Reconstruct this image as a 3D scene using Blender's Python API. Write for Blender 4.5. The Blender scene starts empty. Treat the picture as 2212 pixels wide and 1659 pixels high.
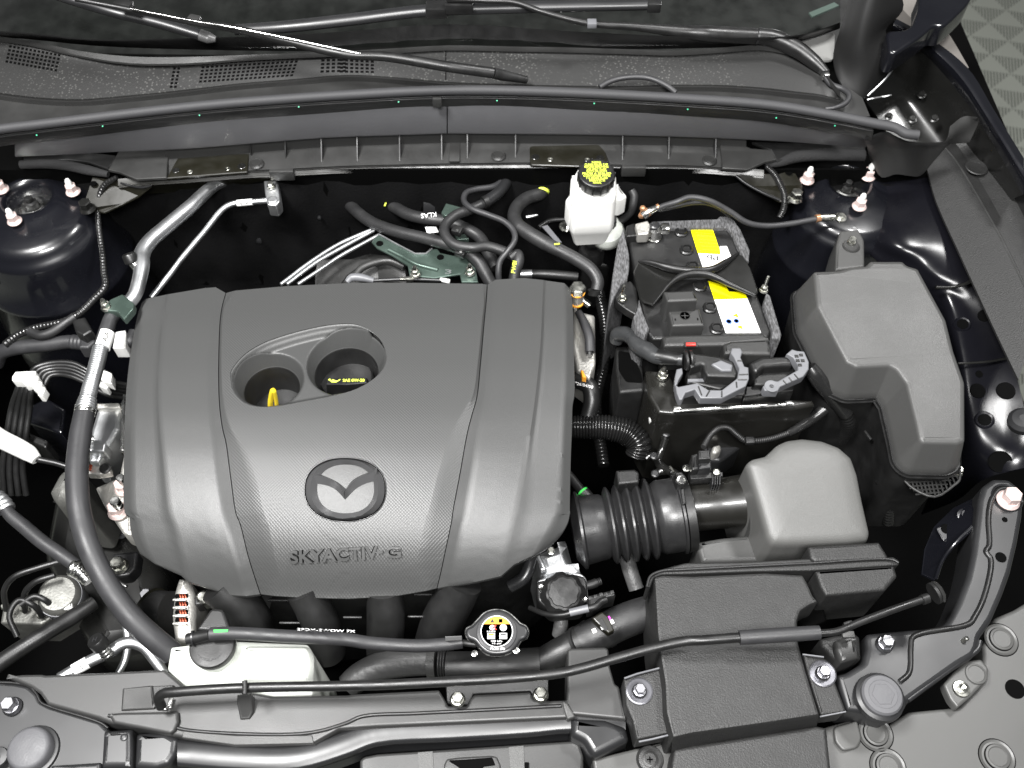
import bpy, bmesh, math, random
from mathutils import Vector, Matrix
from mathutils.bvhtree import BVHTree
from mathutils.geometry import tessellate_polygon
random.seed(4)
S = bpy.context.scene
R = math.radians
# ---------------------------------------------------------------- camera
PITCH = 56.0; DIST = 1.1
TV = 0.404; TH = TV * 4 / 3
f_ = Vector((0, math.cos(R(PITCH)), -math.sin(R(PITCH))))
r_ = Vector((1, 0, 0)); u_ = r_.cross(f_)
CAM = -f_ * DIST
cd = bpy.data.cameras.new('camera'); co = bpy.data.objects.new('camera', cd)
S.collection.objects.link(co); S.camera = co
cd.sensor_width = 36; cd.lens = 18 / TH; cd.dof.use_dof = True; cd.dof.focus_distance = 1.03; cd.dof.aperture_fstop = 7; cd.clip_start = .01; cd.clip_end = 100
co.matrix_world = Matrix(((r_.x, u_.x, -f_.x, CAM.x), (r_.y, u_.y, -f_.y, CAM.y), (r_.z, u_.z, -f_.z, CAM.z), (0, 0, 0, 1)))
# ---------------------------------------------------------------- light
w = bpy.data.worlds.new('World'); S.world = w; w.use_nodes = True
w.node_tree.nodes['Background'].inputs[0].default_value = (.93, .97, 1, 1)
w.node_tree.nodes['Background'].inputs[1].default_value = .06
def area(name, loc, target, sx, sy, power, col=(1, .992, .982)):
    l = bpy.data.lights.new(name, 'AREA'); l.shape = 'RECTANGLE'; l.size = sx; l.size_y = sy; l.energy = power; l.color = col
    o = bpy.data.objects.new(name, l); S.collection.objects.link(o); o.location = loc
    o.rotation_euler = (Vector(target) - Vector(loc)).to_track_quat('-Z', 'Y').to_euler()
area('ceiling_and_fill_light', (-.75, -.34, 2.0), (0, -.05, 0), .55, .36, 112)
area('ceiling_and_fill_light', (1.05, .6, 1.95), (.2, -.05, 0), .4, .3, 38)
area('ceiling_and_fill_light', (.1, -1.15, 1.8), (0, -.1, 0), .8, .4, 72)  # added front fill, brightens the front-facing slopes
S.view_settings.view_transform = 'Standard'; S.view_settings.look = 'None'
S.view_settings.exposure = 0; S.view_settings.gamma = 1
# ---------------------------------------------------------------- pixels to points
def P(x, y, z=0.0):
    d = f_ + r_ * ((x - 1106) / 1106 * TH) + u_ * ((829.5 - y) / 829.5 * TV)
    return CAM + d * ((z - CAM.z) / d.z)
def pxm(p): return (p - CAM).dot(f_) * TH / 1106
class Pt(tuple):
    def __radd__(self, o): return o + [tuple(self)] if isinstance(o, list) else tuple(o) + tuple(self)
    def __add__(self, o): return [tuple(self)] + o if isinstance(o, list) else tuple.__add__(self, o)
def crop(x0, y0, s):
    def g(t, z=None):
        out = []
        for q in t.split():
            a = [float(v) for v in q.split(',')]
            p = ((x0 + a[0] * s) / 1.2007, (y0 + a[1] * s) / 1.2007)
            if len(a) > 2: p += (a[2] / 1000,)
            elif z is not None: p += (z,)
            out.append(p)
        return out if len(out) > 1 else Pt(out[0])
    return g
k9 = 900 / 2212
a1, a2, a3 = [crop(x, 0, k9) for x in (0, 878, 1756)]
b1, b2, b3 = [crop(x, 658, k9) for x in (0, 878, 1756)]
c1, c2, c3 = [crop(x, 1317, k9) for x in (0, 878, 1756)]
cW = crop(580, 820, .217); cE = crop(740, 1160, .19289); cB = crop(1580, 520, .217); cU = crop(1580, 840, .28933)
cR = crop(1400, 380, .14467); cH = crop(880, 460, .3255); cL = crop(0, 940, .36172); cT = crop(1180, 1380, .20494)
dd = crop(0, 0, 1.2007)
# ---------------------------------------------------------------- objects
ORG = {}
def tag(o, label=None, cat=None, group=None, kind=None):
    if label: o['label'] = label
    if cat: o['category'] = cat
    if group: o['group'] = group
    if kind: o['kind'] = kind
    return o
def thing(name, label, cat, at, group=None):
    o = bpy.data.objects.new(name, None); S.collection.objects.link(o)
    p = P(*at); o.location = p; o.empty_display_size = .02; ORG[o] = p
    return tag(o, label, cat, group)
def mk(name, bm, mat, parent=None, sharp=38, recalc=True, label=None, base=None):
    if recalc: bmesh.ops.recalc_face_normals(bm, faces=bm.faces)
    for f in bm.faces: f.smooth = True
    cs = R(sharp)
    for e in bm.edges:
        if len(e.link_faces) == 2 and e.calc_face_angle(0) > cs: e.smooth = False
    if parent: org = ORG[parent]
    elif base: org = P(*base)
    else:
        xs = [v.co for v in bm.verts]
        org = Vector(((min(v.x for v in xs) + max(v.x for v in xs)) / 2, (min(v.y for v in xs) + max(v.y for v in xs)) / 2, min(v.z for v in xs)))
    bmesh.ops.translate(bm, verts=bm.verts, vec=-org)
    me = bpy.data.meshes.new(name); bm.to_mesh(me); bm.free(); me.update()
    for m in (mat if isinstance(mat, (list, tuple)) else [mat]): me.materials.append(m)
    o = bpy.data.objects.new(name, me); S.collection.objects.link(o)
    if parent: o.parent = parent
    else: o.location = org
    ORG[o] = org
    if label: o['label'] = label
    return o
def copytree(o, move, parent=None, label=None):
    c = o.copy(); S.collection.objects.link(c); c.parent = parent
    ORG[c] = ORG[o] + move
    if parent is None or move.length > 0: c.location = o.location + move if parent is None or parent is o.parent else o.location
    for ch in [k for k in ORG if k.parent is o]: copytree(ch, Vector(), c)
    if label: c['label'] = label
    return c
def dup(o, src, dst):            # copy at another pixel/height, same parent
    mv = P(*dst) - P(*src)
    c = o.copy(); S.collection.objects.link(c); c.parent = o.parent; c.location = o.location + mv; ORG[c] = ORG[o] + mv
    for ch in [k for k in list(ORG) if k.parent is o]:
        d = ch.copy(); S.collection.objects.link(d); d.parent = c; ORG[d] = ORG[ch] + mv
    return c
def cat_rom(pts, seg):
    n = len(pts)
    if n < 3 or seg < 2:
        out = []
        for i in range(n - 1):
            for k in range(seg): out.append(pts[i].lerp(pts[i + 1], k / seg))
        return out + [pts[-1]]
    out = []
    for i in range(n - 1):
        p0 = pts[i - 1] if i else pts[0] * 2 - pts[1]
        p1, p2 = pts[i], pts[i + 1]
        p3 = pts[i + 2] if i + 2 < n else pts[-1] * 2 - pts[-2]
        t0 = 0; t1 = t0 + max((p1 - p0).length, 1e-6) ** .5; t2 = t1 + max((p2 - p1).length, 1e-6) ** .5; t3 = t2 + max((p3 - p2).length, 1e-6) ** .5
        for k in range(seg):
            t = t1 + (t2 - t1) * k / seg
            A1 = p0 * ((t1 - t) / (t1 - t0)) + p1 * ((t - t0) / (t1 - t0))
            A2 = p1 * ((t2 - t) / (t2 - t1)) + p2 * ((t - t1) / (t2 - t1))
            A3 = p2 * ((t3 - t) / (t3 - t2)) + p3 * ((t - t2) / (t3 - t2))
            B1 = A1 * ((t2 - t) / (t2 - t0)) + A2 * ((t - t0) / (t2 - t0))
            B2 = A2 * ((t3 - t) / (t3 - t1)) + A3 * ((t - t1) / (t3 - t1))
            out.append(B1 * ((t2 - t) / (t2 - t1)) + B2 * ((t - t1) / (t2 - t1)))
    return out + [pts[-1]]
def sm(pts, seg=5, closed=False):      # smooth a pixel polyline
    v = [Vector(p) for p in pts]
    if closed:
        v = v[-2:] + v + v[:2]
        q = cat_rom(v, seg)[2 * seg: -(2 * seg)]
        q = q[:len(pts) * seg]
    else: q = cat_rom(v, seg)
    return [tuple(p) for p in q]
def rnd(pts, r, n=4):                  # round the corners of a pixel polygon
    out = []; m = len(pts)
    for i in range(m):
        a, b, c = Vector(pts[i - 1][:2]), Vector(pts[i][:2]), Vector(pts[(i + 1) % m][:2])
        z = pts[i][2:] 
        rr = min(r, (a - b).length * .45, (c - b).length * .45)
        p, q = b + (a - b).normalized() * rr, b + (c - b).normalized() * rr
        for k in range(n + 1):
            t = k / n
            out.append(tuple(p * (1 - t) ** 2 + b * 2 * t * (1 - t) + q * t * t) + tuple(z))
    return out
def on_plane(pts, fz, z0=0.0):         # pixel outline laid on a sloping surface z = fz(point)
    out = []
    for p in pts:
        q = P(p[0], p[1], z0)
        for _ in range(8): q = P(p[0], p[1], fz(q))
        out.append(q)
    return out
def world(pts, z=None):
    return [P(p[0], p[1], p[2] if len(p) > 2 else z) for p in pts]
def offs(poly, d):                     # offset a world polygon in XY, outwards for d > 0
    m = len(poly)
    ar = sum(poly[i - 1].x * poly[i].y - poly[i].x * poly[i - 1].y for i in range(m))
    sg = 1 if ar > 0 else -1
    out = []
    for i in range(m):
        a, b, c = poly[i - 1], poly[i], poly[(i + 1) % m]
        e1 = Vector((b.x - a.x, b.y - a.y)); e2 = Vector((c.x - b.x, c.y - b.y))
        if e1.length < 1e-7: e1 = e2
        if e2.length < 1e-7: e2 = e1
        n1 = Vector((e1.y, -e1.x)).normalized() * sg; n2 = Vector((e2.y, -e2.x)).normalized() * sg
        nn = n1 + n2
        nn = nn / max(nn.length_squared / 2, .5) if nn.length > 1e-6 else n1
        out.append(Vector((b.x + nn.x * d, b.y + nn.y * d, b.z)))
    return out
def ringmesh(rings, cap0=True, cap1=True, bm=None, mi=0):
    bm = bm or bmesh.new(); rv = [[bm.verts.new(p) for p in r] for r in rings]; n = len(rings[0])
    def F(v):
        try: bm.faces.new(v).material_index = mi
        except ValueError: pass
    for a, b in zip(rv, rv[1:]):
        for i in range(n): F((a[i], a[(i + 1) % n], b[(i + 1) % n], b[i]))
    for c, ring in ((cap0, rv[0]), (cap1, rv[-1])):
        if not c: continue
        for i in range(n):
            e = bm.edges.get((ring[i - 1], ring[i]))
            if e: e.smooth = False
        if n <= 4: F(ring); continue
        nn = Vector()                  # Newell normal, then a flat tessellation
        for i in range(n): a, b = ring[i - 1].co, ring[i].co; nn += Vector(((a.y - b.y) * (a.z + b.z), (a.z - b.z) * (a.x + b.x), (a.x - b.x) * (a.y + b.y)))
        if nn.length < 1e-14: F(ring); continue
        _, ex, ey = frame(nn)
        for t in tessellate_polygon([[Vector((v.co.dot(ex) * 100, v.co.dot(ey) * 100, 0)) for v in ring]]): F([ring[i] for i in t])
    return bm
SOFT = [(-.004, 0), (-.0013, -.0006), (0, -.0025), (.0005, -.05)]
def lay(depth, r=.003, draft=0.0):     # rounded top edge, then a wall
    return [(-r, 0), (-r * .6, -r * .08), (-r * .29, -r * .29), (-r * .08, -r * .6), (0, -r), (draft, -depth)]
def lid(name, pts, z, layers, mat, parent=None, sharp=38, bm=None, keep=False, **kw):
    base = world(pts, z)
    rings = [[p + Vector((0, 0, dz)) for p in offs(base, o)] for o, dz in layers]
    b = ringmesh(rings, bm=bm)
    if keep: return b
    return mk(name, b, mat, parent, sharp, **kw)
def plate(name, pts, z, t, mat, parent=None, r=.0008, **kw):
    return lid(name, pts, z, [(-r, 0), (0, -r), (0, -t)], mat, parent, **kw)
def tube(name, pts, r, mat, parent=None, n=12, seg=7, ribs=None, keep=False, bm=None, smooth=True, flat=None, **kw):
    wp = world(pts)
    rr = r if isinstance(r, (list, tuple)) else [r] * len(wp)
    rad = [q * pxm(p) for q, p in zip(rr, wp)]
    pv = [Vector((*p, 0)) for p in wp]
    if not smooth: seg = max(seg, 1)
    path = cat_rom(wp, seg) if smooth else cat_rom([wp[0], wp[-1]], seg) if len(wp) == 2 else wp
    N = len(path); rs = []
    for i in range(N):
        t = i * (len(wp) - 1) / (N - 1); k = min(int(t), len(wp) - 2); rs.append(rad[k] + (rad[k + 1] - rad[k]) * (t - k))
    if ribs:                           # resample evenly and corrugate
        cnt, amp = ribs
        L = [0]
        for i in range(1, N): L.append(L[-1] + (path[i] - path[i - 1]).length)
        M = cnt * 6; np_, nr = [], []; j = 0
        for i in range(M + 1):
            s = L[-1] * i / M
            while j < N - 2 and L[j + 1] < s: j += 1
            t = (s - L[j]) / max(L[j + 1] - L[j], 1e-9)
            np_.append(path[j].lerp(path[j + 1], t)); nr.append((rs[j] + (rs[j + 1] - rs[j]) * t) * (1 + amp * (abs(math.sin(math.pi * i / 6)) - .6)))
        path, rs, N = np_, nr, M + 1
    rings = []; up = Vector((0, 0, 1)); prev = None
    for i in range(N):
        t = (path[min(i + 1, N - 1)] - path[max(i - 1, 0)]).normalized()
        if prev is None:
            a = t.cross(up); a = a if a.length > .1 else t.cross(Vector((0, 1, 0))); a.normalize()
        else: a = (prev - t * prev.dot(t)).normalized()
        prev = a; b = t.cross(a)
        rings.append([path[i] + (a * math.cos(2 * math.pi * k / n) + b * math.sin(2 * math.pi * k / n) * (flat or 1)) * rs[i] for k in range(n)])
    b = ringmesh(rings, bm=bm)
    if keep: return b
    kw.setdefault('sharp', 60)
    return mk(name, b, mat, parent, **kw)
def frame(axis):
    a = Vector(axis).normalized(); x = a.cross(Vector((0, 1, .01))); x = x if x.length > .05 else a.cross(Vector((1, 0, 0)))
    x.normalize(); return a, x, a.cross(x)
def lathe(name, c, prof, mat, parent=None, axis=(0, 0, 1), n=24, bm=None, keep=False, rot=0, mod=None, **kw):
    o = c if isinstance(c, Vector) else P(*c); s = pxm(o); a, x, y = frame(axis)
    rings = [[o + a * h * s + (x * math.cos(2 * math.pi * k / n + rot) + y * math.sin(2 * math.pi * k / n + rot)) * (r * (mod(k) if mod else 1)) * s for k in range(n)] for r, h in prof]
    b = ringmesh(rings, bm=bm)
    if keep: return b
    kw.setdefault('sharp', 35)
    return mk(name, b, mat, parent, **kw)
def box(name, c, sx, sy, sz, mat, parent=None, yaw=0, axis=None, bev=.15, bm=None, keep=False, **kw):  # px sizes; centre c
    o = c if isinstance(c, Vector) else P(*c); s = pxm(o)
    a, x, y = (Vector((0, 0, 1)), Vector((math.cos(yaw), math.sin(yaw), 0)), Vector((-math.sin(yaw), math.cos(yaw), 0))) if axis is None else frame(axis)
    b = bm or bmesh.new(); m = Matrix(((x.x * sx, y.x * sy, a.x * sz, o.x), (x.y * sx, y.y * sy, a.y * sz, o.y), (x.z * sx, y.z * sy, a.z * sz, o.z), (0, 0, 0, 1)))
    for i in range(3):
        for j in range(3): m[i][j] *= s
    r = bmesh.ops.create_cube(b, size=1, matrix=m)
    if bev:
        es = list({e for v in r['verts'] for e in v.link_edges})
        bmesh.ops.bevel(b, geom=es, offset=min(sx, sy, sz) * s * bev, segments=2, affect='EDGES', profile=.5)
    if keep: return b
    return mk(name, b, mat, parent, **kw)
def sheet(name, rows, mat, parent=None, t=.003, sx=1, sy=1, sharp=40, keep=False, **kw):   # lofted grid of (x,y,z), smoothed, with thickness
    g = [cat_rom(world(r), sx) for r in rows]
    if sy > 1:
        cols = [cat_rom([r[i] for r in g], sy) for i in range(len(g[0]))]
        g = [[c[j] for c in cols] for j in range(len(cols[0]))]
    return grid(name, g, mat, parent, t, sharp, keep, **kw)
def grid(name, g, mat, parent=None, t=.003, sharp=40, keep=False, **kw):
    bm = bmesh.new(); V = [[bm.verts.new(p) for p in r] for r in g]
    H, W = len(g), len(g[0])
    if t:
        D = Vector((0, 0, -t)); B = [[bm.verts.new(p + D) for p in r] for r in g]
    for j in range(H - 1):
        for i in range(W - 1):
            bm.faces.new((V[j][i], V[j][i + 1], V[j + 1][i + 1], V[j + 1][i]))
            if t: bm.faces.new((B[j][i], B[j + 1][i], B[j + 1][i + 1], B[j][i + 1]))
    if t:
        for i in range(W - 1):
            bm.faces.new((V[0][i], B[0][i], B[0][i + 1], V[0][i + 1])); bm.faces.new((V[-1][i], V[-1][i + 1], B[-1][i + 1], B[-1][i]))
        for j in range(H - 1):
            bm.faces.new((V[j][0], V[j + 1][0], B[j + 1][0], B[j][0])); bm.faces.new((V[j][-1], B[j][-1], B[j + 1][-1], V[j + 1][-1]))
    if keep: return bm
    return mk(name, bm, mat, parent, sharp, **kw)
def bvh_of(*objs):
    vs, fs = [], []
    for o in objs:
        k = len(vs); vs += [v.co + ORG[o] for v in o.data.vertices]; fs += [[k + i for i in p.vertices] for p in o.data.polygons]
    return BVHTree.FromPolygons(vs, fs)
def hit(bvh, x, y, z=0):
    d = (P(x, y, z) - CAM).normalized(); h, n, i, _ = bvh.ray_cast(CAM, d)
    if h is None: return P(x, y, z), Vector((0, 0, 1))
    return h, (n if n.dot(d) < 0 else -n)
def emboss(name, polys, h, mat, parent, bvh=None, z=0, sharp=30, **kw):   # pixel polygons raised from a real surface
    bm = bmesh.new()
    for pl in polys:
        top, bot = [], []
        for p in pl:
            if bvh: q, n = hit(bvh, p[0], p[1], z)
            else: q, n = P(p[0], p[1], p[2] if len(p) > 2 else z), Vector((0, 0, 1))
            top.append(q + n * h); bot.append(q - n * .0006)
        ringmesh([top, bot], bm=bm)
    return mk(name, bm, mat, parent, sharp, **kw)
def text_polys(s, bold=0):
    c = bpy.data.curves.new('lettering', 'FONT'); c.body = s; c.size = 1; c.resolution_u = 3; c.offset = bold
    o = bpy.data.objects.new('lettering', c); S.collection.objects.link(o)
    dg = bpy.context.evaluated_depsgraph_get(); dg.update()
    m = o.evaluated_get(dg).to_mesh(); vs = [v.co.copy() for v in m.vertices]; fs = [tuple(p.vertices) for p in m.polygons]
    o.evaluated_get(dg).to_mesh_clear(); bpy.data.objects.remove(o); bpy.data.curves.remove(c)
    return vs, fs
def txt(name, s, c, height, mat, parent, ang=0, width=None, bvh=None, z=0, h=.0004, bold=0, shear=0, fn=None, **kw):
    vs, fs = text_polys(s, bold)
    if not vs: return None
    x0, x1 = min(v.x for v in vs), max(v.x for v in vs); y0, y1 = min(v.y for v in vs), max(v.y for v in vs)
    k = height / (y1 - y0); kx = width / (x1 - x0) if width else k
    ca, sa = math.cos(R(ang)), math.sin(R(ang)); bm = bmesh.new(); V = []; B = []
    for v in vs:
        a, b = (v.x - (x0 + x1) / 2) * kx, (v.y - (y0 + y1) / 2) * k; a += b * shear
        X, Y = c[0] + a * ca - b * sa, c[1] - (a * sa + b * ca)
        if fn: q, n = fn(a, b)
        elif bvh: q, n = hit(bvh, X, Y, z)
        else: q, n = P(X, Y, c[2] if len(c) > 2 else z), Vector((0, 0, 1))
        V.append(bm.verts.new(q + n * h)); B.append(bm.verts.new(q + n * h * .1))
    for f in fs:
        try: bm.faces.new([V[i] for i in f])
        except ValueError: pass
    for e in [e for e in bm.edges if len(e.link_faces) == 1]:
        i, j = V.index(e.verts[0]), V.index(e.verts[1])
        try: bm.faces.new((V[i], V[j], B[j], B[i]))
        except ValueError: pass
    bmesh.ops.delete(bm, geom=[v for v in bm.verts if not v.link_faces], context='VERTS')
    return mk(name, bm, mat, parent, 30, recalc=False, **kw)
# ---------------------------------------------------------------- materials
def mat(name, col, rough=.5, metal=0, bump=0, scale=900, spec=.5, coat=0, var=0, vscale=60, trans=0, sss=0):
    m = bpy.data.materials.new(name); m.use_nodes = True; nt = m.node_tree; b = nt.nodes['Principled BSDF']
    b.inputs['Base Color'].default_value = (*col, 1); b.inputs['Roughness'].default_value = rough; b.inputs['Metallic'].default_value = metal
    b.inputs['Specular IOR Level'].default_value = spec; b.inputs['Coat Weight'].default_value = coat; b.inputs['Coat Roughness'].default_value = .08
    if trans: b.inputs['Transmission Weight'].default_value = trans
    if sss: b.inputs['Subsurface Weight'].default_value = sss; b.inputs['Subsurface Radius'].default_value = (.02, .02, .02); b.inputs['Subsurface Scale'].default_value = 1
    tc = nt.nodes.new('ShaderNodeTexCoord')
    if bump:
        n = nt.nodes.new('ShaderNodeTexNoise'); n.inputs['Scale'].default_value = scale; n.inputs['Detail'].default_value = 3
        nt.links.new(tc.outputs['Object'], n.inputs['Vector'])
        bp = nt.nodes.new('ShaderNodeBump'); bp.inputs['Strength'].default_value = bump; bp.inputs['Distance'].default_value = .001
        nt.links.new(n.outputs['Fac'], bp.inputs['Height']); nt.links.new(bp.outputs['Normal'], b.inputs['Normal'])
    if var:
        n = nt.nodes.new('ShaderNodeTexNoise'); n.inputs['Scale'].default_value = vscale; n.inputs['Detail'].default_value = 5
        nt.links.new(tc.outputs['Object'], n.inputs['Vector'])
        mr = nt.nodes.new('ShaderNodeMapRange'); mr.inputs[1].default_value = .3; mr.inputs[2].default_value = .7
        mr.inputs[3].default_value = max(rough - var, .05); mr.inputs[4].default_value = rough + var
        nt.links.new(n.outputs['Fac'], mr.inputs[0]); nt.links.new(mr.outputs[0], b.inputs['Roughness'])
        mx = nt.nodes.new('ShaderNodeMixRGB'); mx.inputs[1].default_value = (*[c * (1 - var) for c in col], 1); mx.inputs[2].default_value = (*[min(c * (1 + var), 1) for c in col], 1)
        nt.links.new(n.outputs['Fac'], mx.inputs[0]); nt.links.new(mx.outputs[0], b.inputs['Base Color'])
    return m
M = dict(
    smooth=mat('smooth_cover_plastic', (.042, .0425, .042), .38, bump=.05, scale=1400),
    satem=mat('satin_emblem_plastic', (.052, .052, .053), .28, spec=.7),
    cover=mat('grey_black_plastic', (.042, .0425, .042), .42, bump=.2, scale=1400),
    plas=mat('moulded_black_plastic', (.022, .022, .0215), .45, bump=.3, scale=1100, var=.12, vscale=30),
    dark=mat('dark_plastic', (.009, .009, .009), .45, bump=.2, scale=1000, var=.12, vscale=40),
    black=mat('black_plastic', (.008, .008, .008), .4, bump=.08, scale=600, var=.1),
    rub=mat('rubber', (.016, .016, .0165), .48, bump=.25, scale=700, var=.12, vscale=50),
    rubg=mat('grey_rubber', (.023, .023, .0245), .5, bump=.15, scale=900, var=.1, vscale=60),
    navy=mat('navy_paint', (.0042, .0044, .0062), .27, coat=.7, var=.06, vscale=15),
    blackp=mat('black_painted_steel', (.008, .008, .0075), .3, coat=.3, var=.1, vscale=20),
    olive=mat('black_olive_steel', (.008, .0075, .0045), .38, coat=.1, var=.1),
    sat=mat('satin_black_steel', (.014, .0142, .015), .38, spec=.55, var=.08, vscale=12),
    primer=mat('satin_grey_panel', (.03, .03, .0295), .42, bump=.1, scale=1200, var=.08, vscale=12),
    alu=mat('aluminium', (.62, .63, .64), .42, 1, bump=.15, scale=500, var=.05, vscale=40),
    cast=mat('cast_aluminium', (.5, .49, .46), .5, .8, bump=.6, scale=350, var=.07, vscale=60),
    steel=mat('bright_steel', (.7, .7, .68), .25, 1, var=.1, vscale=90),
    zinc=mat('zinc_plated_steel', (.6, .6, .55), .3, 1, var=.12, vscale=90),
    pink=mat('pinkish_plated_nut', (.72, .58, .55), .38, .35, var=.1, vscale=120),
    green=mat('green_plated_steel', (.07, .1, .085), .35, .6, var=.2, vscale=40),
    white=mat('white_plastic', (.68, .68, .66), .4, bump=.1, scale=300, sss=.15),
    milk=mat('milky_tank_plastic', (.54, .56, .52), .35, bump=.1, scale=120, sss=.25, var=.04),
    yel=mat('yellow_plastic', (.8, .6, .03), .4, bump=.1),
    yeltx=mat('yellow_green_print', (.62, .72, .08), .5),
    yellab=mat('yellow_label', (.85, .78, .0), .4),
    whlab=mat('white_label', (.85, .85, .84), .45),
    panel=mat('grey_bumper_panel', (.062, .062, .06), .42, bump=.1, scale=1200, var=.08, vscale=12),
    dullcast=mat('dull_cast_metal', (.14, .14, .13), .5, .6, bump=.5, scale=350, var=.1),
    duct=mat('grained_duct_plastic', (.013, .013, .0128), .52, bump=.55, scale=650, var=.06),
    apron=mat('dark_apron_paint', (.004, .004, .0055), .24, spec=.3, var=.08, vscale=15),
    buffer=mat('worn_buffer_rubber', (.075, .075, .08), .55, bump=.2, scale=500, var=.1),
    pillar=mat('pillar_plastic', (.008, .008, .008), .65, spec=.3),
    bolt=mat('dark_zinc_bolt', (.38, .38, .4), .32, 1),
    tube=mat('shiny_corrugated_plastic', (.008, .008, .008), .2, spec=.6),
    print=mat('white_print', (.75, .75, .75), .5),
    blk=mat('black_print', (.01, .01, .01), .5),
    orange=mat('orange_label', (.85, .36, .03), .4),
    redp=mat('red_plastic', (.6, .04, .03), .4),
    copper=mat('copper_winding', (.3, .06, .03), .35, .7), band=mat('copper_band', (.45, .24, .13), .35, .6), foam=mat('black_foam', (.012, .012, .0125), .9, bump=1, scale=350),
    grn=mat('green_paint', (.05, .5, .08), .45),
    teal=mat('green_dot', (.02, .35, .18), .5),
    mag=mat('magenta_paint', (.6, .05, .5), .5),
    blue=mat('blue_print', (.1, .2, .6), .5),
    lgrey=mat('light_grey_plastic', (.12, .122, .13), .42, bump=.1, scale=700, var=.08),
    deep=mat('painted_shadow_black', (.0016, .0016, .0016), .7, spec=.03),  # near-black colour stands in for shade in gaps, holes and outlines
)
def felt_mat():
    m = mat('grey_felt', (.1, .1, .1), .95, bump=0); nt = m.node_tree; b = nt.nodes['Principled BSDF']
    tc = nt.nodes['Texture Coordinate'] if 'Texture Coordinate' in nt.nodes else nt.nodes.new('ShaderNodeTexCoord')
    mp = nt.nodes.new('ShaderNodeMapping'); mp.inputs['Scale'].default_value = (1, .25, .25)
    n = nt.nodes.new('ShaderNodeTexNoise'); n.inputs['Scale'].default_value = 700; n.inputs['Detail'].default_value = 6
    nt.links.new(tc.outputs['Object'], mp.inputs[0]); nt.links.new(mp.outputs[0], n.inputs['Vector'])
    cr = nt.nodes.new('ShaderNodeValToRGB'); cr.color_ramp.elements[0].position = .35; cr.color_ramp.elements[0].color = (.03, .03, .03, 1)
    cr.color_ramp.elements[1].position = .7; cr.color_ramp.elements[1].color = (.13, .13, .135, 1)
    nt.links.new(n.outputs['Fac'], cr.inputs[0]); nt.links.new(cr.outputs[0], b.inputs['Base Color'])
    bp = nt.nodes.new('ShaderNodeBump'); bp.inputs['Strength'].default_value = .8; bp.inputs['Distance'].default_value = .002
    nt.links.new(n.outputs['Fac'], bp.inputs['Height']); nt.links.new(bp.outputs['Normal'], b.inputs['Normal'])
    return m
M['felt'] = felt_mat()
def dimple_mat():                      # engine cover's knurled grain
    m = mat('knurled_plastic', (.042, .0425, .042), .42); nt = m.node_tree; b = nt.nodes['Principled BSDF']
    tc = nt.nodes['Texture Coordinate']; mp = nt.nodes.new('ShaderNodeMapping'); mp.inputs['Rotation'].default_value = (0, 0, R(45)); mp.inputs['Scale'].default_value = (1, 1, 0)
    v = nt.nodes.new('ShaderNodeTexVoronoi'); v.inputs['Scale'].default_value = 400; v.inputs['Randomness'].default_value = 0
    nt.links.new(tc.outputs['Object'], mp.inputs[0]); nt.links.new(mp.outputs[0], v.inputs['Vector'])
    bp = nt.nodes.new('ShaderNodeBump'); bp.inputs['Strength'].default_value = .27; bp.inputs['Distance'].default_value = .0012; bp.invert = True
    nt.links.new(v.outputs['Distance'], bp.inputs['Height']); nt.links.new(bp.outputs['Normal'], b.inputs['Normal'])
    return m
M['dimple'] = dimple_mat()
def spot_mat():                        # cowl plastic with dried water spots
    m = mat('spotted_cowl_plastic', (.014, .014, .0137), .6, bump=.3, scale=900); nt = m.node_tree; b = nt.nodes['Principled BSDF']
    tc = nt.nodes['Texture Coordinate']; v = nt.nodes.new('ShaderNodeTexVoronoi'); v.inputs['Scale'].default_value = 230; v.inputs['Randomness'].default_value = 1
    nt.links.new(tc.outputs['Object'], v.inputs['Vector'])
    n = nt.nodes.new('ShaderNodeTexNoise'); n.inputs['Scale'].default_value = 9; n.inputs['Detail'].default_value = 2; nt.links.new(tc.outputs['Object'], n.inputs['Vector'])
    cr = nt.nodes.new('ShaderNodeValToRGB'); cr.color_ramp.elements[0].position = .18; cr.color_ramp.elements[0].color = (1, 1, 1, 1)
    cr.color_ramp.elements[1].position = .34; cr.color_ramp.elements[1].color = (0, 0, 0, 1); nt.links.new(v.outputs['Distance'], cr.inputs[0])
    mr = nt.nodes.new('ShaderNodeMapRange'); mr.inputs[1].default_value = .42; mr.inputs[2].default_value = .62; nt.links.new(n.outputs['Fac'], mr.inputs[0])
    mu = nt.nodes.new('ShaderNodeMath'); mu.operation = 'MULTIPLY'; nt.links.new(cr.outputs[0], mu.inputs[0]); nt.links.new(mr.outputs[0], mu.inputs[1])
    mx = nt.nodes.new('ShaderNodeMixRGB'); mx.inputs[1].default_value = (.014, .014, .0137, 1); mx.inputs[2].default_value = (.06, .06, .057, 1)
    nt.links.new(mu.outputs[0], mx.inputs[0]); nt.links.new(mx.outputs[0], b.inputs['Base Color'])
    return m
M['spot'] = spot_mat()
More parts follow.
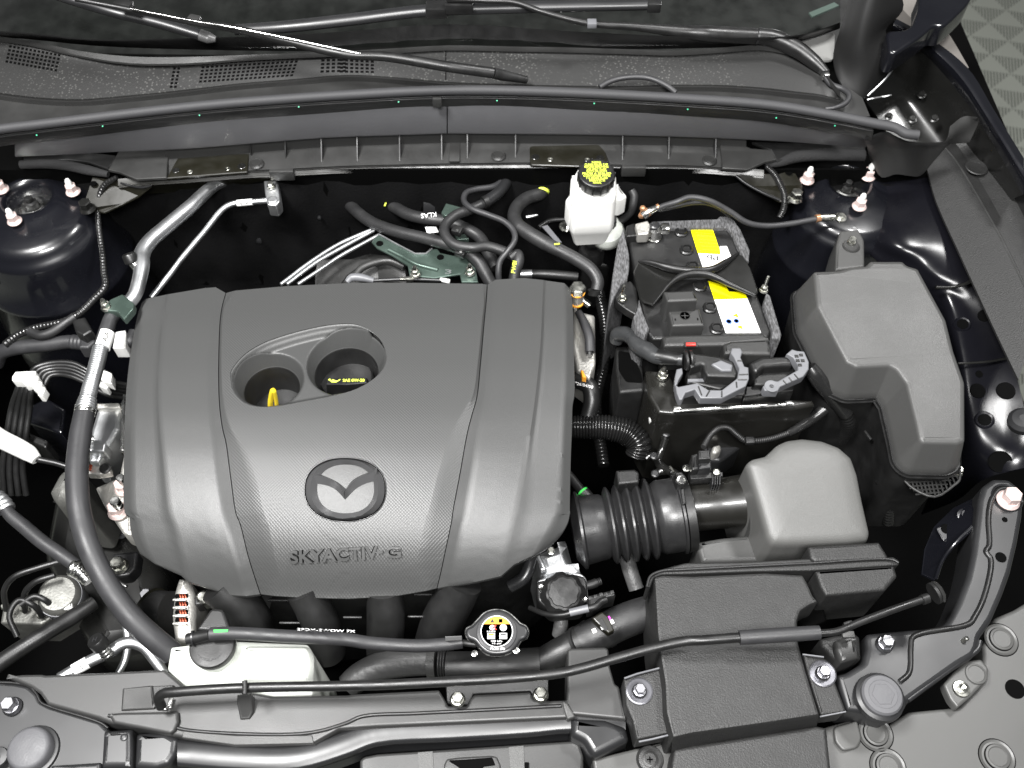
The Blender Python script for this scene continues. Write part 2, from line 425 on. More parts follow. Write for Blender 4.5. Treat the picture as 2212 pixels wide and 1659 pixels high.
# ================================================================ engine cover
cov = thing('engine_cover', 'large dark grey engine cover with knurled middle, oval emblem and two round wells', 'engine cover', (746, 950, -.09))
ZC = [(600, -.003), (640, 0), (700, .004), (800, .006), (900, .005), (980, .001), (1050, -.006), (1110, -.0145), (1160, -.024), (1210, -.038), (1250, -.053), (1300, -.076)]
def zc(y):
    if y <= ZC[0][0]: return ZC[0][1]
    for (a, p), (b, q) in zip(ZC, ZC[1:]):
        if y <= b: t = (y - a) / (b - a); return p + (q - p) * t
    return ZC[-1][1]
ZS = [zc(i) for i in range(1400)]
for _ in range(3): ZS = [sum(ZS[max(0, i - 18):i + 19]) / len(ZS[max(0, i - 18):i + 19]) for i in range(1400)]
def zs(y): return ZS[max(0, min(1399, int(round(y))))]
def column(pts, n):
    """pixel polyline with relative heights -> n world points"""
    v = cat_rom([Vector((p[0], p[1], p[2] if len(p) > 2 else 0)) for p in pts], 8)
    L = [0]
    for i in range(1, len(v)): L.append(L[-1] + (v[i].xy - v[i - 1].xy).length)
    out = []; j = 0
    for i in range(n):
        s = L[-1] * i / (n - 1)
        while j < len(v) - 2 and L[j + 1] < s: j += 1
        q = v[j].lerp(v[j + 1], (s - L[j]) / max(L[j + 1] - L[j], 1e-9))
        out.append((q.x, q.y, q.z))
    return out
def panel(cols, n, sub):
    C = [column(c, n) for c in cols]; g = []
    for j in range(n):
        row = []
        for a, b, s in zip(C, C[1:], sub):
            for k in range(s):
                t = k / s; x, y, dz = [a[j][i] + (b[j][i] - a[j][i]) * t for i in range(3)]; row.append(P(x, y, zs(y) + dz / 1000))
        x, y, dz = C[-1][j]; row.append(P(x, y, zs(y) + dz / 1000)); g.append(row)
    return g
def hang(g, deep, inn=.0):             # closes a panel with a rolled edge and skirt
    bm = bmesh.new(); V = [[bm.verts.new(p) for p in r] for r in g]; H, W = len(g), len(g[0])
    for j in range(H - 1):
        for i in range(W - 1): bm.faces.new((V[j][i], V[j][i + 1], V[j + 1][i + 1], V[j + 1][i]))
    loop = [V[0][i] for i in range(W)] + [V[j][-1] for j in range(1, H)] + [V[-1][i] for i in range(W - 2, -1, -1)] + [V[j][0] for j in range(H - 2, 0, -1)]
    base = [v.co.copy() for v in loop]
    prev = loop
    wy = [0] * (W - 1) + [0] * (H - 1) + [0] + [1] * (W - 1) + [0] * (H - 2)
    for i in range(W + H - 2, W + H - 2 + W): wy[i] = 1
    wx = [0] * len(loop)
    if inn > 0: wx[-(H - 2):] = [1] * (H - 2); wx[0] = 1; wx[W + H - 2 + W - 1] = 1
    if inn < 0: wx[W - 1:W + H - 1] = [1] * H
    for o, dz in deep:
        ring = [bm.verts.new(p + Vector((wx[i] * o * (1 if inn > 0 else -1), wy[i] * o, dz))) for i, p in enumerate(base)]; n = len(loop)
        for i in range(n): bm.faces.new((prev[i], prev[(i + 1) % n], ring[(i + 1) % n], ring[i]))
        prev = ring
    return bm
def lift(t, *zz):                      # 'x,y,dz' strings already carry /1000 heights; turn back to mm
    return [(p[0], p[1], (p[2] * 1000 if len(p) > 2 else 0)) for p in t]
seamL = b1('1440,250 1418,330 1404,420 1394,700 1396,900 1404,1010 1420,1120 1440,1200 1470,1420 1505,1659') + c1('1530,100 1580,300 1620,430 1660,550')
seamR = b2('948,197 942,300 930,420 905,700 882,915 850,1030 820,1150 775,1400 730,1640') + c2('722,80 680,280 655,400 628,512')
SD = lambda y: -2.2 - 2.8 * max(0, min(1, (y - 880) / 130))
def rel(pts, dz, dx=0, top=None, bot=None):
    p = [(q[0] + dx, q[1], SD(q[1])) for q in pts]
    if top: p[0] = (*top, dz)
    if bot: p[-1] = (*bot, dz)
    return p
crL = [(seamL[i][0] + o, seamL[i][1], .5) for i, o in enumerate([5, 5, 5, 6, 8, 12, 20, 32, 52, 60, 60, 56, 52, 50])]
crR = [(seamR[i][0] - o, seamR[i][1], .5) for i, o in enumerate([5, 5, 5, 6, 10, 22, 34, 46, 52, 56, 56, 52, 48])]
def fixends(c, t, b): c = list(c); c[0] = (*t, c[0][2]); c[-1] = (*b, c[-1][2]); return c
mid = lambda f: [(seamL[0][0] + (seamR[0][0] - seamL[0][0]) * f, 628 - 14 * f ** .8)]
cen = [rel(seamL, -2.2, 1), fixends(crL, b1('1500,235'), c1('1740,560')),
       [(620, 618, 1), (610, 720, 1), (605, 850, 1), (612, 1000, 1), (625, 1110, 1), (640, 1200, 1), (655, 1291, 1)],
       [(760, 611, 1.5), (755, 720, 1.5), (750, 850, 1.5), (748, 1000, 1.5), (748, 1110, 1.5), (750, 1200, 1.5), (752, 1293, 1.5)],
       [(900, 611, 1), (893, 720, 1), (885, 850, 1), (872, 1000, 1), (862, 1110, 1), (856, 1200, 1), (850, 1288, 1)],
       fixends(crR, b2('915,192'), c2('560,528')), rel(seamR, -2.2, -1)]
ROLL = [(.0, -.002), (.002, -.006), (.022, -.045)]
gc = panel(cen, 150, [3, 26, 34, 34, 26, 3])
pc0 = grid('tmp', gc, M['dimple'], None, t=0); BV0 = bvh_of(pc0); ORG.pop(pc0); bpy.data.objects.remove(pc0)
# the well opening, in world XY
opx = cW('75,690 150,560 270,440 470,320 700,235 950,165 1200,112 1430,88 1600,100 1750,165 1880,290 1950,470 1930,590 1860,690 1720,800 1560,880 1400,930 1150,985 900,1030 740,1062 600,1082 450,1086 300,1060 180,985 95,850')
opx = sm(opx, 5, True)
opw = [hit(BV0, x, y)[0] for x, y in opx]
def inside(p, poly):
    c = False; n = len(poly)
    for i in range(n):
        a, b = poly[i - 1], poly[i]
        if (a.y > p.y) != (b.y > p.y) and p.x < (b.x - a.x) * (p.y - a.y) / (b.y - a.y) + a.x: c = not c
    return c
def edge_d(p, poly):
    m = 9
    for i in range(len(poly)):
        a, b = poly[i - 1].xy, poly[i].xy; e = b - a; t = max(0, min(1, (p.xy - a).dot(e) / max(e.length_squared, 1e-12))); m = min(m, (a + e * t - p.xy).length)
    return m
bm = hang(gc, ROLL)
kill = [f for f in bm.faces if len(f.verts) == 4 and f.normal.z != -2 and inside(f.calc_center_median(), opw) and f.calc_center_median().z > -.03]
bmesh.ops.delete(bm, geom=kill, context='FACES')
opin = offs(opw, -.0006)
for v in [v for v in bm.verts if any(len(e.link_faces) == 1 for e in v.link_edges)]:
    best = min(range(len(opw)), key=lambda i: (opw[i].xy - v.co.xy).length_squared)
    bd = None
    for i in (best, (best + 1) % len(opw)):
        a, b = opw[i - 1].xy, opw[i].xy; e = b - a; t = max(0, min(1, (v.co.xy - a).dot(e) / max(e.length_squared, 1e-12))); q = a + e * t
        if bd is None or (q - v.co.xy).length < bd[0]: bd = ((q - v.co.xy).length, q)
    v.co.x, v.co.y = bd[1]
cpan = mk('centre_panel', bm, M['dimple'], cov, 32)
ss = lambda a, b, t: (lambda u: u * u * (3 - 2 * u))(max(0, min(1, (t - a) / (b - a))))
x0, x1 = min(p.x for p in opw) - .002, max(p.x for p in opw) + .002; y0, y1 = min(p.y for p in opw) - .002, max(p.y for p in opw) + .002
wells = []
for c, rl, ci, ri in (((*cW('560,800'), -.010), 74, (*cW('580,880'), -.028), 60), ((*cW('1475,585'), -.010), 86, (*cW('1470,690'), -.028), 69)):
    a, b = P(*c), P(*ci); wells.append((a, rl * pxm(a), b, ri * pxm(b)))
def wz(p):
    ed = edge_d(p, opw) * (1 if inside(p, opw) else -1)
    h = BV0.ray_cast(Vector((p.x, p.y, .3)), Vector((0, 0, -1)))[0]
    if h is None: return ed, None
    return ed, h.z - (.0012 if ed < 0 else .0012 + .0045 * ss(0, .005, ed) + .0062 * ss(.004, .011, ed))
st = .0011; nx, ny = int((x1 - x0) / st) + 1, int((y1 - y0) / st) + 1; bm = bmesh.new(); V = {}
for j in range(ny):
    for i in range(nx):
        p = Vector((x0 + i * st, y0 + j * st, 0)); ed, z = wz(p)
        if ed < -.0022 or z is None: continue
        skip = False
        for a, ra, b, rb in wells:
            d = (p.xy - a.xy).length
            if d < ra - st * .75: skip = True
            elif d < ra + st * .75: e = (p.xy - a.xy) * (ra / d); p = Vector((a.x + e.x, a.y + e.y, 0)); z -= .0006
        if skip: continue
        V[i, j] = bm.verts.new((p.x, p.y, z))
for (i, j) in list(V):
    q = [(i, j), (i + 1, j), (i + 1, j + 1), (i, j + 1)]
    if all(k in V for k in q): bm.faces.new([V[k] for k in q])
rw = mk('recessed_well', bm, M['cover'], cov, 50)
for a, ra, b, rb in wells:
    zl = BV0.ray_cast(Vector((a.x, a.y + ra * .8, .3)), Vector((0, 0, -1)))[0].z - .0121
    n_ = 72; rg = [[] for _ in range(8)]
    for i in range(n_):
        u = Vector((math.cos(6.28319 * i / n_), math.sin(6.28319 * i / n_), 0)); ed, z = wz(a + u * ra)
        zi = zl if ed < .001 or z is None else z - .0004
        if ed < .001: zi = min(zl, (z or zl) - .003)
        for k, (r0, zz_, t) in enumerate(((ra + .0012, zi - .0015, 0), (ra + .0006, zi - .0001, 0), (ra, zi - .0005, 0), (ra - .0015, zi - .002, .08), (rb + .001, b.z + .0012, 1), (rb, b.z, 1), (rb - .0012, b.z - .002, 1), (rb - .0016, b.z - .09, 1))):
            o = a.lerp(b, t); rg[k].append(Vector((o.x + u.x * r0, o.y + u.y * r0, zz_)))
    mk('well_cone', ringmesh(rg[:6], False, False), M['cover'], rw, 40); mk('well_tube', ringmesh(rg[5:], False, False), M['dark'], rw, 40)
# side panels
left = [b1('905,310,-13 880,380,-13 860,470,-13 845,560,-13 830,650,-13 812,800,-13 800,950,-13 792,1150,-13 790,1300,-13 800,1659,-13') + c1('818,40,-13 832,140,-13 862,230,-13 890,285,-13'),
        b1('930,288,-5.5 905,370,-5.5 885,560,-5.5 862,800,-5.5 850,950,-5.5 842,1150,-5.5 842,1300,-5.5 852,1659,-5.5') + c1('872,60,-5.5 892,160,-5.5 930,260,-5.5 985,352,-5.5'),
        b1('1055,262,-1.9 1025,420,-1.9 1005,600,-1.9 990,900,-1.9 1003,1150,-1.9 1012,1300,-1.9 1035,1659,-1.9') + c1('1062,100,-1.9 1105,270,-1.9 1150,425,-1.9'),
        b1('1075,258,0.6 1050,420,0.6 1025,600,0.6 1012,900,0.6 1025,1150,0.6 1042,1300,0.6 1085,1659,0.6') + c1('1112,100,0.6 1150,260,0.6 1200,470,0.6'),
        b1('1300,220,1 1275,400,1 1255,700,1 1258,1000,1 1290,1300,1 1340,1659,1') + c1('1380,200,1 1450,450,.5 1480,557,.5'),
        b1('1375,214,.5 1345,420,.5 1325,700,.5 1330,950,.5 1355,1150,.5 1382,1400,.5 1420,1659,.5') + c1('1450,150,.5 1520,400,.5 1570,562,.5'),
        [(x - 1, y, SD(y) / 1000) for x, y in seamL]]
right = [[(x + 1, y, SD(y) / 1000) for x, y in seamR],
         b2('1000,166,.5 985,300,.5 975,500,.5 950,800,.5 920,1000,.5 880,1250,.5 840,1500,.5 815,1659,.5') + c2('795,100,.5 750,300,.5 715,495,.5'),
         b2('1180,155,1 1165,400,1 1150,600,1 1120,900,1 1080,1150,1 1030,1450,1 985,1659,1') + c2('960,100,1 920,300,.5 880,470,.5'),
         b2('1305,168,1 1298,350,1 1285,600,1 1255,900,1 1220,1150,1 1170,1450,1 1125,1659,1') + c2('1105,100,1 1065,280,.5 1035,435,.5'),
         b2('1325,172,-1.9 1315,350,-1.9 1305,600,-1.9 1280,900,-1.9 1250,1150,-1.9 1230,1450,-1.9 1205,1659,-1.9') + c2('1190,100,-1.9 1150,240,-1.9 1120,360,-1.9'),
         b2('1440,188,-5.5 1445,350,-5.5 1445,600,-5.5 1440,900,-5.5 1430,1150,-5.5 1420,1400,-5.5 1405,1659,-5.5') + c2('1390,60,-5.5 1330,170,-5.5 1250,298,-5.5'),
         b2('1480,230,-13 1493,350,-13 1500,650,-13 1503,900,-13 1492,960,-13 1486,1150,-13 1480,1300,-13 1474,1659,-13') + c2('1476,20,-13 1462,90,-13 1420,165,-13 1340,245,-13')]
EDGE = [(-.0004, -.003), (.001, -.008), (.025, -.055)]
pl = mk('side_panel', hang(panel([lift(c) for c in left], 90, [3, 6, 3, 8, 4, 3]), EDGE, 1), M['cover'], cov, 32)
pr = mk('side_panel', hang(panel([lift(c) for c in right], 90, [3, 5, 5, 3, 6, 3]), EDGE, -1), M['cover'], cov, 32)
BC = bvh_of(cpan)
# emblem: oval ring with a winged V
def sup(cx, cy, rx, ry, e=2.25, n=72):
    return [(cx + rx * math.copysign(abs(math.cos(t)) ** (2 / e), math.cos(t)), cy + ry * math.copysign(abs(math.sin(t)) ** (2 / e), math.sin(t))) for t in [2 * math.pi * i / n for i in range(n)]]
def eE(l): return [cE('%f,%f' % p) for p in l]
def ringband(rings):
    bm = bmesh.new(); RR = []
    for pts, h in rings:
        RR.append([bm.verts.new((lambda q: q[0] + q[1] * h)(hit(BC, x, y))) for x, y in pts])
    n = len(RR[0])
    for a, b in zip(RR, RR[1:]):
        for i in range(n): bm.faces.new((a[i], a[(i + 1) % n], b[(i + 1) % n], b[i]))
    return bm
emb = mk('emblem', ringband([(eE(sup(808, 570, 560, 442)), -.0004), (eE(sup(808, 572, 548, 430)), .0014), (eE(sup(808, 575, 535, 412)), .0014), (eE(sup(806, 575, 532, 410)), -.001), (eE(sup(806, 575, 528, 408)), .001), (eE(sup(808, 578, 452, 384)), .0075), (eE(sup(812, 562, 384, 328)), .0015), (eE(sup(812, 562, 380, 324)), -.0005)]), M['satem'], cov, 20)
mk('emblem_plate', ringband([(eE(sup(812, 562, 384, 328)), .0006), (eE(sup(812, 562, 300, 250)), .0008), (eE(sup(812, 562, 100, 80)), .0008), (eE(sup(812, 562, 5, 4)), .0008)]), M['cover'], emb, 30)
def vband(up, mid_, lo):
    bm = bmesh.new(); rows = []
    for s, h in ((up, .0008), (mid_, .0075), (lo, .0008)):
        p = sm(cE(s), 6); rows.append([bm.verts.new((lambda q: q[0] + q[1] * h)(hit(BC, x, y))) for x, y in p])
    for a, b in zip(rows, rows[1:]):
        for i in range(len(a) - 1): bm.faces.new((a[i], a[i + 1], b[i + 1], b[i]))
    return bm
mk('emblem_wing', vband('370,318 490,372 620,428 720,482 815,560', '380,400 520,422 640,465 730,522 802,630', '415,490 560,518 660,560 740,632 806,708'), M['satem'], emb, 20)
mk('emblem_wing', vband('1240,262 1120,338 1000,388 900,450 815,560', '1240,362 1090,398 980,442 890,520 810,630', '1205,460 1090,490 970,550 890,622 806,708'), M['satem'], emb, 20)
for m_, h_, bo_ in ((M['deep'], .0007, .055), (M['smooth'], .0036, .028)):
    nm = 'lettering' if h_ > .001 else 'lettering_shade'  # larger black letters put the shade round the lettering into colour
    txt(nm, 'SKYACTIV', (*cE('660,1440'), 0), 27.5, m_, cov, ang=3.2, width=cE('1250,0')[0] - cE('62,0')[0], bvh=BC, h=h_, bold=bo_)
    txt(nm, '-', (*cE('1280,1405'), 0), 5, m_, cov, ang=3.2, width=12, bvh=BC, h=h_, bold=bo_ * .5)
    txt(nm, 'G', (*cE('1450,1405'), 0), 24, m_, cov, ang=3.2, width=cE('1562,0')[0] - cE('1340,0')[0], bvh=BC, h=h_, bold=bo_)
mk('emblem_shade_ring', ringband([(eE(sup(808, 575, 546, 424)), .0017), (eE(sup(808, 575, 532, 410)), .0017)]), M['deep'], emb, 30)  # black band painted round the emblem for its shadow gap
# dipstick and filler cap in the wells
ds = thing('oil_dipstick', 'yellow loop handle of the oil dipstick standing in the smaller round well', 'dipstick', (*cW('595,960'), -.06))
tube('handle_loop', [(*cW('560,1120'), -.075), (*cW('562,1010'), -.055), (*cW('592,885'), -.03), (*cW('625,1000'), -.052), (*cW('640,1120'), -.075)], [6, 6, 5.5, 4.5, 4.5], M['yel'], ds, n=10)
oc = thing('oil_filler_cap', 'black oil filler cap with yellow print sitting in the larger round well', 'cap', (*cW('1460,830'), -.08))
lathe('cap_base', (*cW('1480,800'), -.07), [(58, 0), (58, 14), (54, 18)], M['black'], oc, n=32)
gp = world(cW('1222,745 1712,735 1712,795 1480,815 1225,812'), -.036)
mk('grip_bar', ringmesh([[q + Vector((0, 0, dz)) for q in offs(gp, o)] for o, dz in ((-.001, 0), (0, -.001), (.0015, -.014), (.0015, -.034))]), M['black'], oc)
txt('lettering', 'SAE 0W-20', (*cW('1555,768'), -.036), 6.2, M['yeltx'], oc, ang=.5, width=47, bold=.02)
emboss('oil_can_symbol', [cW('1252,758 1272,748 1290,770 1300,772 1302,757 1320,757 1322,768 1360,772 1395,752 1395,762 1350,792 1290,792 1275,775 1256,768')], .0004, M['yeltx'], oc, z=-.036)
# ================================================================ setting
def carpet_mat():
    m = mat('grey_carpet_tile', (.16, .17, .15), .95); nt = m.node_tree; b = nt.nodes['Principled BSDF']; L = nt.links.new
    def N(t, **k):
        n = nt.nodes.new(t)
        for a, v in k.items(): setattr(n, a, v)
        return n
    tc = nt.nodes['Texture Coordinate']; mp = N('ShaderNodeMapping'); mp.inputs['Rotation'].default_value = (0, 0, R(14)); L(tc.outputs['Object'], mp.inputs[0])
    sp = N('ShaderNodeSeparateXYZ'); L(mp.outputs[0], sp.inputs[0])
    def math_(op, a, v=None, w=None):
        n = N('ShaderNodeMath', operation=op)
        for i, q in enumerate((a, v, w)):
            if q is None: continue
            if isinstance(q, (int, float)): n.inputs[i].default_value = q
            else: L(q, n.inputs[i])
        return n.outputs[0]
    u = math_('DIVIDE', sp.outputs['X'], .105); v = math_('DIVIDE', sp.outputs['Y'], .075)
    fv = math_('FRACT', v); row = math_('MULTIPLY', math_('FLOOR', v), .5)
    fu = math_('FRACT', math_('ADD', u, row)); tri = math_('MULTIPLY', math_('ABSOLUTE', math_('SUBTRACT', fu, .5)), 2)
    mask = math_('LESS_THAN', tri, fv)
    rib = math_('GREATER_THAN', math_('FRACT', math_('DIVIDE', sp.outputs['X'], .0085)), .45)
    k = math_('MULTIPLY', mask, rib)
    mx = N('ShaderNodeMixRGB'); mx.inputs[1].default_value = (.2, .21, .185, 1); mx.inputs[2].default_value = (.085, .09, .078, 1); L(k, mx.inputs[0]); L(mx.outputs[0], b.inputs['Base Color'])
    return m
def slab(name, x0, x1, y0, y1, z, m):
    bm = bmesh.new(); v = [bm.verts.new(p) for p in ((x0, y0, z), (x1, y0, z), (x1, y1, z), (x0, y1, z))]; bm.faces.new(v)
    return tag(mk(name, bm, m), kind='structure')
slab('carpet_floor', -4, 4, -3, 5, -.8, carpet_mat())
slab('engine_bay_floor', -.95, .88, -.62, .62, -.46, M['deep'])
def wallslab(name, a, b, z0, z1, m):
    bm = bmesh.new(); d = Vector((b[1] - a[1], a[0] - b[0], 0)).normalized() * .004
    pts = [Vector((*a, z)) for z in (z0, z1)] + [Vector((*b, z)) for z in (z1, z0)]
    ringmesh([pts, [p + d for p in pts]], bm=bm); return tag(mk(name, bm, m), kind='structure')
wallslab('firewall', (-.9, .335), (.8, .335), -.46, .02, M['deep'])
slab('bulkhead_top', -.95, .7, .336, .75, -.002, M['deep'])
fi = thing('firewall_insulation', 'black padded insulation on the firewall behind the engine hoses', 'insulation', (1000, 480, -.3))
g = []
for j in range(24):
    row = []
    for i in range(60):
        x = -.62 + i * .0215; z = .0 - j * .018; row.append(Vector((x, .329 - .01 * abs(math.sin(i * .55)) * abs(math.sin(j * .5 + .4)) - .004 * math.sin(i * 1.7 + j), z)))
    g.append(row)
grid('padding', g, mat('black_insulation', (.003, .003, .0032), .85, bump=.6, scale=300, spec=.1), fi, t=0)
for p, r in (((620, 420, -.02), 5), ((690, 470, -.06), 4), ((560, 520, -.1), 6), ((1000, 430, -.03), 5)): lathe('pad_stud', p, [(r, -2), (r, 3), (r * .5, 4)], M['sat'], fi, axis=(0, -1, .1), n=12)
# ================================================================ windscreen, dashboard
def glass_mat():
    m = bpy.data.materials.new('windscreen_glass'); m.use_nodes = True; nt = m.node_tree; nt.nodes.clear(); L = nt.links.new
    o = nt.nodes.new('ShaderNodeOutputMaterial'); mx = nt.nodes.new('ShaderNodeMixShader'); t = nt.nodes.new('ShaderNodeBsdfTransparent'); g = nt.nodes.new('ShaderNodeBsdfGlossy')
    t.inputs[0].default_value = (.72, .75, .72, 1); g.inputs['Roughness'].default_value = .04; f = nt.nodes.new('ShaderNodeFresnel'); f.inputs[0].default_value = 1.5
    L(f.outputs[0], mx.inputs[0]); L(t.outputs[0], mx.inputs[1]); L(g.outputs[0], mx.inputs[2]); L(mx.outputs[0], o.inputs[0]); return m
ws = thing('windscreen', 'dark sloping windscreen glass behind the wipers', 'windscreen', (900, 90, .125))
botg = [(-80, 70), (60, 78), (200, 92), (400, 100), (700, 104), (965, 98), (1250, 100), (1480, 98), (1640, 92), (1740, 80), (1815, 55)]
topg = [(x * 1.0, -130) for x, _ in botg]
sheet('glass', [[(x, y, .2) for x, y in topg], [(x, y, .128) for x, y in botg]], glass_mat(), ws, t=0, sx=3)
sheet('black_border', [[(x, y - 46 * min(1, max(.15, 1 - abs(x - 960) / 900)), .127 + .0005 * 46) for x, y in botg], [(x, y + 4, .122) for x, y in botg]], M['black'], ws, t=.002, sx=3)
dash = thing('dashboard', 'dark grey dashboard top seen through the windscreen', 'dashboard', (900, -20, .02))
sheet('dash_top', [[(-120, -300, .12), (700, -300, .12), (1500, -300, .12), (1950, -300, .12)], [(-120, -60, .07), (700, -60, .07), (1500, -60, .07), (1950, -60, .07)], [(-120, 110, .04), (700, 120, .04), (1500, 110, .04), (1900, 100, .04)]], M['dark'], dash, sx=3, sy=2)
emboss('number_plate_strip', [a3('838,88 1000,22 1030,42 860,115')], .002, mat('pale_label_strip', (.1, .13, .12), .5), dash, z=.085)
# ================================================================ cowl
cw = thing('windscreen_cowl', 'dark grey cowl with dried water spots and square vent holes below the windscreen', 'cowl panel', (800, 160, .09))
cx = [-50, 60, 170, 280, 400, 520, 650, 750, 860, 966, 1100, 1230, 1350, 1462, 1560, 1650, 1720, 1775, 1815]
def lerp_tab(tab, x):
    if x <= tab[0][0]: return tab[0][1]
    for (a, p), (b, q) in zip(tab, tab[1:]):
        if x <= b: t = (x - a) / (b - a); return p + (q - p) * (t * t * (3 - 2 * t) * .5 + t * .5)
    return tab[-1][1]
T0 = [(-50, 74), (80, 90), (180, 112), (280, 123), (400, 124), (520, 120), (650, 115), (750, 111), (965, 99), (1200, 103), (1462, 110), (1560, 104), (1640, 98), (1707, 108), (1767, 146), (1815, 200)]
TF = [(-50, 196), (0, 203), (100, 217), (200, 217), (370, 198), (540, 180), (750, 163), (830, 164), (890, 174), (1000, 181), (1200, 187), (1350, 188), (1462, 185), (1580, 186), (1760, 203), (1815, 216)]
TS = [(-60, 291), (0, 279), (150, 261), (300, 243), (450, 227), (600, 215), (750, 205), (968, 195), (1206, 199), (1480, 213), (1665, 227), (1800, 249), (1886, 266), (1935, 276), (1956, 288), (1984, 292)]
sheet('lip_strip', [[(x, lerp_tab(T0, x) - 1, .128) for x in cx], [(x, lerp_tab(T0, x) + 6 + 8 * math.exp(-((x - 330) / 170) ** 2), .124) for x in cx]], M['plas'], cw, sx=3)
rows = []
for k, (t, dz) in enumerate(((0, .122), (.08, .117), (.5, .114), (.97, .109))):
    rows.append([(x, (lerp_tab(T0, x) + 6) * (1 - t) + lerp_tab(TF, x) * t, dz) for x in cx])
cb = sheet('grille_panel', rows, M['spot'], cw, sx=4, sy=4)
sheet('front_lip', [[(x, lerp_tab(TF, x) - 1, .109) for x in cx], [(x, lerp_tab(TF, x) + 3, .114) for x in cx], [(x, lerp_tab(TF, x) + 12, .107) for x in cx], [(x, max(lerp_tab(TS, x) - 6, lerp_tab(TF, x) + 14), .11) for x in cx]], M['plas'], cw, sx=4, sharp=70)
BW = bvh_of(cb)
for xx in (a2('684,0')[0],): emboss('panel_seam', [[(xx - 1, y) for y in range(106, 184, 6)] + [(xx + 1, y) for y in range(178, 100, -6)]], .0003, M['deep'], cw, bvh=BW)
def vent(quad, nx, ny):                # near-black chips laid on the cowl, hole shade put into their colour
    q = [Vector(p) for p in quad]
    at = lambda u, v: (q[0] * (1 - u) + q[1] * u) * (1 - v) + (q[3] * (1 - u) + q[2] * u) * v
    hole = []
    for i in range(nx):
        for j in range(ny):
            a, b = (i + .2) / nx, (i + .8) / nx; c, d = (j + .22) / ny, (j + .8) / ny
            hole.append([tuple(at(a, c)), tuple(at(b, c)), tuple(at(b, d)), tuple(at(a, d))])
    bm = bmesh.new()
    for h in hole:                     # each hole is a thin black chip on the surface
        top = []; bot = []
        for p in h: w_, n_ = hit(BW, *p); top.append(w_ + n_ * .0003); bot.append(w_ - n_ * .0002)
        ringmesh([top, bot], bm=bm)
    return tag(mk('vent_holes', bm, M['deep'], cw, 30), kind='stuff')
vent(a1('62,258 400,318 365,462 28,402'), 13, 6)
vent(a1('1105,402 1160,402 1130,565 1075,565'), 2, 7)
vent(a1('1285,396 1915,360 1870,490 1262,532'), 21, 6)
vent(a1('2045,352 2212,345 2212,462 2035,468') , 5, 5)
vent(a2('2,345 232,362 232,470 2,468'), 7, 5)
# ================================================================ bonnet seal
se = thing('bonnet_seal', 'long black rubber bonnet seal running across the back of the engine bay', 'rubber seal', (966, 200, .1))
sx_ = [-60, 0, 80, 150, 300, 450, 600, 750, 968, 1206, 1480, 1665, 1800, 1886, 1935, 1956, 1984]
tube('bulb', [(x, lerp_tab(TS, x), .125) for x in sx_], 10.5, mat('seal_rubber', (.032, .032, .034), .62, bump=.3, scale=800, spec=.35), se, n=16, seg=6)
for o, z, r in ((13, .115, 2.5), (17, .112, 2.5)):
    tube('seal_rib', [(x, lerp_tab(TS, x) + o, z) for x in sx_[:-3]], r, M['rub'], se, n=8, seg=6)
sheet('carrier', [[(x, lerp_tab(TS, x) + 8, .118) for x in sx_[:-3]], [(x, lerp_tab(TS, x) + 20, .111) for x in sx_[:-3]], [(x, lerp_tab(TS, x) + 33, .098) for x in sx_[:-3]]], M['dark'], se, sx=4)
for x, y in [a1('235,862'), a1('655,805'), a1('1272,735'), a1('1905,682'), a2('383,650'), a2('1010,642'), a2('1630,660'), a3('68,697'), a3('632,752'), a3('1006,802')]:
    lathe('green_paint_dot', (x, y, .114), [(1.7, 0), (1.6, 1)], M['teal'], se, axis=(0, -.6, .8), n=8)
box('clip', (*a2('630,650'), .112), 20, 10, 24, M['plas'], se)
# ================================================================ cowl front panels, shelf
TB = [(-60, 345), (30, 336), (340, 322), (750, 293), (968, 286), (1206, 288), (1462, 292), (1666, 302), (1880, 316)]
TE = [(250, 391), (295, 387), (359, 383), (532, 370), (750, 359), (968, 354), (1138, 352), (1358, 357), (1481, 358), (1615, 366), (1660, 372)]
def strip(name, xs, m, parent):
    return sheet(name, [[(x, lerp_tab(TS, x) + 24, .104) for x in xs], [(x, lerp_tab(TB, x) - 3, .062) for x in xs], [(x, lerp_tab(TB, x), .058) for x in xs]], m, parent, t=.002, sx=3)
cf = thing('cowl_front_trim', 'two-piece dark grey trim under the bonnet seal with gusseted shelf and push clips', 'trim panel', (966, 330, .03))
cfm = mat('smooth_grey_plastic', (.075, .075, .079), .45, bump=.2, scale=900, var=.06)
strip('trim_panel', [32, 120, 250, 400, 550, 700, 850, 964.8], cfm, cf); strip('trim_panel', [967.2, 1100, 1250, 1400, 1550, 1700, 1800, 1872], cfm, cf)
xs = [357, 420, 530, 640, 750, 860, 968, 1060, 1138, 1250, 1358, 1481, 1560, 1612]
shelf = sheet('shelf', [[(x, lerp_tab(TB, x) + 1, .05) for x in xs], [(x, lerp_tab(TB, x) + 20, .036) for x in xs], [(x, lerp_tab(TB, x) + 22, .034) for x in xs], [(x, lerp_tab(TE, x) - 1, .03) for x in xs], [(x, lerp_tab(TE, x), .026) for x in xs]], M['plas'], cf, sx=3, sharp=30)
def gusset(x, bottom, parent):
    yb = lerp_tab(TB, x)
    pts = [P(x, yb + 2, .05), P(x, yb + 20, .036), P(x, bottom, .031), ]
    tp = P(x, yb + 2, .05); fr = P(x, bottom, .031)
    bm = bmesh.new(); d = Vector((.0007, 0, 0))
    tri = [tp + Vector((0, -.002, .003)), Vector((fr.x, fr.y, fr.z)), Vector((fr.x, tp.y, fr.z - .004))]
    ringmesh([[p - d for p in tri], [p + d for p in tri]], bm=bm); return mk('gusset', bm, M['dark'], parent)
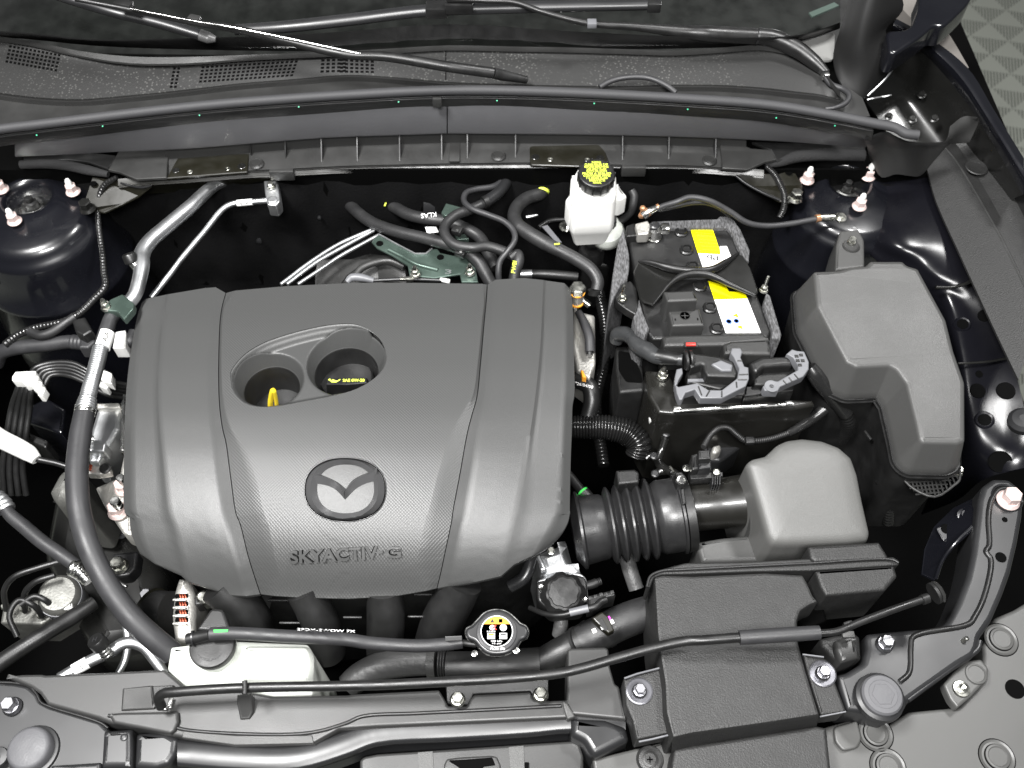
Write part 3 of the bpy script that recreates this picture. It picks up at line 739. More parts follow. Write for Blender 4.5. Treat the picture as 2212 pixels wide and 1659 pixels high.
for x, b in [(a1('1600,0')[0], 340), (a1('1820,0')[0], 345), (a1('2050,0')[0], 350), (a2('120,0')[0], 348), (a2('390,0')[0], 348), (a2('658,0')[0], 345), (a2('822,0')[0], 342), (a2('1128,0')[0], 340), (a2('1810,0')[0], 345), (a2('2105,0')[0], 344), (a3('245,0')[0], 348)]:
    gusset(x, b, cf)
pc = lathe('push_clip', (*a1('1638,1050'), .031), [(15, 0), (16, 3), (13, 6), (11, 5.5), (10, 7)], M['plas'], cf, n=20)
dup(pc, (*a1('1638,1050'), .031), (*a2('1020,998'), .031)); dup(pc, (*a1('1638,1050'), .031), (*a3('205,1028'), .031))
plate('bracket_plate', a1('1110,1045 1140,995 1588,978 1575,1095 1062,1135'), .034, .003, M['olive'], cf)
plate('bracket_plate', rnd(a2('1218,930 1660,920 1700,965 1735,1065 1222,1050'), 6), .034, .003, M['olive'], cf)
for c, r in ((a1('1120,1085'), 8), (a1('1210,1095'), 6), (a1('1450,1075'), 6), (a1('1540,1058'), 9), (a2('1255,1000'), 9), (a2('1350,1015'), 6), (a2('1585,1018'), 6), (a2('1668,1005'), 9)):
    lathe('rivet_hole', (*c, .0345), [(r, 0), (r * .9, .6), (r * .55, .5), (r * .5, -1)], M['blackp'] if r > 7 else M['zinc'], cf, n=14)
box('seam_joint', (*a2('742,960'), .033), 22, 70, 5, M['plas'], cf)
for x, y in (a1('1800,1110'), a2('1880,1085')): box('clip_tab', (x, y, .022), 52, 14, 26, M['plas'], cf)
# sheet-metal rail under the shelf
xr = [255, 300, 400, 532, 650, 750, 860, 968, 1138, 1250, 1358, 1481, 1580, 1650]
rl = sheet('cowl_rail', [[(x, lerp_tab(TE, x) - 4, .024) for x in xr], [(x, lerp_tab(TE, x) + 4, .021) for x in xr], [(x, lerp_tab(TE, x) + 11, .018) for x in xr], [(x, lerp_tab(TE, x) + 14, .01) for x in xr], [(x, lerp_tab(TE, x) + 30, -.01) for x in xr]], M['olive'], None, sx=3, sharp=60)
tag(rl, 'long black olive steel rail under the gusseted cowl shelf', 'steel rail')
# end pieces and foam
en = thing('cowl_end_trim', 'left end trim of the cowl shelf with a foam strip', 'trim panel', (*a1('900,1040'), .02))
plate('end_panel', a1('690,1080,.0 760,950,.0 1075,938,.0 1060,1130,.0 870,1140,.0 760,1095,.0') and [(x, y, z) for (x, y), z in zip(a1('690,1080 760,955 1075,938 1060,1130 870,1140 760,1095'), [.037] * 6)], .04, .004, M['plas'], en)
plate('end_panel', [(x, y, z) for (x, y), z in zip(a1('150,1000 480,960 740,990 690,1075 560,1030 420,1015 150,1035'), [.034] * 7)], .04, .004, M['dark'], en)
tube('foam_strip', a1('130,1050,30 300,1045,30 420,1055,29 560,1085,27 690,1112,25'), [9, 10, 11, 11, 7], M['foam'], en, n=8)
en2 = thing('cowl_end_trim', 'right end trim of the cowl shelf with a foam strip', 'trim panel', (*a3('450,1000'), .02))
plate('end_panel', [(x, y, z) for (x, y), z in zip(a3('270,895 360,895 470,945 600,955 632,1015 560,1030 450,1080 290,1070 285,1000'), [.038] * 9)], .04, .004, M['plas'], en2)
plate('end_panel', [(x, y, z) for (x, y), z in zip(a3('480,905 900,915 1200,935 1200,975 1000,965 800,975 640,1030 600,955'), [.034] * 8)], .04, .004, M['dark'], en2)
tube('foam_strip', a3('560,1050,26 650,1035,28 760,1000,29 900,985,30 1050,988,30 1195,992,30'), [7, 10, 13, 14, 13, 12], M['foam'], en2, n=8)
# ================================================================ wipers
w1 = thing('windscreen_wiper', 'wiper whose grey blade and thin black arm cross the upper left windscreen', 'wiper', (*a2('900,470'), .13), 'windscreen wipers')
tube('blade', a1('200,-95,200 420,-15,195 560,25,190 740,78,184 1000,140,172 1275,222,160'), [13, 13, 14, 14, 14, 13], M['sat'], w1, n=12, flat=.8)
tube('end_cap', a1('1275,222,160 1330,240,157 1375,250,155'), [14, 14, 7], mat('grey_satin_cap', (.09, .09, .09), .35), w1, n=12, seg=5, flat=.8)
tube('arm', a1('480,-5,215 830,62,205 1270,150,196 1450,175,193 1800,255,184 2212,348,174') + a2('300,360,168 700,425,156 985,465,142'), [5, 6, 7, 9, 9, 10, 11, 12, 12], M['black'], w1, n=10)
tube('arm_highlight', a1('830,55,210 1270,140,201 1450,168,199 1800,238,190 2212,325,180') + [a2('200,352,173')], [1.8, 2, 2.6, 3, 3, 2], M['steel'], w1, n=12)  # bright strip added to draw the highlight along the black arm
box('arm_clip', (*a1('1240,125'), .19), 26, 18, 14, M['plas'], w1, yaw=-.3)
box('arm_clip', (*a1('790,30'), .205), 40, 20, 14, M['dark'], w1, yaw=-.3)
tube('pivot_cover', a2('985,465,142 1050,480,134 1200,510,122'), [12, 12, 8], M['dark'], w1, n=10)
w2 = thing('windscreen_wiper', 'wiper with a thick black arm curving down at the right end of the cowl', 'wiper', (*a3('930,470'), .12), 'windscreen wipers')
tube('blade', a1('1500,190,150 1800,172,155 2212,128,160') + a2('560,68,168 1200,45,175 2000,30,178'), [13, 15, 15, 15, 15, 13], M['sat'], w2, n=12, flat=.8)
box('end_cap', (*a2('2010,32'), .178), 30, 28, 22, M['dark'], w2)
box('arm_clip', (*a2('625,62'), .17), 46, 34, 26, M['black'], w2)
box('arm_clip', (*a2('770,40'), .18), 60, 26, 24, M['black'], w2)
tube('arm', a2('690,-8,192 950,5,190 1120,14,188 1300,75,180 1600,150,168 1900,172,160 2212,205,150') + a3('200,215,148 505,232,140'), [6, 6, 6, 6, 7, 8, 14, 17, 17], M['black'], w2, n=12)
tube('arm_head', a3('512,228,141 620,245,138 760,310,132 880,400,126 955,470,122'), [17, 18, 18, 15, 9], M['black'], w2, n=12)
lathe('arm_joint', (*a3('515,232'), .141), [(17.5, -2), (17.5, 2)], M['sat'], w2, axis=(1, -.15, -.1), n=16)
box('arm_clip', (*a2('1615,150'), .172), 20, 20, 12, M['lgrey'], w2)
box('hose_clip', (*a3('945,480'), .124), 16, 16, 14, M['steel'], w2)
wh = tube('washer_hose', a3('945,495,122 985,540,120 1060,570,121 1098,610,122 1075,655,121 1010,685,120 945,692,118'), [6, 6.5, 6.5, 6, 6, 5, 4], M['rubg'], None, n=10)
tag(wh, 'thin washer hose looping off the end of the right wiper arm', 'hose')
wh = tube('washer_hose', a2('1665,555,118 1740,515,122 1850,492,125 1980,498,125 2090,545,122 2150,590,118'), 6, M['rubg'], None, n=10)
tag(wh, 'thin black washer hose arching up behind the bonnet seal', 'hose')
# ================================================================ strut towers
def nut(c, parent, s=1.0, m='pink', name='mount_nut', stud=True):
    n = lathe(name, c, [(16 * s, 0), (16.5 * s, 2 * s), (13 * s, 7 * s)], M[m], parent, n=20)
    lathe('hex_head', (P(*c) + Vector((0, 0, 5 * s * pxm(P(*c))))), [(12.5 * s, 0), (12.5 * s, 16 * s), (10.5 * s, 18 * s)], M[m], n, n=6, sharp=25)
    if stud: lathe('stud', (P(*c) + Vector((0, 0, 20 * s * pxm(P(*c))))), [(7 * s, 0), (7 * s, 14 * s), (4.5 * s, 19 * s)], M['zinc' if m != 'pink' else 'white'], n, n=12)
    return n
def tower(label, c, k, nuts, hole):
    t = thing('strut_tower', label, 'strut tower', (c[0], c[1], c[2] - .2), 'strut towers')
    h = P(*hole); b = P(*c); s = pxm(b)
    prof = [(36, -26), (42, -8), (46, 4), (55, 6), (66, 1), (80, -3), (98, -7), (108, -12), (116, -22), (120, -34), (124, -36), (128, -50), (134, -90), (146, -136), (151, -142), (152, -150), (150, -156), (160, -250), (172, -520)]
    rings = []
    for r, z in prof:                  # the upper rings centre on the hole, the lower on the tower
        w_ = max(0, min(1, (r - 60) / 40)); o = h.lerp(b, w_)
        rings.append([Vector((o.x + math.cos(2 * math.pi * i / 48) * r * k * s, o.y + math.sin(2 * math.pi * i / 48) * r * k * s, b.z + z * k * s)) for i in range(48)])
    mk('dome', ringmesh(rings, False, True), M['navy'], t, 60, recalc=True)
    lathe('strut_mount', Vector((h.x, h.y, b.z - 30 * k * s)), [(37 * k, 0), (36 * k, 6), (20 * k, 14), (12 * k, 12)], M['steel'], t, n=24)
    lathe('strut_rod_nut', Vector((h.x, h.y, b.z - 20 * k * s)), [(13 * k, 0), (13 * k, 12), (8 * k, 14), (8 * k, 24), (6 * k, 26)], M['black'], t, n=6)
    for p in nuts: nut(p, t, .95)
    return t
tl = tower('dark navy strut tower at the left edge beside the silver pipe', (*a1('175,1330'), .0), 1.12, [(*a1('468,1225'), .006), (*a1('95,1412'), .006), (*a1('12,1210'), .006)], (*a1('180,1265'), .0))
tr = tower('dark navy strut tower on the right beside the grey fender liner', (*a3('1130,1260'), .0), .95, [(*a3('828,1150'), .004), (*a3('1215,1128'), .004), (*a3('1160,1318'), .006)], (*a3('1095,1170'), .0))
# skirts of the towers: pressed body panel below and beside the dome
ap = thing('left_apron', 'dark navy pressed inner wing panel below the left strut tower', 'body panel', (60, 650, -.3))
sheet('apron_panel', [[(-60, 520, -.06), (60, 560, -.07), (170, 530, -.08), (225, 470, -.09)], [(-60, 600, -.09), (70, 610, -.1), (190, 570, -.12), (245, 500, -.16)], [(-60, 625, -.11), (80, 632, -.12), (205, 590, -.16), (255, 520, -.25)], [(-60, 760, -.25), (90, 740, -.28), (220, 690, -.3), (270, 620, -.36)]], M['navy'], ap, sx=6, sy=6)
tube('seam_bead', [(-40, 614, -.092), (60, 603, -.092), (130, 580, -.1), (190, 545, -.108)], 2.5, M['sat'], ap, n=8)
es_ = thing('earth_strap', 'silver earth strap lug and black lead on the left strut tower', 'earth strap', (*a1('90,1580'), -.08))
lid('lug_plate', rnd(a1('-20,1600 60,1560 180,1520 205,1515 150,1640 60,1659 -20,1659'), 3), -.03, lay(.006, .001), M['zinc'], es_); lathe('lug_bolt', (*a1('105,1580'), -.029), [(14, 0), (14, 4), (9, 6), (9, 16), (6, 18)], M['steel'], es_, n=14)
tube('lead', b1('110,20,-32 60,80,-40 10,130,-48 -40,190,-55'), [9, 10, 10, 10], M['rub'], es_, n=12)
# brackets between tower and cowl rail
br = thing('corner_bracket', 'black olive gusset bracket from the left strut tower to the cowl rail', 'bracket', (*a1('700,1250'), -.02), 'corner brackets')
plate('bracket_plate', [(x, y, z) for (x, y), z in zip(a1('590,1125 740,1150 905,1190 965,1180 880,1250 780,1300 665,1352 620,1345 520,1335'), (.016, .018, .018, .02, .005, .0, -.004, -.004, .004))], 0, .003, M['olive'], br)
nut((*a1('560,1335'), .006), br, 1.05, 'blackp', 'flange_bolt', False)
lathe('punched_hole', (*a1('593,1170'), .0165), [(8, 0), (7.5, .6), (7, .4)], M['deep'], br, n=14)
tube('bracket_fold', a1('770,1168,20 900,1195,19 965,1182,20'), 2.5, M['sat'], br, n=6)
br = thing('corner_bracket', 'black olive gusset bracket from the right strut tower to the cowl rail', 'bracket', (*a3('620,1200'), -.02), 'corner brackets')
plate('bracket_plate', [(x, y, z) for (x, y), z in zip(a3('385,1115 540,1105 640,1110 740,1080 800,1180 800,1260 720,1290 650,1280 480,1190'), (.018, .018, .016, .016, .006, .006, .0, -.004, .005))], 0, .003, M['olive'], br)
nut((*a3('752,1268'), .006), br, 1.0, 'zinc', 'flange_bolt', False)
lathe('punched_hole', (*a3('712,1100'), .0165), [(8, 0), (7.5, .6), (7, .4)], M['deep'], br, n=14)
tube('bracket_fold', a3('375,1120,16 440,1170,10 560,1235,2 655,1275,-4'), 3.5, M['sat'], br, n=8)
# ================================================================ right corner: fender, liner, hinge, A-pillar trim
fe = thing('right_fender', 'dark navy fender edge with an upper ledge beside the grey carpet', 'fender', (*a3('1900,700'), -.1))
sheet('fender_lip', [[(x, y, z) for (x, y), z in zip(a3('1400,120 1590,225 1850,430 2020,700 2212,1010'), (.12, .115, .11, .105, .1))], [(x, y, z) for (x, y), z in zip(a3('1380,150 1560,260 1790,470 1960,720 2212,1130'), (.122, .117, .112, .107, .102))], [(x, y, z) for (x, y), z in zip(a3('1370,200 1540,300 1740,500 1930,760 2212,1230'), (.1, .1, .095, .09, .085))]], M['navy'], fe, sx=5, sy=4)
sheet('fender_inner', [[(x, y, z) for (x, y), z in zip(a3('1370,200 1540,300 1740,500 1930,760 2212,1230'), (.1, .1, .095, .09, .085))], [(x, y, z) for (x, y), z in zip(a3('1365,450 1440,560 1560,700 1700,880 2000,1300'), (.04, .04, .03, .02, .0))], [(x, y, z) for (x, y), z in zip(a3('1200,640 1260,720 1330,830 1460,980 1700,1300'), (.02, .02, .01, .0, -.01))]], M['blackp'], fe, sx=5, sy=5)
for c in ('1560,610', '1500,765', '1640,760', '1350,745'): lathe('bolt_head', (*a3(c), .05), [(9, 0), (9, 3), (6, 4), (6, 9)], M['blackp'], fe, n=12, axis=(-.3, -.3, 1))
tag(sheet('pale_body_strip', [[(x, y, z) for (x, y), z in zip(a3('1545,-20 1620,60 1730,210 1860,430'), (.1, .1, .1, .1))], [(x, y, z) for (x, y), z in zip(a3('1390,-20 1440,60 1590,205 1835,435'), (.1, .1, .105, .105))]], mat('pale_strip_finish', (.14, .13, .12), .5), None, t=.02, sx=4), 'pale strip of bodywork between the navy fender and the carpet', 'body panel')  # one even pale colour along the outer side of the fender
hi = thing('hinge_arm', 'dark navy bonnet hinge arm rising out of the top right corner', 'hinge', (*a3('1400,330'), .08))
lid('arm_plate', rnd(a3('1330,195 1450,190 1500,160 1545,40 1540,-60 1900,-60 1860,20 1760,120 1700,170 1640,160 1560,230 1400,340 1350,330'), 12), .16, lay(.03, .004), M['navy'], hi)
lathe('hinge_pin', (*a3('1380,30'), .17), [(18, 0), (18, 8), (12, 10)], M['blackp'], hi, n=16)
ap2 = thing('pillar_trim', 'dark grey plastic pillar base trim between windscreen corner and hinge', 'trim panel', (*a3('1150,400'), .05))
sheet('trim_skin', [[(x, y, z) for (x, y), z in zip(a3('1110,-60 1250,-60 1420,-60'), (.2, .22, .2))], [(x, y, z) for (x, y), z in zip(a3('1055,140 1200,130 1440,60'), (.17, .19, .17))], [(x, y, z) for (x, y), z in zip(a3('1000,330 1170,300 1330,190'), (.13, .16, .15))], [(x, y, z) for (x, y), z in zip(a3('1010,440 1180,450 1395,360'), (.12, .13, .12))], [(x, y, z) for (x, y), z in zip(a3('1060,560 1180,620 1215,612'), (.11, .1, .09))]], M['pillar'], ap2, sx=5, sy=4, sharp=60)
tube('trim_edge', a3('1392,365,122 1385,420,118 1330,500,110 1215,612,92'), 2.4, M['alu'], ap2, n=6)
tube('trim_edge', a3('1212,634,92 1290,620,96 1368,606,100'), 2.2, M['alu'], ap2, n=6)
tag(sheet('screen_corner', [[(x, y, .122) for x, y in a3('780,275 1000,215 1005,250')], [(x, y, .12) for x, y in a3('930,385 985,380 1000,360')]], mat('pale_screen_corner', (.16, .16, .155), .5), None, sx=3), 'pale triangular corner of the windscreen surround by the wiper arm', 'trim panel')
tag(sheet('cowl_corner_tray', [[(x, y, z) for (x, y), z in zip(a3('1000,560 1080,560 1180,620'), (.112, .112, .1))], [(x, y, z) for (x, y), z in zip(a3('1030,700 1100,740 1230,740'), (.108, .105, .1))]], M['primer'], None, sx=3), 'small grey tray below the pillar trim at the end of the cowl', 'tray')
cn = thing('seal_corner_trim', 'dark grey corner trim carrying the right end of the bonnet seal', 'trim panel', (*a3('1450,1000'), .0))
sheet('corner_skin', [[(x, y, z) for (x, y), z in zip(a3('1200,880 1330,838 1400,870 1480,900 1710,902 1760,880'), (.1, .11, .105, .1, .1, .1))], [(x, y, z) for (x, y), z in zip(a3('1215,920 1320,900 1400,925 1470,945 1690,940 1740,905'), (.075, .08, .08, .08, .08, .09))], [(x, y, z) for (x, y), z in zip(a3('1230,1000 1310,1120 1400,1100 1480,1110 1555,1110 1640,1020'), (.03, .02, .03, .03, .03, .05))]], M['plas'], cn, sx=4, sy=4, sharp=50)
sheet('corner_tray', [[(x, y, z) for (x, y), z in zip(a3('1740,805 1830,742 1915,745'), (.105, .108, .11))], [(x, y, z) for (x, y), z in zip(a3('1730,860 1840,800 1925,770'), (.1, .1, .1))], [(x, y, z) for (x, y), z in zip(a3('1710,900 1790,905 1870,895'), (.098, .08, .08))]], M['plas'], cn, sx=4, sy=4)
lf = thing('fender_liner', 'large grey plastic fender liner panel along the right edge with one round recess', 'liner panel', (2130, 550, -.05))
ZL = (.02, .034, .035, .046, .08)
LP = [[(2003, 366), (2040, 318), (2062, 306), (2106, 303), (2127, 238)], [(2022, 434), (2063, 345), (2085, 338), (2122, 300), (2150, 262)], [(2073, 548), (2128, 452), (2148, 445), (2176, 400), (2195, 345)],
      [(2140, 694), (2185, 560), (2204, 555), (2226, 500), (2240, 430)], [(2200, 820), (2245, 690), (2262, 680), (2280, 620), (2290, 560)]]
sheet('liner_skin', [[(x, y, z) for (x, y), z in zip(r, ZL)] for r in LP], M['duct'], lf, sx=1, sy=4, sharp=6)
for i in (1, 3): tube('liner_ridge', [(r[i][0], r[i][1], ZL[i] - .001) for r in LP], 3.5, M['plas'], lf, n=8)
lathe('round_recess', (*a3('1910,1065'), .043), [(24, 0), (22, 1.5), (15, .5), (13, -3)], M['duct'], lf, n=24)
# right apron: black inner wing
ra = thing('right_apron', 'black painted inner wing with punched holes between fuse box and fender liner', 'body panel', (2080, 800, -.2))
g = [[(x, y, z) for (x, y), z in zip(a3('1300,1120 1420,1105 1560,1120 1680,1190'), (.0, .0, .005, .01))],
     [(x, y, z) for (x, y), z in zip(b3('1120,-160 1400,-60 1650,-80 1830,-60'), (-.03, .0, .005, .005))],
     [(x, y, z) for (x, y), z in zip(b3('1300,60 1520,80 1660,120 1860,120'), (-.03, -.015, -.01, -.005))],
     [(x, y, z) for (x, y), z in zip(b3('1560,300 1720,300 1830,300 1960,320'), (-.07, -.03, -.025, -.02))],
     [(x, y, z) for (x, y), z in zip(b3('1700,620 1800,620 1950,620 2110,620'), (-.1, -.045, -.04, -.035))],
     [(x, y, z) for (x, y), z in zip(b3('1760,900 1840,900 2000,900 2190,880'), (-.12, -.06, -.055, -.05))],
     [(x, y, z) for (x, y), z in zip(b3('1700,1300 1860,1250 2030,1250 2250,1180'), (-.2, -.09, -.07, -.06))],
     [(x, y, z) for (x, y), z in zip(b3('1560,1659 1800,1560 1990,1420 2280,1350'), (-.3, -.2, -.1, -.06))]]
rap = sheet('apron_panel', g, M['apron'], ra, sx=6, sy=6, sharp=60); BA = bvh_of(rap)
def hole(c, rx, parent, bv, rim=True, m='deep', sx=1.0):
    q, n = hit(bv, *c)
    lathe('punched_hole', q + n * .0006, [(rx, -.5), (rx * .98, .6), (rx * .9, .2)], M[m], parent, n=20, axis=n)
    if rim: lathe('hole_rim', q, [(rx * 1.5, -1), (rx * 1.3, 2), (rx * 1.05, 1)], M['apron'], parent, n=24, axis=n)
hole(b3('1820,450'), 12, ra, BA); hole(b3('1925,768'), 8, ra, BA, False); hole(b3('1915,875'), 17, ra, BA, False); hole(b3('2095,875'), 20, ra, BA, False); hole(b3('2060,1325'), 24, ra, BA, False); hole(b3('1960,395'), 14, ra, BA, False); hole(b3('1960,1060'), 14, ra, BA)
tube('panel_step', b3('1650,215,-6 1740,215,-6 1830,195,-4 1870,175,-3'), 4, M['blackp'], ra, n=8)
tube('panel_step', b3('1790,700,-36 1900,695,-36 2010,685,-36 2110,665,-34'), 3, M['blackp'], ra, n=8)
lathe('buffer', (*b3('2200,1080'), -.02), [(30, 0), (30, 14), (22, 22), (8, 24)], M['sat'], ra, n=24, axis=(-.3, 0, 1))
slab('inner_wing', -1.15, -.7, -.62, .34, -.03, M['apron'])
# ================================================================ battery
def zz(pts, z): return [(p[0], p[1], z) for p in pts]
bt = thing('car_battery', 'black car battery with yellow and white labels wrapped in grey felt', 'battery', (*cB('1100,900'), -.2))
lid('case', rnd(cB('225,420 300,335 1430,325 1500,400 1940,1560 1900,1640 520,1660 440,1560'), 3), -.004, lay(.19, .004), M['dark'], bt)
bpl = mat('battery_top_plastic', (.012, .012, .011), .38, bump=.25, scale=900, var=.1)
bt.children  # parts follow
plug = lathe('cell_plug', (*cB('860,385'), -.004), [(15, 0), (15, 4), (12, 6), (11, 9), (9, 9), (8, 5)], M['black'], bt, n=16, mod=lambda k: 1 if k % 4 else .9)
for c in ('925,600', '1000,800', '1080,1035', '1205,1290', '1285,1540'): dup(plug, (*cB('860,385'), -.004), (*cB(c), -.004))
lz = -.0034
plate('label', rnd(cB('1062,622 1335,645 1320,546 1405,545 1456,665 1330,790 1130,826'), 1.5), lz, .0003, M['whlab'], bt, r=.0001)
plate('label', rnd(cB('976,352 1240,350 1336,642 1060,628'), 2), lz + .0008, .0003, M['yellab'], bt, r=.0001, label='yellow label')
plate('label', cB('1258,1186 1652,1170 1815,1582 1395,1584'), lz, .0003, M['whlab'], bt, r=.0001)
plate('label', cB('1182,960 1390,1010 1432,1090 1560,1088 1632,1120 1652,1172 1258,1186'), lz + .0001, .0003, M['yellab'], bt, r=.0001, label='yellow label')
txt('lettering', 'Pb', (*cB('1235,682'), lz + .0009), 11, M['blk'], bt, ang=176, width=25)
emboss('warning_triangle', [cB('1475,1372 1530,1350 1546,1402'), cB('1520,1512 1580,1490 1600,1542')], .0004, M['yellab'], bt, z=lz + .0004)
for c, r in (('1430,1446', 7), ('1520,1440', 6.5)): lathe('label_symbol', (*cB(c), lz + .0005), [(r, 0), (r, .4), (r * .75, .4), (r * .75, 0)], M['blue'], bt, n=20)
for k, c in enumerate(('1355,1255', '1395,1375', '1600,1365', '1450,1525', '1660,1330', '1700,1400', '1720,1470', '1640,1290')):
    txt('lettering', ['Sicht', '18', 'ABC', 'PbA', '12V', 'H2', 'C5', 'on'][k] if 0 else 'ox', (*cB(c), lz + .0006), 2.2, M['blue'] if k % 3 else M['redp'], bt, ang=175)
txt('lettering', '1234567890', (*cB('1150,420'), lz + .0014), 1.6, M['orange'], bt, ang=176, width=36)
for i in range(0): box('print_line', (*cB('%d,%d' % (1110 + i * 14, 400 + i * 33)), lz + .0012), 34, .7, .4, M['orange'], bt, bev=0)
fz = .002
for s in ('540,245 1290,218 1320,186 1425,188 1500,240 1570,340 1682,590 1668,735 1600,655 1540,550 1480,405 1420,325 1100,322 700,325 590,318',
          '1880,1100 1925,1135 2062,1600 2045,1659 1940,1645 1958,1560 1850,1255', '168,335 240,640 242,800 215,955 140,1005 62,1150 8,1285 40,900 100,530',
          '358,1180 402,1330 482,1530 430,1620 330,1545 285,1400 335,1300'):
    lid('felt_wrap', cB(s), fz, lay(.16, .002), M['felt'], bt)
for k in range(9):
    a_, b_ = 1330 + k * 6, 1225 + k * 36
    for q, wdt in ((0, 14), (1, 18)):
        if k in (4, 5, 6, 8) and q == 0: continue
        txt('fine_print', ['Pb acid 12V', 'read manual', 'keep upright', 'no sparks'][(k + q) % 4], (*cB('%d,%d' % (a_ + q * 190 + k * 14, b_)), lz + .0005), 2.0, M['blk' if q else 'blue'], bt, ang=176, width=wdt)
for k in range(6): txt('fine_print', 'caution acid read notes', (*cB('%d,%d' % (1130 + k * 17, 395 + k * 40)), lz + .0013), 2.2, M['orange'], bt, ang=176, width=36)
# hold-down
hd = thing('battery_hold_down', 'black bow-shaped steel hold-down plate across the middle of the battery', 'clamp plate', (*cB('1050,870'), .0))
hp = cB('350,722 520,762 700,806 900,838 1200,838 1380,752 1540,632 1602,652 1690,800 1745,960 1782,1092 1742,1132 1600,1078 1450,1005 1280,925 1150,884 960,884 830,925 720,1005 640,1100 525,1245 420,1212 365,1160 325,1000 290,850')
lid('plate', hp, .010, [(-.0015, 0), (0, -.0015), (0, -.003)], M['blackp'], hd)
tube('flange', cB('350,722,11 500,745,15 700,802,18 900,834,18 1200,834,18 1380,748,16 1545,632,11'), [2.5, 6, 8, 8, 8, 7, 3], M['black'], hd, n=10, flat=1.2)
tube('flange', cB('525,1245,10 640,1100,13 720,1005,16 830,922,18 960,880,19 1150,880,19 1280,922,18 1450,1005,15 1742,1132,10'), [2, 4, 5, 7, 8, 8, 7, 6, 3], M['black'], hd, n=10, flat=1.2)
lid('mount_ear', rnd(cB('70,1150 180,985 260,955 330,1050 350,1250 322,1370 200,1300 95,1220'), 4), .002, lay(.012, .002), M['black'], hd)
for c, z in (('155,1180', .004), ('1845,1075', .0)):
    nut((*cB(c), z), hd, .62, 'zinc', 'clamp_nut', False)
    lathe('stud', (*cB(c), z), [(3.4, 0), (3.4, 44), (2.6, 46)], M['zinc'], hd, n=10)
# positive terminal cover
tc_ = thing('terminal_cover', 'grey stepped plastic cover over the positive battery terminal', 'terminal cover', (*cB('900,1300'), -.004))
lid('upper_step', rnd(cB('648,1085 1012,1066 1062,1195 695,1208'), 3), .036, lay(.04, .003), M['primer'], tc_)
lid('lower_step', rnd(cB('698,1290 1078,1285 1140,1492 752,1502'), 3), .016, lay(.024, .003), M['primer'], tc_)
o_ = cB('905,1378'); lathe('plus_mark', (*o_, .016), [(12, 0), (12, .8), (10.5, .8), (10.5, 0)], M['plas'], tc_, n=24)
box('plus_mark', (*o_, .0163), 16, 2, .8, M['plas'], tc_, bev=0); box('plus_mark', (*o_, .0163), 2, 16, .9, M['plas'], tc_, bev=0)
for c in ('790,1425', '1058,1420'): box('slot', (*cB(c), .0158), 3, 6, 1.2, M['deep'], tc_, bev=0)
# negative clamp and cable
ng = thing('battery_clamp', 'bright metal clamp on the negative battery post', 'battery clamp', (*cB('535,400'), -.004))
lathe('post_ring', (*cB('532,440'), -.004), [(15, 0), (17, 3), (14, 4), (13.5, 26), (15, 28)], M['steel'], ng, n=24)
lathe('battery_post', (*cB('545,300'), .018), [(11, -10), (11, 2), (8, 4)], M['sat'], ng, n=20)
lid('clamp_bar', rnd(cB('310,275 460,235 500,300 470,400 345,405'), 3), .016, lay(.015, .002), M['cast'], ng)
box('clamp_bolt', (*cB('668,335'), .012), 20, 22, 18, M['steel'], ng, bev=.25)
lid('sensor_block', rnd(cB('205,300 300,265 335,300 340,420 205,430'), 2), .008, lay(.014, .002), M['black'], ng)
box('copper_shim', (*cB('388,402'), .004), 17, 4, 4, M['orange'], ng)
lathe('stud_bolt', (*cB('385,190'), .012), [(7, 0), (7, 6), (4, 7), (4, 22), (6, 22), (6, 28), (3, 30)], M['band'], ng, n=6)
ca = thing('battery_cable', 'thick grey cable arching from the negative battery clamp to the right strut tower', 'cable', (*a3('300,1380'), .0))
tube('cable_sheath', [(*cB('580,100'), .03)] + cB('640,70,34 800,20,42') + a3('80,1258,46 200,1278,44 330,1345,32 450,1420,20 570,1440,14 730,1425,14 890,1395,17'), 6.5, M['rubg'], ca, n=14, seg=8)
tube('crimp', cB('410,185,22 470,135,27 590,80,31'), [9, 9, 7], M['steel'], ca, n=8, seg=3); tube('crimp_band', cB('445,150,25 478,130,27'), 9.8, M['band'], ca, n=10, seg=2); tube('crimp_band', cB('575,88,30.5 600,76,31.5'), 8, M['band'], ca, n=10, seg=2)
tube('crimp', a3('905,1390,18 1000,1385,18'), [8, 8], M['zinc'], ca, n=10, seg=3); tube('crimp_band', a3('885,1393,18 912,1389,18'), 8.5, M['band'], ca, n=10, seg=2)
lathe('ring_terminal', (*a3('1040,1390'), .016), [(13, 0), (13, 3), (8, 3), (8, 9), (6, 10)], M['zinc'], ca, n=20)
tube('second_cable', [(*cB('600,110'), .026)] + cB('780,70,32 1000,25,34 1180,30,34 1330,90,26 1450,180,14'), 6, M['rub'], ca, n=12)
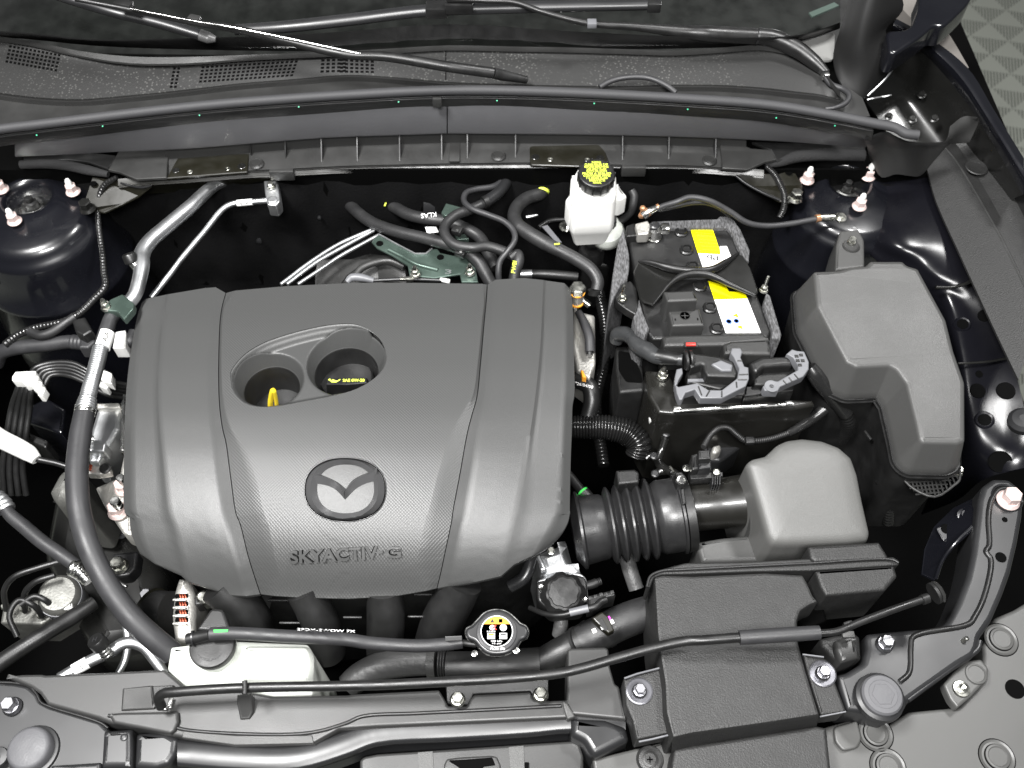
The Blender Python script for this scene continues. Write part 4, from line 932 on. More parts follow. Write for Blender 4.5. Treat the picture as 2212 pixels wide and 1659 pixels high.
# ================================================================ brake fluid reservoir
rv = thing('brake_fluid_reservoir', 'white brake fluid reservoir with black ribbed cap full of yellow print', 'reservoir', (*cR('950,1400'), -.08))
zc_ = .075
capc = cR('1020,470'); o = P(*capc, zc_); s_ = pxm(o)
ax = Vector((0, -.12, 1)).normalized(); A_, X_, Y_ = frame(ax)
cap = lathe('cap', o - ax * 26 * s_, [(39, 0), (40, 2), (39, 22), (38, 25), (36, 26)], M['black'], rv, n=48, axis=ax, sharp=40)
for k in range(14):
    t = 2 * math.pi * k / 14; q = o - ax * 13 * s_ + (X_ * math.cos(t) + Y_ * math.sin(t)) * 39.5 * s_
    box('cap_rib', q, 4, 4, 25, M['black'], cap, yaw=t, bev=.2)
for k, (ln, wd) in enumerate((('WARNING', 20), ('CLEAN FILLER CAP', 50), ('BEFORE REMOVING', 52), ('USE ONLY FLUID', 42), ('DOT3 OR DOT4', 44), ('FROM A SEALED', 62), ('CONTAINER FMVSS', 58), ('116 BRAKE FLUID', 46), ('SERVICE', 34), ('MANUAL', 18))):
    txt('lettering', ln, (0, 0), 5.6, M['yeltx'], cap, width=wd, bold=.012, fn=lambda a, b, k=k: (o + (Vector((1, 0, 0)) * a + ax.cross(Vector((1, 0, 0))) * (b + 28 - k * 6.2)) * s_ + ax * .0004, ax))
bdy = world(rnd(cR('610,560 700,430 1250,440 1370,560 1375,900 1330,1010 640,1040 570,960'), 5), .045)
body = [[Vector((p.x + (p.x - o.x) * (k - 1), p.y + (p.y - bdy[0].y) * 0 + dy, z)) for p in bdy] for k, z, dy in ((.80, .052, 0), (.95, .05, 0), (1, .044, 0), (1.02, .01, -.002), (1.04, -.002, -.004), (.98, -.012, 0), (.8, -.035, .004))]
ringb = ringmesh(body)
mk('tank', ringb, M['white'], rv, 50)
lid('filler_neck', rnd(cR('560,520 640,470 690,600 690,850 540,880'), 6), .05, lay(.05, .006), M['white'], rv)
lid('side_lobe', rnd(cR('455,935 560,800 640,840 650,1180 540,1120'), 5), .03, lay(.035, .006), M['white'], rv)
lid('rear_lobe', rnd(cR('1330,640 1420,690 1570,870 1440,945 1360,940'), 4), .03, lay(.03, .005), M['white'], rv)
plate('level_sensor', cR('1330,1240 1375,1230 1380,1330 1330,1390 1270,1360'), .0, .01, M['sat'], rv)
lw = thing('white_bottle', 'small white rounded bottle below the brake fluid reservoir', 'bottle', (*cR('1200,1550'), -.08))
ob = P(*cR('1210,1500'), -.03); lathe('bottle_body', ob, [(14, -44), (30, -36), (38, -20), (38, -5), (32, 10), (18, 19), (4, 21)], M['milk'], lw, n=28, axis=(0, -.35, 1))
tube('bottle_neck', [(*cR('860,1390'), -.03), (*cR('960,1470'), -.035), (*cR('1040,1540'), -.045)], [12, 11, 10], M['milk'], lw, n=12)
tg = thing('paper_tag', 'white paper tag printed BA with a yellow mark', 'tag', (*cR('800,1580'), -.06))
plate('tag_body', rnd(cR('650,1520 1000,1480 1030,1640 650,1659'), 1.5), -.05, .0008, M['whlab'], tg, r=.0002); txt('lettering', 'BA', (*cR('790,1580'), -.0494), 10, M['blk'], tg, ang=3)
plate('yellow_mark', cR('650,1570 720,1575 715,1610 650,1600'), -.0496, .0003, M['yellab'], tg, r=.0001)
vb = thing('vacuum_bolt', 'shiny bolt on a round plate left of the white bottle', 'bolt', (*cR('490,1450'), -.06)); lathe('washer', (*cR('480,1440'), -.05), [(16, 0), (16, 2), (11, 3)], M['zinc'], vb, n=24); lathe('stud', (*cR('520,1480'), -.05), [(9, 0), (9, 12), (6, 14)], M['steel'], vb, n=16, axis=(.3, -.5, 1))
t = tube('brake_hose', cR('1640,780,20 1690,880,15 1670,1050,5 1640,1170,-5 1540,1270,-15 1420,1350,-25'), [8, 9, 9, 8, 8, 8], M['rub'], None, n=10); tag(t, 'black bent hose right of the white brake fluid reservoir', 'hose')
# ================================================================ fuse box
fb = thing('fuse_box', 'large fuse box with smooth light grey lid and black base', 'fuse box', (*b3('1350,700'), -.16))
flo = rnd(b3('870,108 1030,102 1110,80 1210,72 1230,42 1440,42 1470,70 1540,90 1600,200 1720,420 1770,620 1840,820 1842,1190 1800,1210 1570,1205 1545,1180 1520,1060 1460,820 1400,735 1360,712 1150,722 1080,690 1010,560 890,330'), 5, 5)
lidm = mat('satin_grey_lid', (.05, .05, .0488), .43, bump=.3, scale=1100, var=.06, vscale=15)
M['lidm'] = lidm
base = on_plane(flo, lambda q: .03 + (q.y - .02) * .13, .03)
tilt = lambda p, dz: p + Vector((0, 0, dz))
rings = [[tilt(p, dz) for p in offs(base, o)] for o, dz in ((-.006, 0), (-.003, -.0006), (-.001, -.002), (.0, -.005), (.009, -.04), (.0105, -.044), (.0105, -.05))]
mk('lid', ringmesh(rings), lidm, fb, 40)
rings = [[tilt(p, dz) for p in offs(base, o)] for o, dz in ((.0125, -.05), (.013, -.053), (.013, -.058), (.011, -.06), (.006, -.13), (.004, -.2))]
mk('base', ringmesh(rings), M['dark'], fb, 40)
rings = [[tilt(p, dz) for p in offs(base, o)] for o, dz in ((.014, -.0515), (.0152, -.053), (.014, -.0545), (.0125, -.053))]
mk('seal_bead', ringmesh(rings + [rings[0]], False, False), M['black'], fb, 40)
for c in ('1235,985', '1215,1160', '1320,1170', '1375,1205', '1380,1300'): box('base_rib', (*b3(c), -.07), 5, 24, 8, M['dark'], fb, yaw=.4)
# latch and lattice at the front of the fuse box
for k in range(3): tube('front_rib', [(*b3('%d,%d' % (1460 + 12 * k, 1275 + 32 * k)), -.036 - .006 * k), (*b3('%d,%d' % (1600, 1290 + 30 * k)), -.036 - .006 * k), (*b3('%d,%d' % (1790 - 8 * k, 1262 + 30 * k)), -.036 - .006 * k)], 3, M['plas'], fb, n=8)
lid('latch', rnd(b3('1575,1280 1680,1272 1672,1345 1585,1350'), 2), -.03, lay(.03, .002), M['plas'], fb)
la = b3('1440,1400 1720,1370 1790,1330 1800,1440 1640,1545 1500,1490')
bm = bmesh.new(); q = [Vector(p) for p in la]
for i in range(13):
    x = 1450 + i * 26; a, b = b3('%d,1385' % x), b3('%d,%d' % (x + 40, 1500 + 26 * min(i, 6) / 4 if i < 8 else 1560 - (i - 6) * 18)); tube('', [(*a, -.05), (*b, -.056)], 1.8, None, bm=bm, keep=True, n=5, seg=1)
for j in range(6):
    y = 1405 + j * 26; a, b = b3('%d,%d' % (1450 + j * 14, y)), b3('%d,%d' % (1790 - j * 22, y - 14)); tube('', [(*a, -.051 - j * .001), (*b, -.051 - j * .001)], 1.8, None, bm=bm, keep=True, n=5, seg=1)
mk('lattice', bm, M['plas'], fb)
tube('lattice_frame', [(x, y, -.053) for x, y in b3('1440,1365 1442,1430 1510,1500 1640,1550 1760,1480 1800,1440 1800,1330')], 3, M['plas'], fb, n=8, seg=3)
nut((*b3('1780,1395'), -.07), fb, .8, 'zinc', 'flange_bolt', False)
wb = thing('wall_bracket', 'grey plastic bracket with a bolt standing behind the fuse box', 'bracket', (*a3('1105,1600'), -.06))
lid('bracket_body', rnd(a3('1040,1470 1160,1460 1195,1530 1198,1700 1010,1720 1015,1560'), 4), .012, lay(.05, .003), M['lidm'], wb)
lathe('recess', (*a3('1110,1570'), .0122), [(19, 0), (18, 2), (15, .2), (12, .2)], M['plas'], wb, n=24); nut((*a3('1112,1545'), .0125), wb, .6, 'zinc', 'bolt', False)
# ================================================================ battery front cover and control unit
fc = thing('battery_front_cover', 'dark grey plastic cover with red lock tab along the front of the battery', 'cover', (*cU('950,160'), -.08))
lid('cover_body', rnd(cU('475,110 560,95 1380,80 1430,120 1445,150 1030,190 490,200'), 3), .002, lay(.05, .004), M['plas'], fc)
lid('hump', rnd(cU('1022,180 1090,150 1420,135 1448,200 1455,275 1030,268'), 3), .004, lay(.05, .004), M['plas'], fc)
box('lock_housing', (*cU('732,192'), .006), 28, 12, 8, M['plas'], fc); box('lock_tab', (*cU('732,185'), .0105), 21, 7, 5, M['redp'], fc)
cu = thing('control_unit', 'black engine control unit tray with silver front bar below the battery', 'control unit', (*cU('1000,700'), -.18))
ol = mat('dark_brown_tray', (.0105, .0102, .009), .33, coat=.25, bump=.05, var=.12, vscale=20)
lid('tray', rnd(cU('325,410 530,420 600,560 620,690 1650,670 1830,680 1850,720 1650,760 1000,790 600,810 440,795 350,640'), 4), -.035, lay(.16, .005), ol, cu)
tube('front_bar', cU('578,782,-31 800,770,-31 1200,748,-31 1645,722,-31'), [6, 6.5, 6.5, 6], M['steel'], cu, n=10, seg=4)
box('bar_end', (*cU('1610,712'), -.028), 16, 9, 8, M['steel'], cu, yaw=.1); box('bar_end', (*cU('610,760'), -.028), 16, 9, 8, M['steel'], cu, yaw=.1)
tube('pressed_edge', cU('640,1080,-120 640,960,-90 720,870,-70 900,825,-60 1200,808,-58 1500,808,-58'), 4, ol, cu, n=8)
nut((*cU('478,470'), -.034), cu, .85, 'zinc', 'flange_nut'); 
lid('side_box', rnd(cU('60,200 180,190 300,380 320,560 310,600 90,620 60,400'), 4), -.06, lay(.1, .004), M['dark'], cu)
lid('side_recess', rnd(cU('80,240 200,260 280,420 300,530 150,520 85,420'), 6), -.0588, [(0, 0), (-.001, -.0005), (-.002, -.001)], M['deep'], cu)
def conn(label, parts):
    t = thing('harness_connector', label, 'connector', parts[0], 'control unit connectors'); return t
k1 = conn('larger black control unit connector with a long curved light grey lever', [(*cU('900,500'), -.03)])
lid('shell', rnd(cU('730,250 1000,285 1120,330 1160,440 1140,480 880,470 850,420 840,360 760,380 730,400'), 4), .008, lay(.03, .004), M['dark'], k1)
lid('body', rnd(cU('700,400 860,370 1160,440 1160,520 1000,590 700,520'), 3), -.008, lay(.02, .003), M['black'], k1)
lid('base', rnd(cU('600,560 700,545 1235,545 1240,580 1215,640 620,650'), 3), -.018, lay(.022, .002), M['black'], k1)
lid('stripe', cU('705,492 1100,485 1105,510 705,518'), -.0065, lay(.004, .0005), M['lgrey'], k1)
for k in range(4): lathe('pip', (*cU('%d,470' % (885 + k * 60)), -.006), [(3.5, 0), (3, 1.5)], M['lgrey'], k1, n=8)
lid('grey_latch', rnd(cU('915,360 1000,320 1110,365 1100,420 1010,420'), 2), .011, lay(.01, .002), M['lgrey'], k1)
lid('lever', cU('1100,215 1180,215 1195,250 1180,300 1215,380 1250,388 1255,490 1225,558 1010,665 820,665 770,588 685,618 655,680 630,680 605,620 592,545 622,562 690,548 790,528 890,590 1010,592 1150,485 1165,400 1120,300 1090,260'), .014, lay(.012, .0015), M['lgrey'], k1)
for a, b in (('1150,330', '1190,330'), ('1165,455', '1245,452'), ('1155,500', '1235,500'), ('1140,520', '1145,570'), ('1010,605', '1010,655'), ('900,600', '870,650'), ('800,560', '830,640')):
    tube('lever_rib', [(*cU(a), .0145), (*cU(b), .0145)], 1.6, M['primer'], k1, n=6, seg=1)
lid('lever_end', cU('605,405 655,392 662,440 625,500 612,540 585,570 590,470'), .008, lay(.01, .0015), M['lgrey'], k1)
lathe('collar', (*cU('690,330'), .004), [(20, -4), (22, -2), (22, 2), (20, 4)], M['dark'], k1, axis=(1, .1, .05), n=20)
lathe('collar', (*cU('735,320'), .005), [(20, -3), (21, 0), (20, 3)], M['dark'], k1, axis=(1, .1, .05), n=20)
k2 = conn('smaller black control unit connector with a short light grey lever', [(*cU('1450,450'), -.03)])
lid('shell', rnd(cU('1258,345 1370,288 1618,282 1645,370 1390,385 1330,440 1290,420'), 4), .006, lay(.028, .005), M['dark'], k2)
lid('body', rnd(cU('1300,450 1390,395 1660,380 1660,470 1500,560 1300,545'), 3), -.008, lay(.02, .003), M['black'], k2)
lid('base', rnd(cU('1225,555 1350,553 1372,602 1665,540 1655,600 1210,650'), 2), -.016, lay(.026, .002), M['black'], k2)
lid('lever', cU('1590,268 1640,225 1680,238 1750,245 1792,340 1790,405 1742,470 1535,562 1512,602 1392,598 1378,560 1430,505 1512,512 1690,412 1692,370 1650,300'), .012, lay(.012, .0015), M['lgrey'], k2)
lathe('lever_pivot', (*cU('1455,560'), .012), [(15, 0), (15, 1.2), (12, 1.2), (5, .8), (5, -1)], M['lgrey'], k2, n=20)
for a in ('1680,290', '1720,280', '1690,330', '1735,330', '1710,370'): box('lever_window', (*cU(a), .0122), 8, 7, 1.5, M['dark'], k2, bev=0)
for a, b in (('1560,505', '1590,540'), ('1610,480', '1640,515'), ('1660,450', '1695,490')): tube('lever_rib', [(*cU(a), .0125), (*cU(b), .0125)], 1.6, M['primer'], k2, n=6, seg=1)
hl = thing('wiring_harness', 'thick grey taped harness curling into the larger control unit connector', 'wiring harness', (*cU('300,220'), -.03))
tape = mat('grey_harness_tape', (.028, .029, .03), .35, bump=.5, scale=120, var=.15)
tube('taped_bundle', cU('60,160,-45 80,100,-35 150,95,-25 210,140,-18 260,200,-14 340,240,-10 420,290,-6 520,310,-2 660,325,2'), [14, 17, 17, 15, 18, 19, 17, 14, 13], tape, hl, n=16, seg=8)
tube('black_tape', cU('440,292,-5 560,312,0 640,322,1'), [17, 14.5, 13.5], M['black'], hl, n=14)
hr = thing('wiring_harness', 'shiny black taped harness running from the short grey lever down beside the fuse box', 'wiring harness', (*cU('1990,650'), -.08))
blt = mat('shiny_black_tape', (.012, .012, .012), .25, bump=.35, scale=150, var=.1)
tube('taped_bundle', cU('1795,385,0 1840,450,-6 1920,560,-20 2000,650,-35 2120,800,-60'), [15, 18, 18, 18, 17], blt, hr, n=16)
tube('corrugated_tube', cU('2110,790,-60 2140,870,-80 2120,960,-110 2070,1040,-140'), [16, 16, 15, 14], M['black'], hr, n=14, ribs=(14, .12))
tube('branch', cU('1960,740,-60 1820,850,-70 1700,930,-72 1600,985,-74'), [13, 12, 10, 8], blt, hr, n=12)
tube('corrugated_tube', cU('1990,790,-90 1920,890,-105 1850,1000,-125'), [6, 6, 6], M['black'], hr, n=10, ribs=(14, .15))
sw = thing('sensor_wire', 'thin corrugated black wire looping up to the airflow sensor', 'wire', (*cU('1100,1000'), -.09))
tube('corrugated_tube', cU('1620,975,-74 1450,1030,-76 1300,1050,-78 1220,1045,-78 1150,995,-74 1070,932,-66 990,932,-62 920,985,-60 870,1060,-56 845,1105,-52'), 6.5, M['dark'], sw, n=10, ribs=(60, .16), seg=10)
box('wire_clip', (*cU('1260,1050'), -.07), 18, 16, 12, M['dark'], sw)
# bits under the control unit
gm = thing('gearbox_mount', 'grey cast bracket glimpsed under the control unit behind the airflow sensor', 'bracket', (*cU('1000,1100'), -.2))
lid('casting', rnd(cU('840,1000 900,950 1300,945 1330,1010 1180,1100 1100,1160 1000,1235 850,1220'), 5), -.12, lay(.05, .006), M['sat'], gm)
lid('boss', rnd(cU('930,1090 1000,1075 1010,1130 960,1165 920,1150'), 5), -.105, lay(.02, .004), M['cast'], gm)
lv = thing('shift_cable_bracket', 'black painted lever bracket with small bolts below the corrugated hose', 'bracket', (*cU('430,1250'), -.16))
for pts, r in (('470,1000,-90 500,1010,-90 470,1130,-100 440,1230,-105 480,1290,-105 560,1330,-100', [8, 9, 8, 9, 11, 10]), ('330,1210,-110 380,1180,-108 450,1240,-106', [6, 8, 8]), ('410,1350,-108 470,1320,-106 560,1330,-103 640,1390,-100', [9, 10, 10, 10])):
    tube('lever_arm', cU(pts), r, M['blackp'], lv, n=10)
lathe('ball_end', (*cU('395,850'), -.07), [(8, -16), (9, -6), (10, 2), (7, 10), (5, 12), (3, 20)], M['white'], lv, n=14); lathe('ball_socket', (*cU('425,945'), -.085), [(13, -6), (14, 0), (11, 6)], M['black'], lv, n=16)
for c in ('510,990', '400,1190', '410,1350', '690,1300'): lathe('bolt', (*cU(c), -.085), [(9, 0), (9, 5), (6, 7)], M['sat'], lv, n=10)
# ================================================================ airflow sensor
ms = thing('airflow_sensor', 'black airflow sensor with plug on the intake pipe', 'sensor', (*cU('850,1300'), -.08))
lid('plug', rnd(cU('800,1130 905,1125 915,1210 800,1215'), 2), -.02, lay(.03, .002), M['dark'], ms); lid('plug_face', cU('815,1150 885,1145 890,1195 822,1200'), -.0195, lay(.004, .0006), M['black'], ms)
lid('plug_body', rnd(cU('738,1168 800,1160 805,1300 745,1312'), 2), -.032, lay(.03, .003), M['dark'], ms); lid('plug_lock', rnd(cU('800,1215 915,1210 918,1290 805,1302'), 2), -.03, lay(.03, .002), M['sat'], ms)
lid('flange', rnd(cU('725,1345 800,1330 1020,1325 1022,1365 940,1380 730,1392'), 2), -.045, lay(.012, .001), M['black'], ms)
for k in range(4): lid('fin', cU('%d,1345 %d,1345 %d,1440 %d,1440' % (922 + k * 22, 936 + k * 22, 936 + k * 21, 924 + k * 21)), -.043, lay(.03, .0008), M['sat'], ms)
lathe('screw', (*cU('962,1330'), -.042), [(8, 0), (8, 3), (5, 4)], M['zinc'], ms, n=14); lathe('screw', (*cU('690,1300'), -.05), [(8, 0), (8, 3), (5, 4)], M['zinc'], ms, n=14)
# ================================================================ air box
ab = thing('air_box', 'rounded light grey air cleaner box with a short black inlet pipe', 'air box', (*b3('850,1400'), -.2))
abo = rnd(b3('440,1330 470,1300 560,1280 640,1205 700,1178 800,1165 930,1180 1040,1222 1120,1290 1160,1400 1190,1560 1240,1780 1225,1815 1100,1835 700,1850 610,1845 575,1800 520,1600'), 6, 4)
base = on_plane(abo, lambda q: -.012 + min(0, q.y + .08) * .22, -.01)
cen_ = sum(base, Vector()) / len(base)
rings = []
for k, dz in ((.3, .003), (.6, .0025), (.85, .001), (.93, -.0012), (.97, -.0035), (.99, -.007), (1, -.012), (1.02, -.06), (1.03, -.14)):
    rings.append([Vector((cen_.x + (p.x - cen_.x) * k, cen_.y + (p.y - cen_.y) * k, p.z + dz + (min(0, cen_.y + (p.y - cen_.y) * k + .08) - min(0, p.y + .08)) * .22)) for p in base])
mk('upper_case', ringmesh(rings), mat('pale_grey_case', (.085, .085, .082), .43, bump=.28, scale=1100), ab, 60)
lid('lower_case', rnd(c3('120,215 300,185 470,170 540,290 530,345 160,350'), 5), -.09, lay(.1, .006), M['lidm'], ab)
tube('inlet_pipe', [(*cU('640,1640'), -.09), (*cU('800,1630'), -.088), (*cU('1000,1610'), -.086), (*cU('1300,1580'), -.084)], [54, 54, 54, 60], ol, ab, n=32, seg=4)
tube('pipe_collar', [(1604, 1104, -.085), (1618, 1103, -.085)], 58, M['lidm'], ab, n=32, seg=2)
# intake bellows
be = thing('intake_bellows', 'black rubber intake bellows with five ribs and a hose clamp', 'intake hose', (*c2('1850,90'), -.15))
pts, rad = [], []
def bp(x, dr, y=None):
    t = (x - 1530) / 650; pts.append((*c2('%f,%f' % (x, 145 - 105 * t)), -.1 + .012 * t)); rad.append(dr)
for x, r in ((1490, 60), (1525, 78), (1535, 84), (1550, 84), (1562, 76), (1640, 72), (1690, 70)): bp(x, r)
for i in range(5):
    for dx, r in ((-26, 66), (-17, 76), (-4, 83), (8, 83), (20, 76), (30, 66)): bp(1735 + i * 62 + dx, r + i * 1.2)
for x, r in ((2030, 76), (2050, 80), (2130, 80), (2160, 80), (2166, 86), (2180, 86), (2184, 80)): bp(x, r)
rubs = mat('shiny_rubber', (.016, .016, .0165), .36, bump=.12, scale=500, var=.1)
tube('bellows', pts, rad, rubs, be, n=40, smooth=False, sharp=50)
pts, rad = [], []
for x, r in ((2186, 78), (2190, 84), (2240, 84), (2246, 78)): bp(x, r)
tube('hose_clamp', pts, rad, M['black'], be, n=40, smooth=False)
lid('clamp_screw_block', rnd(cU('590,1330 650,1320 690,1370 680,1440 620,1430'), 2), -.03, lay(.02, .002), M['dark'], be); lathe('clamp_screw', (*cU('645,1398'), -.03), [(11, -10), (11, 4), (8, 5), (6, 2)], M['steel'], be, n=14, axis=(.2, -.6, .8))
lid('rib_bracket', rnd(cU('60,1310 230,1300 270,1330 270,1420 80,1440'), 3), -.045, lay(.03, .003), M['dark'], be)
tube('clip', cU('545,1280,-38 580,1330,-36'), 3, M['zinc'], be, n=6, seg=1)
lid('long_slot', rnd(cU('640,1480 670,1470 690,1610 660,1620'), 3), -.04, lay(.01, .001), M['black'], be)
# ================================================================ engine block under the cover
eb = thing('engine_block', 'dark engine block mostly hidden under the large grey cover', 'engine', (746, 950, -.4))
lid('block', dd('330,680 480,650 1060,635 1215,640 1205,1100 1100,1180 560,1230 330,1130'), -.075, lay(.33, .01), M['dark'], eb)
for p, r in ((c1('1380,500,-75 1500,600,-95 1600,720,-120 1650,880,-160'), [40, 44, 44, 42]), (c1('1930,520,-75 2000,640,-95 2060,780,-120 2090,920,-160'), [38, 40, 40, 38]), (c2('290,520,-75 300,640,-95 300,760,-120 290,920,-160'), [38, 41, 41, 38]), (c2('790,470,-75 730,590,-95 660,730,-120 600,900,-160'), [44, 46, 46, 44])):
    tube('intake_runner', p, r, M['dark'], eb, n=20)
for c in ('1770,592', '1850,735'): box('runner_web', (*c1(c), -.11), 46, 4, 8, M['dark'], eb)
for c in ('90,700', '540,555', '500,695'): box('runner_web', (*c2(c), -.11), 40, 4, 8, M['dark'], eb)
lid('head_casting', rnd(b2('1500,330 1560,370 1635,390 1640,700 1600,800 1520,740 1490,600'), 4), -.06, lay(.06, .004), M['cast'], eb)
# ================================================================ left: air-conditioning pipe and hose
z1, z2 = .0, -.03
ac = thing('air_conditioning_pipe', 'bent silver pipe running down the left into a thick black hose', 'pipe', (*b1('700,500'), -.1))
tube('silver_pipe', [(*q, z) for q, z in zip(a1('1560,1140 1460,1145 1370,1180 1200,1330 1050,1455 950,1545 905,1620'), (-.02, -.005, .0, .01, .012, .012, .012))] + [(*q, z) for q, z in zip(b1('905,75 885,180 855,270 790,345'), (.012, .01, .008, .006))], [11, 12, 13, 15, 15.5, 16, 17, 16, 15, 15, 15], M['alu'], ac, n=18)
tube('lower_pipe', [(*q, z) for q, z in zip(b1('770,350 715,400 685,470 650,580 620,690 590,800 560,910'), (.006, .005, .004, .003, .002, .001, .0))], [14, 15, 15.5, 16, 16, 16, 16], M['rubg'], ac, n=18)
tube('worn_pipe', [(*q, z) for q, z in zip(b1('640,600 620,690 590,800 558,920'), (.0036, .0026, .0016, .0))], [16.4, 16.6, 16.8, 17], M['alu'], ac, n=18, ribs=(24, .02))
tube('label_band', [(*q, z) for q, z in zip(b1('683,505 650,600'), (.0037, .0029))], 17, M['white'], ac, n=18, seg=3)
def on_tube(pts, r, a0=0.0):           # letters wrapped on a straight tube, read along it
    A, B = P(*pts[0]), P(*pts[1]); d = (B - A).normalized(); s = pxm(A); up = (CAM - A); up = (up - d * up.dot(d)).normalized(); sd = d.cross(up)
    o = (A + B) / 2
    return lambda a, b: (o + d * a * s + (up * math.cos(b / r + a0) + sd * math.sin(b / r + a0)) * r * s, up * math.cos(b / r + a0) + sd * math.sin(b / r + a0))
tp = [(*b1('683,505'), .0037), (*b1('650,600'), .0029)]
txt('lettering', 'AA', (0, 0), 9, M['blk'], ac, width=26, fn=on_tube(tp, 17.3))
tube('ferrule', [(*q, 0) for q in b1('560,920 545,990')], [18, 22], M['alu'], ac, n=20, ribs=(4, .08))
tube('ferrule_ring', [(*q, -.001) for q in b1('548,975 536,1030')], [22, 21], M['steel'], ac, n=20, ribs=(3, .1))
tube('rubber_hose', [(*q, z) for q, z in zip(b1('536,1020 515,1140 498,1280 490,1420 500,1600') + c1('520,90 560,230 625,380 710,530 830,690 960,815 1100,930'), (0, -.002, -.004, -.006, -.01, -.015, -.02, -.03, -.04, -.055, -.07, -.09))], [21, 23, 23.5, 24, 24, 24, 24, 24, 24, 25, 25, 25], M['rubg'], ac, n=22)
lathe('service_cap', (*b1('828,25'), .022), [(13, -12), (15, -10), (15, 6), (13, 9), (10, 9)], M['black'], ac, axis=(-.25, .5, .8), n=20)
tube('service_stub', [(*b1('838,45'), .018), (*b1('880,85'), .012)], [10, 13], M['steel'], ac, n=14, seg=3)
pb = lid('pipe_bracket', rnd(b1('652,360 700,290 780,255 855,315 850,350 790,420 745,370'), 3), .018, lay(.01, .002), M['green'], ac)
nut((*b1('680,345'), .016), ac, .75, 'zinc', 'bracket_bolt')
aa = thing('air_conditioning_line', 'thin silver refrigerant line with white AA tag from the firewall block', 'pipe', (*a1('1500,1290'), -.1))
lp = [(*q, z) for q, z in zip(a1('1740,1275 1610,1287 1490,1298 1425,1330 1300,1480 1150,1659') , (.0, -.002, -.004, -.005, -.01, -.016))] + [(*q, z) for q, z in zip(b1('1100,110 965,280'), (-.02, -.03))]
tube('thin_pipe', lp, 6.3, M['alu'], aa, n=14)
tube('tag_sleeve', [lp[1], (*a1('1512,1296'), -.0037)], 7, M['whlab'], aa, n=14, seg=2)
txt('lettering', 'AA', (0, 0), 7, M['blk'], aa, width=24, fn=on_tube([(*a1('1512,1296'), -.0037), lp[1]], 7.3))
lid('end_block', rnd(a1('1680,1150 1770,1150 1786,1280 1760,1310 1705,1305 1690,1240'), 3), .004, lay(.02, .002), M['alu'], aa); nut((*a1('1730,1190'), .005), aa, .55, 'zinc', 'bolt', False)
lathe('pipe_end', (*a1('1738,1278'), .004), [(11, 0), (11, 3), (8, 4)], M['alu'], aa, n=16)
# harness down the tower
wt = thing('wiring_harness', 'thin shiny black wrapped harness hanging down beside the left strut tower', 'wiring harness', (*b1('600,250'), -.2))
tube('wrapped_wire', a1('745,1130,25 665,1180,15 625,1290,0 628,1420,-15 645,1560,-28') + b1('655,20,-32 662,120,-38 670,210,-42 600,290,-45 500,385,-50 400,432,-55 220,475,-60 110,520,-65 30,580,-70'), [5, 6, 6, 6, 6, 6.5, 7, 8, 8, 8, 7, 8, 8, 8], blt, wt, n=10, ribs=(70, .12))
tube('side_branch', b1('480,400,-52 420,440,-55 330,500,-58 260,520,-60 190,495,-62'), 10, M['rub'], wt, n=10)
lid('plug', rnd(b1('455,420 540,400 590,490 530,525 480,500'), 3), -.03, lay(.03, .003), M['black'], wt)
lid('plug_ring', rnd(b1('510,530 590,500 610,560 560,600 500,600'), 3), -.045, lay(.02, .003), M['rubg'], wt)
wt = thing('wiring_harness', 'thin shiny black wrapped harness hanging in front of the right corner bracket', 'wiring harness', (*a3('670,1300'), -.1))
tube('wrapped_wire', a3('570,1060,26 620,1110,18 660,1180,10 685,1250,3 680,1330,-8 650,1390,-15'), [6, 7, 7, 7, 7, 6], blt, wt, n=10, ribs=(30, .12))
lh = thing('coolant_hose', 'grey rubber hose entering from the left edge below the tower harness', 'hose', (*b1('300,590'), -.15))
tube('rubber_hose', b1('-20,700,-110 10,630,-90 110,600,-80 280,583,-75 450,562,-72 600,575,-72'), [15, 16, 16, 15, 15, 14], M['rubg'], lh, n=16)
tube('end_ribs', b1('460,562,-72 600,575,-72'), 16, M['rubg'], lh, n=16, ribs=(6, .08))
tube('bent_end', b1('860,500,-60 830,560,-62 770,570,-66'), 13, M['rubg'], lh, n=14)
lid('white_clip', rnd(b1('735,495 800,485 800,600 715,600'), 3), -.05, lay(.02, .002), M['white'], lh)
# white-clipped cable bundle
cbn = thing('cable_bundle', 'bundle of black cables held by white clips at the left edge', 'cable bundle', (60, 930, -.3))
for i in range(4):
    o = i * 48
    tube('cable', [(*cL('%d,%d' % (x, y)), z) for x, y, z in ((30 + o * 1.1, 950, -.2), (20 + o * 1.0, 760, -.17), (45 + o * .95, 560, -.14), (85 + o * .9, 320, -.11), (135 + o * .62, 170 + o * .3, -.085), (150 + o * .6, 100 + o * .35, -.08))], 6.5, M['black'], cbn, n=10)
for i in range(5):
    o = i * 27
    tube('cable', [(*cL('%d,%d' % (x, y)), z) for x, y, z in ((215 + o * .9, 90 + o * .8, -.09), (250 + o, 40 + o * .55, -.085), (360 + o * .6, 5 + o * .75, -.085), (520, 5 + o * .9, -.085), (640, 60 + o * .9, -.09), (760, 130 + o * .9, -.1), (930, 165 + o * .9, -.12))], 5.5, M['black'], cbn, n=10)
for s, z in (('85,100 110,65 255,58 248,105 215,145 172,158 160,132 85,130', -.065), ('220,85 275,95 268,148 222,172 205,140', -.068), ('258,118 300,140 285,205 245,200', -.072), ('290,160 325,182 300,238 270,235', -.076), ('742,50 800,75 802,155 720,122', -.07), ('722,132 775,170 762,192 705,165', -.075)):
    lid('white_clip', rnd(cL(s), 2), z, lay(.014, .0015), M['white'], cbn)
hn = thing('white_sleeve', 'white tapered plastic sleeve on a black rod at the left edge', 'sleeve', (*cL('120,620'), -.12))
